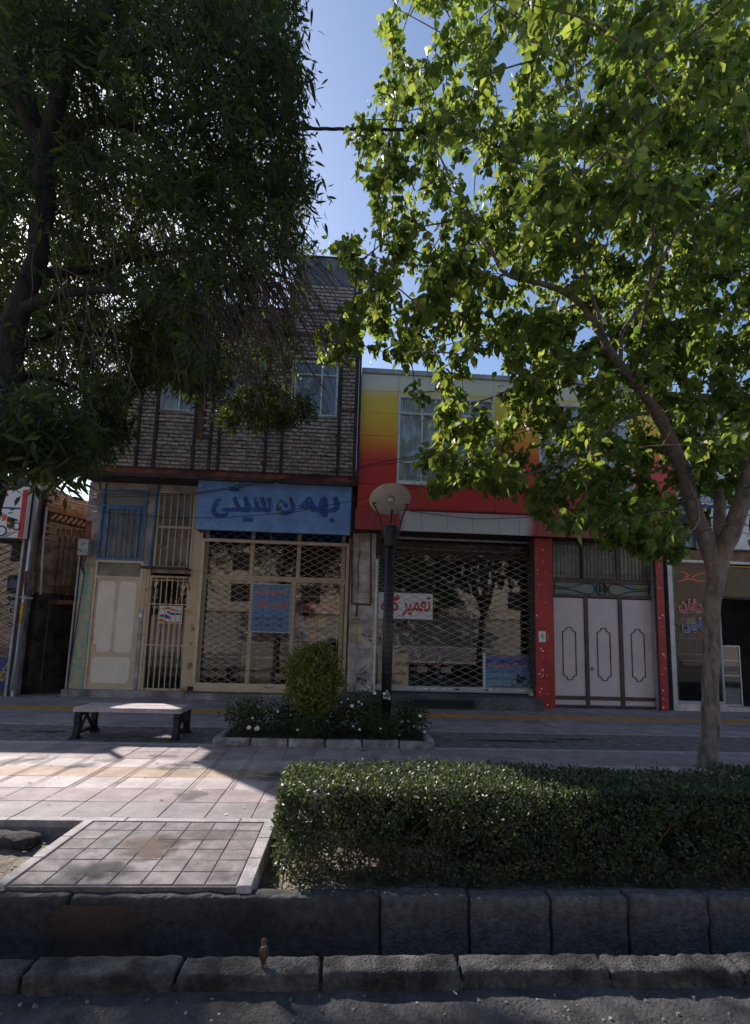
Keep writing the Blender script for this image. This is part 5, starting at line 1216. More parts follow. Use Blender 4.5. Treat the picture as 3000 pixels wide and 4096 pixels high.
mneon = bpy.data.materials.new('red_neon'); mneon.use_nodes = True; b = mneon.node_tree.nodes['Principled BSDF']; b.inputs['Base Color'].default_value = (.6, .02, .02, 1); b.inputs['Emission Color'].default_value = (1, .05, .03, 1); b.inputs['Emission Strength'].default_value = .3; MATS['red_neon'] = mneon
g = MB()
for pl_ in ([(255, 960), (300, 950), (330, 935), (385, 940), (430, 955), (490, 958)], [(280, 872), (310, 878), (350, 905), (320, 930)], [(380, 925), (420, 900), (470, 885), (500, 880)]):
    g.tube([(qn(*p)[0], 11.55, qn(*p)[1]) for p in pl_], .007, 6)
tag(obj('neon_sign', g, 'red_neon'), 'glowing red neon scribble inside the window of the shop at the right edge', 'neon sign')
rk = thing('display_rack', (P(2760, 2700, 11.8)[0], 11.8, .1), 'white wire display rack with packets behind the right shop window', 'rack')
kx0, kx1 = AX+.06, kdx-.1
for yy in (1230, 1350, 1470, 1615, 1670):
    z = qn(300, yy)[1]; bx('rack_shelf', kx0, 11.62, z-.015, kx1, 11.95, z, 'white_paint', rk)
g = MB()
for i in range(22): X = kx0+(kx1-kx0)*i/21; g.box(X-.004, 11.615, qn(300, 1615)[1], X+.004, 11.619, qn(300, 1470)[1])
obj('wires', g, 'white_paint', rk, kind='stuff')
for yy in (1230, 1350, 1470):
    z = qn(300, yy)[1]+.001; x = kx0+.02; i = 0; shn = {1230: 'top', 1350: 'second', 1470: 'third'}[yy]
    while x < kx1-.15:
        w = random.uniform(.08, .16); mname = random.choice(['white_print', 'cardboard', 'orange_print', 'blue_print', 'red_print']); nm = {'white_print':'white','cardboard':'brown','orange_print':'orange','blue_print':'blue','red_print':'red'}[mname]
        o = bx('packet', x, 11.66, z, x+w, 11.8, z+random.uniform(.1, .2), mname, None, .01); tag(o, '%s packet, %s from the left on the %s shelf of the white wire rack' % (nm, ORD[i], shn), 'packet', 'packets on the wire rack'); x += w+.02; i += 1
t = thing('glass_counter', (P(2920, 2780, 11.8)[0], 11.8, .08), 'glass display counter with a thin metal frame inside the open doorway at the right', 'counter')
c0 = RC(2880, 2582, 2965, 2785, 11.7); frame('frame', c0[0], .09, c0[2], c0[3], .03, 11.7, 11.73, 'alu', t, hs=[P(2920, 2642, 11.7)[2], P(2920, 2702, 11.7)[2]], mw=.025); pane(c0[0]+.03, .12, c0[2]-.03, c0[3]-.03, 11.715, 'shop_glass', t); bx('base', c0[0], 11.735, .09, c0[2], 12.2, .5, 'grey_paint', t)

# ================= motorcycle shop (left edge) and alley =================
ms_ = thing('motorcycle_shop', (-10, 11.5, 0), 'low shop at the left edge with rusty lattice shutter under a motorcycle banner', 'shop')
MX = P(118, 2300, 11.5)[0]; mzt = P(60, 2165, 11.5)[2]; mx1 = P(*(270/2.257, 1800+1400/2.257), 11.5)[0]
ROOFL = 4.92
bx('front_wall', -16, 11.40, mzt+.0, MX-.10, 11.6, ROOFL, 'mortar', ms_); bx('side_wall', MX-.30, 11.601, 0, MX-.10, 20, ROOFL, 'plaster', ms_); bx('far_wall', -16, 11.601, 0, -15.8, 20, ROOFL, 'plaster', ms_)
bx('roof', -16, 11.601, ROOFL-.2, MX-.165, 20, ROOFL-.05, 'concrete', ms_); bx('back_wall', -16, 20, 0, MX+.06, 20.2, ROOFL, 'plaster', ms_); bx('room_wall', -15.8, 14, 0, MX-.17, 14.1, ROOFL-.2, 'dark_room', ms_); bx('room_floor', -15.8, 11.6, 0, MX-.17, 14, .06, 'dark_room', ms_)
for a, m in ((0, 'grey_paint'), (.10, 'rust_dark'), (.17, 'alu')): bx('post', MX-.16+a, 11.36-a*.3, 0, MX-.10+a, 11.45-a*.3, ROOFL-.1 if a < .15 else ROOFL+.14, m, ms_, .006)
t = thing('lattice_shutter', (MX-.8, 11.45, 0), 'dark rusty lattice shutter of the shop at the left edge', 'shutter')
lattice(-9.5, .1, MX-.17, mzt, 11.44, .30, .16, 'lattice_rust', t, .013); bx('bottom_rail', -9.5, 11.42, .02, MX-.17, 11.46, .10, 'rust', t)
pane(-9.6, .1, MX-.17, mzt, 11.58, 'shop_glass', ms_, 'window_pane')
YBn = 11.15
bn = (P(-60, 2050, YBn)[0], P(40, 2150, YBn)[2], P(106, 2050, YBn)[0], P(40, 2018, YBn)[2])
t = thing('motorcycle_banner', (bn[0]+1, YBn, bn[1]), 'white banner with an orange and black motorcycle picture and a red right edge', 'banner')
bx('board', bn[0]-1.2, YBn, bn[1], bn[2], YBn+.12, bn[3]+.42, 'white_print', t, .006)
rs = P(76, 2100, YBn)[0]; bx('red_edge', rs, YBn-.003, bn[1]+.005, bn[2]-.01, YBn-.0005, bn[3]+.35, 'red_print', t)
bx('blue_band', bn[0]-1.1, YBn-.003, bn[3]-.10, rs-.01, YBn-.0005, bn[3]-.06, 'deep_blue', t)
text('موتور', P(-40, 1990, YBn)[0], bn[3]+.02, P(34, 1990, YBn)[0], bn[3]+.34, YBn-.004, 'red_print', t, .07)
def qb(x, y): r = P(x/2.257, 1800+y/2.257, YBn); return r[0], r[2]
g = MB(); w0, w1_ = qb(10, 730), qb(148, 688)
ring(g, w0[0], w0[1], .125, .035, YBn-.004, 24); ring(g, w1_[0], w1_[1], .095, .032, YBn-.004, 24)
for pl_ in ([(60, 640), (70, 600), (110, 610), (135, 640), (130, 700), (90, 715), (62, 700)], [(105, 610), (160, 625), (168, 640), (110, 640)], [(5, 540), (20, 560), (30, 640), (22, 645), (10, 580)], [(85, 545), (105, 530), (130, 528), (132, 540), (108, 545)], [(70, 565), (120, 562), (118, 570), (75, 575)]):
    g.prism([qb(*p) for p in pl_], YBn-.0045, YBn-.004)
obj('motorcycle_print', g, 'black_print', t)
g = MB()
for pl_ in ([(15, 600), (40, 575), (65, 590), (60, 620), (35, 640), (18, 640)], [(60, 640), (95, 655), (88, 680), (65, 670)], [(78, 700), (100, 705), (95, 722), (75, 718)]): g.prism([qb(*p) for p in pl_], YBn-.0055, YBn-.005)
obj('orange_print', g, 'orange_print', t)
g = MB(); g.prism([qb(*p) for p in [(0, 790), (60, 745), (165, 728), (150, 745), (40, 795)]], YBn-.0035, YBn-.003); obj('shadow_print', g, 'grey_paint', t)
e = RC(-60, 2632, 60, 2742, 11.52); t = thing('advertising_board', (e[0], 11.52, e[1]), 'dark blue board with a yellow emblem leaning low behind the left lattice shutter', 'board')
bx('board', e[0], 11.52, .1, e[2], 11.54, e[3], 'deep_blue', t)
def qe(x, y): r = P(x/2.257, 1800+y/2.257, 11.52); return r[0], r[2]
strokes('emblem', [([(75, 1910), (125, 1945), (20, 2090), (-10, 2070), (-10, 2030)], 0)], qe, 11.517, 'yellow_print', t); strokes('emblem_cut', [([(72, 1935), (100, 1958), (60, 2010), (35, 1985)], 0), ([(40, 2005), (55, 2020), (15, 2065), (2, 2055)], 0)], qe, 11.512, 'deep_blue', t)
hm = P(145/2.257, 1800+1345/2.257, 11.65); g = MB(); g.tube([(hm[0], 11.7, hm[2]-.14), (hm[0], 11.7, hm[2]-.10), (hm[0], 11.7, hm[2]), (hm[0], 11.7, hm[2]+.10), (hm[0], 11.7, hm[2]+.14)], [.08, .13, .16, .12, .02], 18)
h_o = thing('crash_helmet', (hm[0], 11.7, hm[2]-.14), 'pale round crash helmet behind the left lattice shutter', 'helmet'); obj('shell', g, 'grey_paint', h_o, True); g = MB(); g.tube([(hm[0]-.10, 11.545, hm[2]-.0), (hm[0]+.1, 11.545, hm[2]-.0)], .035, 8); obj('visor', g, 'black_print', h_o)
e = RC(36, 2320, 106, 2352, 11.62); t = bx('blue_card', e[0], 11.62, e[1], e[2]+.1, 11.625, e[3], 'blue_print', None); tag(t, 'blue card above the helmet in the left shop window', 'card')
# gas pipes left
def qg(x, y): r = P(x/2.257, 1800+y/2.257, 11.3); return r[0], r[2]
gl = thing('gas_pipe', (qg(270, 1300)[0], 11.28, 1.4), 'red gas pipe loop with yellow riser on the post left of the alley', 'gas pipe')
for pts, m, nm in (([(232, 1310), (238, 1110), (250, 1100), (305, 1102), (316, 1112), (308, 1310)], 'rust', 'pipe_loop'), ([(236, 1190), (312, 1192)], 'rust', 'pipe'), ([(190, 1330), (300, 1340)], 'grey_paint', 'valve_body'), ([(215, 1375), (190, 1570)], 'yellow_pipe', 'yellow_riser'), ([(188, 1575), (150, 1900), (105, 2170)], 'grey_paint', 'ground_pipe')):
    g = MB(); g.tube([(qg(*p)[0], 11.27, qg(*p)[1]) for p in pts], .024 if m != 'yellow_pipe' else .03, 8); obj(nm, g, m, gl, True)
# white pipe beside the alley
g = MB(); pp = [(412, 505), (375, 800), (345, 1150), (330, 1300)]; g.tube([(qg(*p)[0]+.02*i, 11.35, qg(*p)[1]) for i, p in enumerate(pp)], .022, 8); tag(obj('vent_pipe', g, 'grey_paint', None, True), 'pale upright pipe at the left edge of the alley', 'pipe')
# alley house wall, running back at an angle, of single bricks above and plaster below
aw = thing('alley_house', (-6.3, 13.8, 0), 'old yellow brick house wall with a zigzag course at the back of the alley', 'house')
A0, A1 = Vector((MX+.06, 11.75, 0)), Vector((-4.4, 16.9, 0)); AD = (A1-A0).normalized(); AN = Vector((AD.y, -AD.x, 0)); AL = (A1-A0).length
def abox(g, u0, z0, u1, z1, d0, d1):
    b = len(g.v)
    for u, d, z in ((u0,d0,z0),(u1,d0,z0),(u1,d1,z0),(u0,d1,z0),(u0,d0,z1),(u1,d0,z1),(u1,d1,z1),(u0,d1,z1)):
        p = A0+AD*u-AN*d*-1 if False else A0+AD*u+AN*(-d); g.v.append((p.x, p.y, z))
    for f in ((0,1,5,4),(1,2,6,5),(2,3,7,6),(3,0,4,7),(4,5,6,7),(3,2,1,0)): g.f.append(tuple(b+i for i in f))
ZA = 4.72
g = MB(); abox(g, 0, 2.30, AL, 3.55, 0, .3); obj('plaster_wall', g, 'alley_plaster', aw); g = MB(); abox(g, 0, 0, AL, 2.299, -.01, .3); obj('shaded_lower_wall', g, 'alley_plaster_shade', aw)  # lower plaster coloured near black to stand in for the passage shade
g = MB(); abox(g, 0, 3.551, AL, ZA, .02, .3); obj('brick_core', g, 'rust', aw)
g = MB(); abox(g, -.0, 4.22, AL, 4.36, -.05, .019); obj('cornice', g, mat('alley_cornice', (.36, .17, .08), .8, .2, 4), aw)
bmsA = []
z = 3.59; r = 0; nb = 0; restA = MB()
ang = math.atan2(AD.y, AD.x)
gb = MB().cbox(-.108, -.0, -.031, .108, .06, .031, .006); meA = gb.mesh('brick'); meA.materials.append(MATS['alley_brick'])
while z < ZA-.02:
    if 4.01 < z < 4.20 or 4.20 <= z < 4.38: z += .072; continue
    u = .1+(r % 2)*.11
    while u < AL-.1:
        if nb < 280 and u < 3.4:
            p = A0+AD*u+AN*(.012+random.uniform(-.004, .004)); o = bpy.data.objects.new('brick', meA); link(o, aw); o.location = (p.x, p.y, z); o.rotation_euler = (0, random.uniform(-.01, .01), ang); nb += 1
        else: abox(restA, u-.108, z-.031, u+.108, z+.031, -.012, .019)
        u += .225
    z += .072; r += 1
obj('bricks', restA, 'alley_brick', aw, kind='stuff')
g = MB(); u = .1; k = 0
while u < AL-.2:                                          # zigzag course of bricks set on edge
    p0, p1 = A0+AD*u+AN*.03, A0+AD*(u+.11)+AN*.03
    g.bar((p0.x, p0.y, 4.04), (p1.x, p1.y, 4.18), .05, .05, tuple(AN)); u += .13; k += 1
obj('zigzag_course', g, 'alley_brick', aw)
bx('dark_yard_wall', -4.6, 16.9, 0, -2, 17.1, 3.6, 'alley_plaster', aw)
# alley gate: grille on a rusty lintel
YA = 12.0
al0, al1 = MX+.10, XL-.01
t = thing('spiked_grille', ((al0+al1)/2, YA, 2.2), 'rusty iron grille with forked spikes above the dark alley opening', 'grille')
zl_ = P(250, 2400, YA)[2]; zt_g = P(250, 2118, YA)[2]; zh = P(250, 2188, YA)[2]; zl2 = P(250, 2347, YA)[2]
bx('lintel', al0, YA-.02, zl_-.10, al1, YA+.05, zl_, 'rust', t)
for z in (zh, zl2): obj('cross_bar', MB().box(al0, YA-.004, z-.009, al1, YA+.006, z+.009), 'rust_dark', t)
nB = 7
for i in range(nB):
    X = al0+(al1-al0)*(i+.5)/nB; g = MB(); g.tube([(X, YA, zl_), (X, YA, zh+.13)], .009, 6)
    for s in (-1, 1): g.tube([(X, YA, zh+.12), (X+s*(al1-al0)/nB*.42, YA, zt_g-.02)], .008, 6); g.tube([(X+s*(al1-al0)/nB*.42-s*.03, YA, zt_g-.03), (X+s*(al1-al0)/nB*.42, YA, zt_g+.04)], [.016, .001], 5)
    obj('bar', g, 'rust_dark', t)
t = thing('alley_passage', ((al0+al1)/2, YA+.3, 0), 'dark passage ceiling and side wall behind the alley opening', 'passage')
bx('ceiling', al0-.02, YA+.06, zl_-.10, al1+1.9, 16.5, zl_-.02, 'rust_dark', t); bx('side_panel', al0-.02, YA+.0, 0, al0+.12, YA+.3, zl_-.101, 'dark_concrete', t)
gr = strokes('spray_writing', [([(345, 1385), (365, 1400), (350, 1410)], 5), ([(395, 1380), (400, 1410), (385, 1430)], 5), ([(400, 1450), (395, 1490), (410, 1480)], 5), ([(435, 1440), (425, 1490)], 5), ([(470, 1470), (455, 1600), (440, 1720)], 6), ([(430, 1600), (450, 1580), (480, 1620), (500, 1570), (510, 1620)], 5), ([(385, 1560), (400, 1590), (380, 1610)], 5)],
    lambda x, y: (P(x/2.257, 1800+y/2.257, YA+.5)[0], P(x/2.257, 1800+y/2.257, YA+.5)[2]), 0, 'black_print', t)
for v in gr.data.vertices:                                # onto the angled wall
    u = (v.co.x-A0.x)/AD.x; p = A0+AD*u+AN*.004; v.co.y = p.y-.004
# electric box
eb = RC(318, 2158, 360, 2222, 11.6); t = thing('meter_box', ((eb[0]+eb[2])/2, 11.6, eb[1]), 'grey metal meter box with black numbers at the corner of the alley', 'meter box')
bx('case', eb[0], 11.52, eb[1], eb[2], 11.72, eb[3], 'grey_paint', t, .01); text('۸۳', eb[0]+.08, eb[3]-.17, eb[2]-.07, eb[3]-.07, 11.517, 'black_print', t, .05); text('۳۷-۳۸', eb[0]+.02, eb[1]+.05, eb[2]-.02, eb[1]+.15, 11.517, 'black_print', t, .04)
g = MB()
for dx in (.06, .10, .15): g.tube([(eb[0]+dx, 11.62, eb[1]), (eb[0]+dx-.02, 11.60, eb[1]-.2), (eb[0]+.14, 11.66, eb[1]-.45), (XL-.02, 11.70, .3)], .011, 6)
obj('cable_tail', g, 'black_print', t)
g = MB(); g.tube([(XL-.04, 11.70, 0), (XL-.04, 11.70, eb[1]+.1)], .022, 8); obj('conduit', g, 'grey_paint', t)

# ================= cables =================
def cable(pts, r, label, m='black_print', sag=0., name='cable'):
    g = MB(); out = []
    for i in range(len(pts)-1):
        p0, p1 = Vector(pts[i]), Vector(pts[i+1])
        for k in range(12): u = k/12; p = p0.lerp(p1, u); p.z -= sag*4*u*(1-u); out.append(p)
    out.append(Vector(pts[-1])); g.tube(out, r, 6); return tag(obj(name, g, m, None, True), label, 'cable')
def T(x, y, Y): return tuple(P(x, y, Y))
g = MB()
a, b = Vector(T(1000, 512, 5.5)), Vector(T(1900, 522, 5.5))
for s in (0, 2.1, 4.2):
    g.tube([a.lerp(b, k/60)+Vector((0, math.cos(k*.55+s)*.010, math.sin(k*.55+s)*.010)) for k in range(61)], .0105, 6)
tag(obj('twisted_cable', g, 'black_print', None, True), 'thick twisted black cable stretched across the sky between the two trees', 'cable')
cable([T(365, 1978, 11.3), T(780, 1972, 11.1), T(1420, 1870, 11.0), T(1720, 1812, 11.0), T(2200, 1688, 11.0)], .009, 'upper of the two thin cables rising right across the painted wall')
cable([T(365, 1990, 11.3), T(780, 1978, 11.05), T(1420, 1878, 10.9), T(1740, 1822, 10.9), T(2200, 1700, 10.9)], .008, 'lower of the two thin cables rising right across the painted wall')
cable([T(365, 2045, 11.2), T(700, 2072, 11.0), T(900, 2070, 11.0), T(1180, 2048, 10.9), T(1470, 1990, 10.5), T(1720, 1940, 10)], .008, 'thin cable crossing the lettering of the blue sign')
cable([T(1590, 2035, 10.95), T(1900, 2075, 10.93), T(2200, 2062, 10.93)], .007, 'thin cable drooping over the marble band', sag=.02)
cable([T(200, 1985, 11.6), T(405, 2032, 11.6)], .007, 'pale thin wire over the alley brick wall', 'white_paint')
cable([T(1640, 2040, 10.94), T(2640, 2075, 10.94)], .016, 'dark pipe lying along the top edge of the marble band', 'rust_dark')
# ------------------------------------------------------------------ vegetation
def leaf_template(kind):
    if kind == 'maple':                                   # broad pointed leaf with two side lobes, slightly folded
        V = [(0, 0, 0), (.22, .10, .07), (.40, .30, .12), (.33, .46, .08), (.30, .62, .06), (.12, .86, .0), (0, 1.15, -.13), (-.12, .86, .0), (-.30, .62, .06), (-.33, .46, .08), (-.40, .30, .12), (-.22, .10, .07), (0, .5, -.03)]
        F = [(0, 1, 12), (1, 2, 12), (2, 3, 12), (3, 4, 12), (4, 5, 12), (5, 6, 12), (6, 7, 12), (7, 8, 12), (8, 9, 12), (9, 10, 12), (10, 11, 12), (11, 0, 12)]
    elif kind == 'lance':
        V = [(0, 0, 0), (.10, .30, .03), (.085, .62, 0), (0, 1, -.10), (-.085, .62, 0), (-.10, .30, .03), (0, .5, -.02)]
        F = [(0, 1, 6), (1, 2, 6), (2, 3, 6), (3, 4, 6), (4, 5, 6), (5, 0, 6)]
    else:
        V = [(0, 0, 0), (.27, .45, .05), (0, 1, -.04), (-.27, .45, .05), (0, .5, 0)]
        F = [(0, 1, 4), (1, 2, 4), (2, 3, 4), (3, 0, 4)]
    return np.array(V, float), np.array(F, int)
def basis(tip, nrm):
    """columns: side, along (tip), normal"""
    t = tip/np.linalg.norm(tip, axis=1, keepdims=True)
    n = nrm-t*(nrm*t).sum(1, keepdims=True); n /= np.linalg.norm(n, axis=1, keepdims=True)+1e-9
    s = np.cross(t, n); return np.stack([s, t, n], axis=2)
def leaves_mesh(name, kind, pos, B, size, m, parent=None, stuff=True):
    V, F = leaf_template(kind); n = len(pos)
    vv = np.einsum('nij,vj->nvi', B, V)*size[:, None, None]+pos[:, None, :]
    ff = F[None]+(np.arange(n)*len(V))[:, None, None]
    me = bpy.data.meshes.new(name); vv = vv.reshape(-1, 3); ff = ff.reshape(-1, 3)
    me.vertices.add(len(vv)); me.vertices.foreach_set('co', vv.ravel())
    me.loops.add(ff.size); me.loops.foreach_set('vertex_index', ff.ravel())
    me.polygons.add(len(ff)); me.polygons.foreach_set('loop_start', np.arange(0, ff.size, 3)); me.polygons.foreach_set('loop_total', np.full(len(ff), 3))
    me.update(calc_edges=True); me.validate()
    return obj(name, me, m, parent, kind='stuff' if stuff else None)
def leaf_objects(kind, pos, B, size, m, parent, name='leaf'):
    V, F = leaf_template(kind); me = bpy.data.meshes.new(name); me.from_pydata([tuple(v) for v in V], [], [tuple(int(i) for i in f) for f in F]); me.materials.append(MATS[m] if isinstance(m, str) else m)
    for p, b, s in zip(pos, B, size):
        o = bpy.data.objects.new(name, me); link(o, parent); M = Matrix(b.tolist()).to_4x4(); M.translation = Vector(p)
        o.matrix_basis = M @ Matrix.Scale(float(s), 4)
def inpoly(x, y, poly):
    c = np.zeros(len(x), bool); n = len(poly)
    for i in range(n):
        x0, y0 = poly[i]; x1, y1 = poly[(i+1) % n]
        k = ((y0 > y) != (y1 > y)) & (x < (x1-x0)*(y-y0)/(y1-y0+1e-9)+x0); c ^= k
    return c
def Dn(x, y, Y):
    x = np.asarray(x)*1.81598; y = np.asarray(y)*1.81598
    r = np.stack([x-CX, -(y-CY), np.full_like(x, -FOC)], 1) @ ROT.T
    return EYE+r*(Y/r[:, 1])[:, None]
def smoothpath(pts, n=6):
    out = []
    for i in range(len(pts)-1):
        p0, p1, p2, p3 = [np.array(pts[min(max(i+k, 0), len(pts)-1)], float) for k in (-1, 0, 1, 2)]
        for q_ in range(n):
            u = q_/n; out.append(.5*(2*p1+(-p0+p2)*u+(2*p0-5*p1+4*p2-p3)*u*u+(-p0+3*p1-3*p2+p3)*u**3))
    out.append(np.array(pts[-1], float)); return out
def limb(name, pts, m, parent, jit=.01, n=10):
    """pts: (px, py, Y, radius)"""
    W_ = [(*D(x, y, Y), r) for x, y, Y, r in pts]; S_ = smoothpath(W_)
    g = MB(); g.tube([tuple(p[:3]+np.array([nz(p[:3], 2.5, 1), nz(p[:3], 2.5, 5), 0])*jit*2) for p in S_], [max(.003, p[3]*(.80 if parent.name.startswith('broad') else 1)*(1+.10*nz(p[:3], 5, 9))) for p in S_], n)
    return obj(name, g, m, parent, True), [p[:3] for p in S_], [p[3] for p in S_]
def grow(nodes, tips, m, parent, r0=.004, droop=.06, name='twigs'):
    """join every tip to the nearest node of the growing tree; returns tip directions"""
    nodes = np.array(nodes); d0 = np.array([np.min(((nodes-t)**2).sum(1)) for t in tips]); order = np.argsort(d0)
    pool = nodes.copy(); g = MB(); dirs = np.zeros((len(tips), 3))
    for i in order:
        t = tips[i]; k = np.argmin(((pool-t)**2).sum(1)); p = pool[k]; L_ = np.linalg.norm(t-p)
        mid = (p+t)/2+np.array([0, 0, droop*L_])+rng.normal(0, .06*L_, 3); dirs[i] = t-mid
        ps = [(1-u)**2*p+2*u*(1-u)*mid+u*u*t for u in (0, .25, .5, .75, 1)]
        g.tube([tuple(q_) for q_ in ps], [r0*(1+min(L_, 1.2)*2.2)*(1-.7*u)+.0015 for u in (0, .25, .5, .75, 1)], 5, False)
        pool = np.vstack([pool, ps[2], ps[3], t])
    obj(name, g, m, parent, True, kind='stuff'); return dirs, order

# ================= right tree (broad leaves) =================
rt = thing('broadleaf_tree', tuple(D(1562, 1690, 6.17)*np.array([1, 1, 0])), 'broad-leaved tree at the right forking low into pale smooth limbs, with backlit yellow-green leaves', 'tree')
bx0, by0, _ = D(1562, 1690, 6.17)
tr_ = [(1560, 1700, 6.17, .150), (1560, 1660, 6.17, .136), (1563, 1500, 6.17, .122), (1572, 1300, 6.17, .118), (1580, 1238, 6.17, .130), (1584, 1205, 6.17, .10)]
_, nT, _r = limb('trunk', tr_, 'bark', rt, .02, 18)
limbs = [
 [(1566, 1330, 6.17, .09), (1574, 1245, 6.15, .118), (1532, 1130, 6.1, .122), (1497, 1020, 6.05, .105), (1450, 915, 6.0, .088), (1395, 840, 5.9, .078), (1335, 760, 5.8, .058), (1275, 670, 5.7, .05), (1205, 628, 5.65, .042), (1110, 603, 5.6, .030), (1080, 545, 5.55, .024), (1010, 425, 5.5, .017), (940, 280, 5.4, .010), (925, 180, 5.4, .006)],
 [(1575, 1300, 6.2, .07), (1583, 1215, 6.25, .10), (1583, 1090, 6.4, .090), (1540, 1010, 6.55, .062), (1500, 960, 6.7, .045), (1450, 850, 6.9, .034), (1460, 700, 7.0, .024), (1400, 520, 7.1, .014), (1380, 380, 7.1, .008)],
 [(1583, 1090, 6.4, .06), (1615, 1030, 6.5, .045), (1670, 940, 6.6, .036), (1700, 780, 6.8, .025), (1680, 560, 7, .014)],
 [(1574, 1330, 6.15, .09), (1590, 1235, 6.1, .125), (1622, 1140, 5.9, .13), (1660, 1020, 5.7, .11), (1720, 880, 5.5, .07), (1740, 700, 5.3, .055), (1700, 480, 5.0, .035), (1640, 280, 4.7, .02), (1580, 120, 4.5, .01)],
 [(1367, 800, 5.85, .035), (1375, 731, 5.7, .034), (1424, 652, 5.5, .03), (1469, 550, 5.3, .027), (1509, 487, 5.1, .024), (1580, 440, 4.9, .02), (1645, 391, 4.7, .016), (1720, 330, 4.5, .01)],
 [(1450, 905, 6, .03), (1373, 925, 5.8, .028), (1283, 994, 5.6, .022), (1187, 1037, 5.5, .016), (1090, 1065, 5.4, .010), (980, 1075, 5.3, .005)],
 [(1110, 603, 5.6, .022), (1040, 640, 5.6, .018), (950, 665, 5.6, .014), (850, 700, 5.6, .010), (740, 740, 5.6, .005)],
 [(1080, 600, 5.6, .018), (980, 590, 5.8, .014), (860, 575, 6, .010), (760, 545, 6.1, .005)],
 [(1205, 628, 5.65, .026), (1190, 520, 5.6, .021), (1150, 400, 5.5, .016), (1100, 250, 5.4, .011), (1080, 90, 5.3, .006)],
 [(1335, 760, 5.8, .03), (1300, 640, 5.4, .024), (1270, 500, 5.0, .018), (1290, 330, 4.6, .013), (1270, 160, 4.2, .008)],
 [(1335, 765, 5.8, .03), (1230, 800, 5.9, .022), (1120, 860, 6.0, .016), (1010, 900, 6.1, .011), (930, 930, 6.1, .006)],
 [(1500, 1010, 6.05, .03), (1400, 1060, 6.3, .022), (1320, 1110, 6.5, .015), (1230, 1130, 6.6, .009)],
 [(1275, 670, 5.7, .025), (1180, 700, 6.3, .018), (1060, 740, 6.8, .012), (900, 780, 7.1, .006)],
 [(1510, 1040, 6.05, .025), (1540, 1140, 5.5, .018), (1500, 1190, 5.2, .012), (1460, 1220, 5.0, .006)],
 [(1395, 840, 5.9, .03), (1420, 700, 5.0, .024), (1440, 520, 4.1, .018), (1400, 380, 3.5, .012), (1340, 330, 3.1, .007)],
]
nodes = list(nT)
for i, l_ in enumerate(limbs):
    _, nn, rr = limb('limb', l_, 'limb_bark', rt, .012, 12 if i < 4 else 8); nodes += nn[2:]
crown = [(690,790),(705,735),(770,690),(800,650),(770,600),(700,585),(735,525),(790,520),(840,560),(860,520),(800,480),(775,430),(800,390),(775,330),(770,250),(800,230),(850,260),(820,180),(850,140),(835,80),(870,-60),(1080,-60),(1090,60),(1130,-60),(1800,-60),(1800,1050),(1660,1180),(1560,1160),(1480,1230),(1420,1225),(1300,1185),(1190,1150),(1150,1080),(1090,1105),(1060,1085),(1010,1105),(930,1075),(905,1000),(940,930),(890,905),(905,870),(990,880),(960,800),(860,800),(780,760),(735,795)]
holes_ = [[(640,560),(815,545),(815,660),(640,670)], [(990,790),(1110,785),(1110,850),(1010,855)], [(1090,60),(1135,60),(1150,230),(1115,300),(1085,180)]]
def crown_points(n, poly, Yf, holes=(), box=None):
    out = []
    x0, x1 = min(p[0] for p in poly), max(p[0] for p in poly); y0, y1 = min(p[1] for p in poly), max(p[1] for p in poly)
    while len(out) < n:
        x = rng.uniform(x0, x1, n*2); y = rng.uniform(y0, y1, n*2); k = inpoly(x, y, poly)
        for h in holes: k &= ~(inpoly(x, y, h) & (rng.random(len(x)) < .93))
        x, y = x[k], y[k]; Yv = Yf(x, y); out += list(Dn(x, y, Yv))
    return np.array(out[:n])
def Yr(x, y):
    Yv = np.clip(rng.normal(5.7, .95, len(x)), 3.9, 7.8)
    near = (y < 560) & (x > 1150) & (rng.random(len(x)) < .15); Yv[near] = rng.uniform(2.9, 4.2, near.sum()); return Yv
def leaf_cluster(tips, dirs, k, spread, size, ssd, down, tiltn, jitter=.5):
    n = len(tips)*k; base = np.repeat(tips, k, 0); d = np.repeat(dirs/(np.linalg.norm(dirs, axis=1, keepdims=True)+1e-9), k, 0)
    t = rng.random(n)[:, None]
    pos = base-d*t*spread*1.7+rng.normal(0, 1, (n, 3))*spread*.45
    side = rng.normal(0, 1, (n, 3)); side[:, 2] *= .4; side /= np.linalg.norm(side, axis=1, keepdims=True)
    tip = side*.75+d*.35+np.array([0, 0, -down])+rng.normal(0, .25, (n, 3))
    nrm = np.array([0, 0, 1.])*tiltn+rng.normal(0, jitter, (n, 3))
    return pos, basis(tip, nrm), np.clip(rng.normal(size, ssd, n), size*.45, size*1.5)
tips = crown_points(1380, crown, Yr, holes_)
dense = [(1150,60),(1800,-60),(1800,1000),(1600,1100),(1400,1150),(1300,1060),(1220,900),(1120,700),(1080,400)]
tips = np.vstack([tips, crown_points(950, dense, lambda x, y: rng.uniform(5.4, 8.6, len(x)))])
dirs, _o = grow(nodes, tips, 'twig', rt, .0035)
pos, B, sz = leaf_cluster(tips, dirs, 28, .115, .091, .022, .75, .9, .8)
def project(p):
    c = (p-EYE) @ ROT; return (CX-FOC*c[:, 0]/c[:, 2])/1.81598, (CY+FOC*c[:, 1]/c[:, 2])/1.81598
def clear_limbs(pos, limbs_px, wide, prob):
    x, y = project(pos); keep = np.ones(len(pos), bool)
    for l_ in limbs_px:
        S_ = np.array(smoothpath(l_, 5))
        for q_ in S_:
            r = q_[3]/q_[2]*1087*wide+8
            keep &= ~((np.hypot(x-q_[0], y-q_[1]) < r) & (pos[:, 1] < q_[2]+.05) & (rng.random(len(pos)) < prob))
    return keep
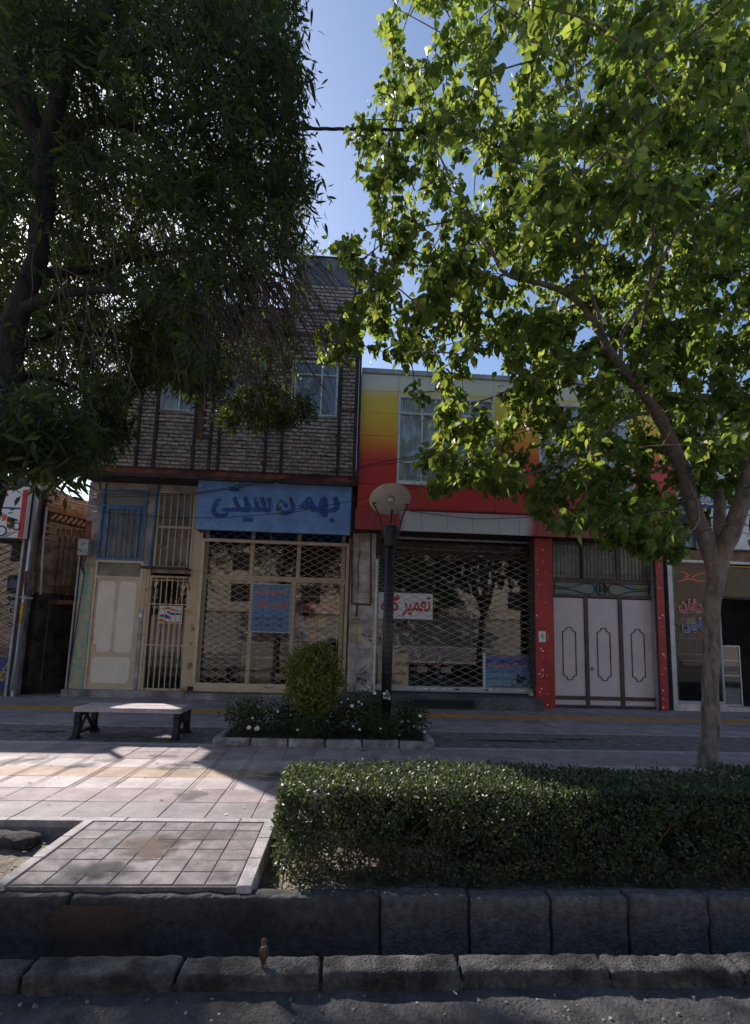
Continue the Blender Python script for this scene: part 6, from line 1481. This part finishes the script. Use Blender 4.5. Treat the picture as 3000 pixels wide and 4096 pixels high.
kk = clear_limbs(pos, [tr_, limbs[0], limbs[1][:3], limbs[3][:5], limbs[4], limbs[5][:4]], 1.25, .93); pos, B, sz = pos[kk], B[kk], sz[kk]
dist = np.linalg.norm(pos-EYE, axis=1); o_ = np.argsort(dist/sz)[:290]
msk = np.ones(len(pos), bool); msk[o_] = False
leaves_mesh('foliage', 'maple', pos[msk], B[msk], sz[msk], 'leaf_maple', rt)
leaf_objects('maple', pos[o_], B[o_], sz[o_], 'leaf_maple', rt)

# ================= left tree (narrow leaves) =================
lt = thing('narrow_leaved_tree', (D(-20, 1300, 3.75)[0]-.2, 3.75, -.12), 'dark narrow-leaved tree at the left with a leaning forked trunk and drooping bare twigs', 'tree')
tb = D(-20, 1300, 3.75)
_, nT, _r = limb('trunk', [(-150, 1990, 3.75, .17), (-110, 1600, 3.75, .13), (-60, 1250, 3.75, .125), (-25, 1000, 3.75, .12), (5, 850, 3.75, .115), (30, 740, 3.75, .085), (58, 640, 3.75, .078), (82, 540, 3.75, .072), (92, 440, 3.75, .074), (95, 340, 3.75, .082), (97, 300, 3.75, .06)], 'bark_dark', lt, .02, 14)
limbsL = [
 [(94, 345, 3.75, .062), (55, 260, 3.7, .055), (10, 190, 3.6, .047), (-60, 100, 3.5, .04)],
 [(97, 330, 3.75, .055), (60, 200, 3.9, .04), (45, 100, 4.0, .034), (40, -60, 4.1, .025)],
 [(99, 335, 3.75, .06), (130, 240, 3.7, .05), (150, 150, 3.6, .043), (215, 60, 3.5, .035), (280, -60, 3.4, .025)],
 [(98, 320, 3.75, .04), (120, 200, 3.7, .03), (115, 80, 3.9, .025), (130, -60, 4, .02)],
 [(100, 330, 3.75, .05), (160, 290, 3.75, .042), (215, 268, 3.75, .038), (300, 285, 3.8, .032), (380, 340, 3.8, .027), (430, 420, 3.9, .022), (475, 500, 4.0, .016), (520, 600, 4.1, .009)],
 [(70, 600, 3.75, .045), (130, 600, 3.9, .038), (230, 590, 4.1, .032), (330, 560, 4.3, .027), (440, 555, 4.5, .02), (560, 600, 4.7, .012), (640, 700, 4.8, .006)],
 [(45, 690, 3.75, .045), (110, 655, 3.6, .038), (180, 640, 3.5, .030), (300, 650, 3.4, .022), (420, 720, 3.4, .014), (480, 800, 3.4, .007)],
 [(20, 790, 3.75, .04), (90, 740, 4.2, .030), (170, 725, 4.6, .024), (300, 760, 5.0, .016), (440, 820, 5.3, .010), (560, 890, 5.4, .005)],
 [(0, 860, 3.75, .035), (60, 830, 4.0, .027), (150, 850, 4.2, .020), (230, 900, 4.4, .012), (270, 960, 4.5, .006)],
 [(150, 150, 3.6, .03), (260, 120, 3.5, .025), (400, 90, 3.4, .018), (560, 70, 3.4, .010), (640, 60, 3.4, .005)],
 [(300, 285, 3.8, .022), (420, 250, 3.8, .018), (540, 230, 3.8, .012), (650, 260, 3.8, .006)],
 [(430, 420, 3.9, .02), (540, 400, 4.1, .014), (640, 420, 4.3, .008), (700, 470, 4.4, .004)],
 [(-20, 1000, 3.75, .04), (20, 930, 3.2, .028), (60, 920, 2.8, .018), (110, 960, 2.6, .010), (130, 1040, 2.5, .005)],
 [(475, 500, 4.0, .014), (560, 520, 4.2, .010), (650, 540, 4.3, .006)],
]
nodes = list(nT)
for i, l_ in enumerate(limbsL):
    _, nn, rr = limb('limb', l_, 'bark_dark', lt, .012, 8); nodes += nn[1:]
cr1 = [(-120,-60),(640,-60),(665,20),(655,90),(678,170),(660,240),(668,300),(682,345),(690,420),(695,470),(670,520),(672,560),(640,590),(600,580),(540,620),(470,640),(450,760),(470,860),(420,880),(350,830),(280,880),(240,960),(190,900),(100,900),(-120,950)]
cr2 = [(430,600),(560,600),(640,640),(665,580),(680,620),(655,690),(640,780),(690,860),(680,900),(560,920),(480,900),(440,760)]
cr3 = [(480,905),(520,880),(600,860),(670,870),(700,910),(640,945),(560,945),(500,930)]
cr4 = [(150,900),(230,890),(285,930),(270,980),(230,1010),(180,1020),(150,960)]
cr5 = [(-80,880),(130,880),(200,950),(195,1020),(170,1050),(120,1060),(60,1030),(-80,1010)]
cr6 = [(280,690),(450,690),(455,850),(420,870),(350,820),(300,860)]
def YL1(x, y):
    Yv = np.clip(rng.normal(3.9, .6, len(x)), 2.7, 5.6); k = rng.random(len(x)) < np.where(y > 430, .62, .2); Yv[k] = rng.uniform(5.4, 7.8, k.sum())
    k = (x < 330) & (y > 120) & (y < 860) & (rng.random(len(x)) < .6); Yv[k] = np.maximum(Yv[k], rng.uniform(4.1, 7.5, k.sum())); return Yv
t1 = crown_points(2500, cr1, YL1, [[(150,830),(200,850),(200,880),(150,870)]])
t2 = crown_points(130, cr2, lambda x, y: rng.uniform(4.5, 7.2, len(x))); t3 = crown_points(110, cr3, lambda x, y: rng.uniform(6.3, 7.3, len(x)))
t4 = crown_points(75, cr4, lambda x, y: rng.uniform(4.2, 5.0, len(x))); t5 = crown_points(125, cr5, lambda x, y: rng.uniform(2.3, 3.6, len(x))); t6 = crown_points(110, cr6, lambda x, y: rng.uniform(4.0, 5.2, len(x)))
t7 = crown_points(560, [(-120,-60),(340,-60),(340,560),(300,820),(180,880),(-120,900)], lambda x, y: rng.uniform(5.5, 8.3, len(x)))
t8 = np.stack([rng.uniform(-9.2, -4.6, 1000), rng.uniform(4.6, 9.8, 1000), rng.uniform(3.7, 6.6, 1000)], 1); t8 = t8[(project(t8)[0] < 20) & (t8[:, 1]-1.02*t8[:, 2] < 3.3)]
t9 = crown_points(620, [(-100,300),(640,300),(690,420),(690,560),(470,640),(450,760),(470,870),(420,880),(350,830),(280,880),(190,900),(-100,900)], lambda x, y: rng.uniform(7.0, 9.6, len(x))); t9 = t9[t9[:, 1]-1.02*t9[:, 2] < 3.4]
tips = np.vstack([t1, t2, t3, t4, t5, t6, t7, t8, t9])
yh, xh = tips[:, 1]-1.02*(tips[:, 2]-.45), tips[:, 0]+.90*(tips[:, 2]-.45)     # leave the clearing that lets the sun reach the hedge
tips = tips[~((yh > 3.25) & (yh < 4.35) & (xh > -.7) & (xh < 1.35) & (rng.random(len(tips)) < .93))]
dirs, _o = grow(nodes, tips, mat('dark_twig', (.045, .037, .033), .9, .2, 12), lt, .0026, .03)
pos, B, sz = leaf_cluster(tips, dirs, 33, .14, .092, .020, .55, .4, .9)
kk = clear_limbs(pos, limbsL[:10]+[[(5, 850, 3.75, .115), (30, 740, 3.75, .085), (58, 640, 3.75, .078), (82, 540, 3.75, .072), (92, 440, 3.75, .074), (95, 340, 3.75, .082)]], .6, .5); pos, B, sz = pos[kk], B[kk], sz[kk]
dist = np.linalg.norm(pos-EYE, axis=1); o_ = np.argsort(dist)[:290]; msk = np.ones(len(pos), bool); msk[o_] = False
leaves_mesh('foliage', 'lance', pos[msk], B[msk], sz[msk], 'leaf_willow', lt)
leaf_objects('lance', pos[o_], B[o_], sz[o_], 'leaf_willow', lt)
# bare hanging twigs
g = MB(); bare = []
for k in range(230):
    x = rng.uniform(330, 640); y = rng.uniform(440, 700); Yv = rng.uniform(3.6, 5.0)
    x2 = x+rng.uniform(10, 190)*(1 if x > 380 else .4)+rng.normal(0, 25); y2 = min(905, y+rng.uniform(110, 320))
    p0 = D(x, y, Yv); p2 = D(x2, y2, Yv+rng.normal(0, .15)); mid = (p0+p2)/2+np.array([rng.normal(.04, .05), 0, rng.uniform(-.02, .14)])
    ps = [(1-u)**2*p0+2*u*(1-u)*mid+u*u*p2+rng.normal(0, .006, 3) for u in np.linspace(0, 1, 8)]
    g.tube([tuple(p) for p in ps], [.0055*(1-.75*u)+.0012 for u in np.linspace(0, 1, 8)], 4, False)
    if k % 2 == 0:
        for j in (3, 5):
            e = ps[j]+np.array([rng.normal(0, .10), rng.normal(0, .05), -rng.uniform(.05, .22)]); g.tube([tuple(ps[j]), tuple((ps[j]+e)/2+rng.normal(0, .01, 3)), tuple(e)], [.003, .002, .001], 4, False)
for k in range(110):
    x = rng.uniform(60, 300); y = rng.uniform(260, 820); Yv = rng.uniform(3.2, 4.4); p0 = D(x, y, Yv); p2 = D(x+rng.normal(10, 40), y+rng.uniform(60, 200), Yv)
    ps = [p0+(p2-p0)*u+rng.normal(0, .008, 3) for u in np.linspace(0, 1, 6)]; g.tube([tuple(p) for p in ps], [.004*(1-.7*u)+.001 for u in np.linspace(0, 1, 6)], 4, False)
obj('bare_twigs', g, mat('grey_twig', (.115, .085, .075), .9, .2, 12), lt, True, kind='stuff')

# ================= hedge =================
hd = thing('hedge', (1.6, 3.8, -.13), 'clipped dark green hedge with thin bare stems at its foot, filling the planting strip', 'hedge')
HX0, HX1, HY0, HY1 = -.42, 5.2, 3.40, 4.16
def htop(x, y): return .50+.018*math.sin(x*2.1)+.03*nz((x, y, 0), 1.6, 3)
N_ = 84000
u = rng.random(N_); hp = np.zeros((N_, 3)); hn_ = np.zeros((N_, 3))
hp[:, 0] = rng.uniform(HX0, HX1, N_); hp[:, 1] = rng.uniform(HY0, HY1, N_); zt_ = np.array([htop(a, b) for a, b in hp[:, :2]])
hp[:, 2] = rng.uniform(.0, 1, N_)
which = rng.choice(3, N_, p=[.42, .40, .18]); dep = np.abs(rng.normal(0, .045, N_))
f0 = which == 0; hp[f0, 2] = zt_[f0]-dep[f0]; hn_[f0] = (0, 0, 1)
f1 = which == 1; zz_ = rng.random(N_)**.85; hp[f1, 1] = HY0+dep[f1]*1.3+.02*np.sin(hp[f1, 0]*5); hp[f1, 2] = -.10+zz_[f1]*(zt_[f1]+.04); hn_[f1] = (0, -1, .15)
f2 = which == 2; side = rng.random(N_) < .38; hp[f2 & side, 0] = HX0+dep[f2 & side]*1.5; hn_[f2 & side] = (-1, 0, .2); hp[f2 & ~side, 1] = HY1-dep[f2 & ~side]*3; hn_[f2 & ~side] = (0, .6, .6)
hp[f2, 2] = -.04+rng.random(f2.sum())*(zt_[f2]+.02)
# bushy bulges and thinning towards the foot
bul = np.array([nz(p, 3.2, 2) for p in hp[::1]]) 
hp[:, 1] -= np.where(f1, bul*.05, 0); hp[:, 2] += np.where(f0, bul*.02, 0); hp[:, 0] -= np.where(f2 & side, bul*.05+.03*np.sin(hp[:, 2]*8), 0)
fromleft = np.clip((1.3-hp[:, 0])/1.5, 0, 1)
keep = rng.random(N_) < np.clip(1-(1-np.clip((hp[:, 2]+.08)/.40, 0, 1))*(.2+.42*fromleft), .12, 1)
keep &= (bul > -.42) | f0
hp, hn_ = hp[keep], hn_[keep]; nH = len(hp)
tip = hn_*.5+rng.normal(0, .7, (nH, 3))+np.array([0, 0, .15]); nr = hn_*.8+rng.normal(0, .55, (nH, 3))+np.array([0, -.1, .5])
BH = basis(tip, nr); sH = np.clip(rng.normal(.027, .006, nH), .014, .042)
o_ = np.argsort(np.linalg.norm(hp-EYE, axis=1)/sH)[:260]; msk = np.ones(nH, bool); msk[o_] = False
leaves_mesh('foliage', 'oval', hp[msk], BH[msk], sH[msk], 'leaf_hedge', hd); leaf_objects('oval', hp[o_], BH[o_], sH[o_], 'leaf_hedge', hd)
g = MB()
for k in range(250):
    x, y = rng.uniform(HX0+.05, HX1), rng.uniform(HY0+.08, HY1-.06); p = np.array([x, y, -.15]); h = rng.uniform(.35, .6)
    ps = [p+np.array([rng.normal(0, .02)+.1*u*rng.normal(), rng.normal(0, .02), h*u]) for u in np.linspace(0, 1, 5)]
    g.tube([tuple(q_) for q_ in ps], [.007, .006, .005, .003, .002], 5, False)
    for j in (1, 2, 3):
        e = ps[j]+np.array([rng.normal(0, .07), rng.normal(0, .06), rng.uniform(.05, .14)]); g.tube([tuple(ps[j]), tuple(e)], [.003, .0015], 4, False)
for k in range(26):                                        # long shoots above the cut
    x, y = rng.uniform(HX0+.1, HX1), rng.uniform(HY0+.1, HY1); z = htop(x, y)-.03; g.tube([(x, y, z), (x+rng.normal(0, .01), y, z+rng.uniform(.04, .08))], [.0025, .001], 4, False)
obj('stems', g, 'twig', hd, kind='stuff')
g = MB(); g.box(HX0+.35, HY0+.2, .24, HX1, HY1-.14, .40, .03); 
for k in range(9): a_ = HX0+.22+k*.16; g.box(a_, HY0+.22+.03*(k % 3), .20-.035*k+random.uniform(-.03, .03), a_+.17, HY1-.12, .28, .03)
g.box(HX0+1.5, HY0+.18, .0, HX1, HY1-.10, .239, .03); obj('inner_shade', g, mat('inner_leaf', (.012, .022, .010), .95, .4, 30, 1., 60), hd)  # dark green boxes stand in for the shade inside the hedge

# ================= topiary and roses =================
tp = thing('topiary_bush', (-.46, 7.5, .05), 'clipped bright green bush rounded like an egg, standing among the white roses', 'bush')
def ball(n, c, r, size, mname, par, kind='oval', extra=0., nobj=0, shell=.18):
    d = rng.normal(0, 1, (n, 3)); d /= np.linalg.norm(d, axis=1, keepdims=True); rad = 1-np.abs(rng.normal(0, shell, n))
    lump = np.array([nz(v, 2.3, 4) for v in d]); p = np.array(c)+d*np.array(r)*(rad*(1+lump*.5))[:, None]
    t_ = d*.6+rng.normal(0, .6, (n, 3))+np.array([0, 0, .3]); B_ = basis(t_, d+rng.normal(0, .6, (n, 3))+np.array([0, 0, .3])); s = np.clip(rng.normal(size, size*.2, n), size*.5, size*1.6)
    k = p[:, 2] > .03; p, B_, s = p[k], B_[k], s[k]
    if nobj: q_ = np.argsort(p[:, 1])[:nobj]; leaf_objects(kind, p[q_], B_[q_], s[q_], mname, par); k = np.ones(len(p), bool); k[q_] = False; p, B_, s = p[k], B_[k], s[k]
    leaves_mesh('foliage', kind, p, B_, s, mname, par)
TC = D(690, 1492, 7.45)
ball(5200, (TC[0], 7.45, TC[2]-.02), (.40, .38, .43), .052, 'leaf_topiary', tp, nobj=120); ball(900, (TC[0]+.08, 7.45, TC[2]+.33), (.20, .18, .16), .05, 'leaf_topiary', tp)
for dx_, dz_, r_ in ((-.24, .20, .17), (.27, .02, .18), (-.20, -.25, .19), (.20, -.28, .17), (.02, -.42, .20), (-.05, .36, .12), (.24, .26, .12)): ball(420, (TC[0]+dx_, 7.32, TC[2]+dz_), (r_, r_, r_), .046, 'leaf_topiary', tp, shell=.35)
g = MB(); g.tube([(TC[0], 7.5, .0), (TC[0]+.01, 7.5, .55), (TC[0], 7.5, 1.0)], [.035, .03, .02], 8)
for k in range(30): a = rng.uniform(0, 6.28); e = (TC[0]+math.cos(a)*.3, 7.5+math.sin(a)*.3, rng.uniform(.6, 1.2)); g.tube([(TC[0], 7.5, .45), e], [.008, .003], 4, False)
obj('stem', g, 'twig', tp)
def rose(x, y, h, w, flowers, label, sz=.042, n=1500):
    t = thing('rose_bush', (x, y, .05), label, 'rose bush', 'rose bushes in the flower bed')
    cz = .05+h*.55; ball(n, (x, y, cz), (w, .34, h*.55), sz, 'leaf_rose', t, shell=.38)
    g = MB()
    for k in range(26):
        a = rng.uniform(0, 6.28); r_ = rng.uniform(.1, 1)*w; e = np.array([x+math.cos(a)*r_, y+math.sin(a)*.3, .05+h*rng.uniform(.5, 1.12)]); b0 = np.array([x+rng.normal(0, .06), y, .04])
        g.tube([tuple(b0), tuple((b0+e)/2+np.array([0, 0, .06])), tuple(e)], [.006, .004, .002], 4, False)
    obj('stems', g, 'twig', t, kind='stuff')
    for fx1, fy1, s in flowers:
        c = D(fx1, fy1, y-.30+rng.uniform(-.05, .05)); g = MB()
        for ringk, (nr_, rr_, up) in enumerate(((6, s, .2), (5, s*.7, .6), (4, s*.4, 1.1))):
            for q_ in range(nr_):
                a = 2*math.pi*(q_+.5*ringk)/nr_+rng.normal(0, .1); ca, sa = math.cos(a), math.sin(a); tl = np.array([.2, -.75, .62]); 
                def fp(u, v, wv): # flower faces the street and up
                    e1 = np.array([1, 0, 0]); e3 = tl/np.linalg.norm(tl); e2 = np.cross(e3, e1); return tuple(c+e1*u+e2*v+e3*wv)
                g.quad(fp(0, 0, 0), fp(ca*rr_*.6-sa*rr_*.45, sa*rr_*.6+ca*rr_*.45, rr_*up*.5), fp(ca*rr_, sa*rr_, rr_*up), fp(ca*rr_*.6+sa*rr_*.45, sa*rr_*.6-ca*rr_*.45, rr_*up*.5))
        obj('flower', g, 'petal', t)
fl = [(548, 1603, .035), (566, 1605, .042), (556, 1582, .02), (612, 1568, .016)]
rose(-1.38, 7.5, .48, .36, fl, 'low rose bush with two large white blooms at the left end of the flower bed')
rose(-.80, 7.7, .45, .34, [(700, 1562, .034), (640, 1575, .016), (690, 1590, .014)], 'rose bush with a white bloom below the left side of the clipped bush')
rose(-.10, 7.6, .52, .38, [(775, 1555, .03), (790, 1546, .02), (797, 1551, .018), (766, 1540, .016), (752, 1547, .016), (778, 1600, .022)], 'rose bush with small white blooms between the clipped bush and the lamp post')
rose(.38, 7.75, .60, .32, [(825, 1527, .032), (846, 1528, .026), (812, 1515, .018), (858, 1540, .014)], 'taller rose bush with blooms high up just left of the lamp post')
rose(.98, 7.6, .46, .30, [(885, 1590, .026), (900, 1588, .022), (912, 1600, .018), (925, 1577, .028), (935, 1612, .026), (880, 1618, .022), (817, 1628, .02), (878, 1634, .024)], 'rose bush with many white blooms at the right end of the flower bed')
rose(-.46, 7.25, .38, .34, [(655, 1608, .018)], 'dark leafy rose bush in front of the clipped bush with one small bloom', n=1100)
rose(.55, 7.25, .36, .36, [(792, 1607, .02), (838, 1605, .016)], 'low dark rose bush in front of the lamp post')
g = MB(); g2p = []
for k in range(700):
    g2p.append((rng.uniform(-1.6, 1.15), rng.uniform(7.05, 8.15), rng.uniform(.06, .14)))
g2p = np.array(g2p); B_ = basis(rng.normal(0, 1, (700, 3)), rng.normal(0, .4, (700, 3))+np.array([0, 0, 1.])); leaves_mesh('ground_cover', 'oval', g2p, B_, np.full(700, .04), 'leaf_rose', pl)

# ------------------------------------------------------------------ across the road: what the shop windows mirror, and houses added for bounced light
ow = thing('street_wall', (0, -16, 0), 'long sunlit cream wall on the far side of the road, seen mirrored in the shop glass', 'wall')
bx('wall', -40, -16.3, -.2, 40, -16, 3.1, mat('far_wall', (.55, .47, .42), .8, .1, 2), ow); bx('coping', -40, -16.35, 3.101, 40, -15.95, 3.2, 'concrete', ow)
bx('far_pavement', -60, -16, -.235, 60, -9.25, -.06, 'slab_grey', None, kind='structure')
fc = thing('street_railing', (0, -6.5, -.2), 'white steel street railing mirrored in the shop windows', 'railing')
g = MB()
for z in (.05, .95): g.box(-14, -6.52, z, 14, -6.48, z+.05)
obj('rail', g, 'white_paint', fc); g = MB()
for i in range(234): X = -14+i*.12; g.box(X, -6.51, .1, X+.03, -6.49, .95)
obj('pickets', g, 'white_paint', fc)

def copy_tree(root, loc, s, label, rot=0.):
    r = root.copy(); COL.objects.link(r); r.location = loc; r.scale = (s, s, s); r.rotation_euler = (0, 0, rot); r['label'] = label
    n = 0
    for ch in root.children:
        if ch.name.startswith('leaf'): continue
        c = ch.copy(); COL.objects.link(c); c.parent = r
    return r
for o in (rt, lt): o['group'] = 'street trees'
fb = thing('bounce_houses', (0, -19, 0), 'row of cream houses across the road, added to bounce sunlight onto the shopfronts', 'building')  # unseen houses added to throw bounced sun onto the shaded fronts
bx('front', -45, -19.2, -.2, 45, -19, 9.5, mat('bounce_render', (.74, .62, .50), .85, .08, 1.5), fb); bx('roof_edge', -45, -19.3, 9.501, 45, -18.8, 9.7, 'concrete', fb)
for i in range(14):
    for z in (4.2, 6.9): w_o = bx('window', -40+i*6, -19.0+.002, z, -38.4+i*6, -18.95, z+1.5, 'dark_room', fb)
copy_tree(rt, (7.5, -5.2, -.13), 1., 'broad-leaved tree across the road, mirrored in the middle shop window', 3.0)
copy_tree(rt, (-5.5, -6.5, -.13), 1.05, 'broad-leaved tree across the road, mirrored in the lattice gate shop window', 2.2)
copy_tree(rt, (20, -6.5, -.13), 1.05, 'broad-leaved tree across the road, mirrored in the right shop window', 3.6)
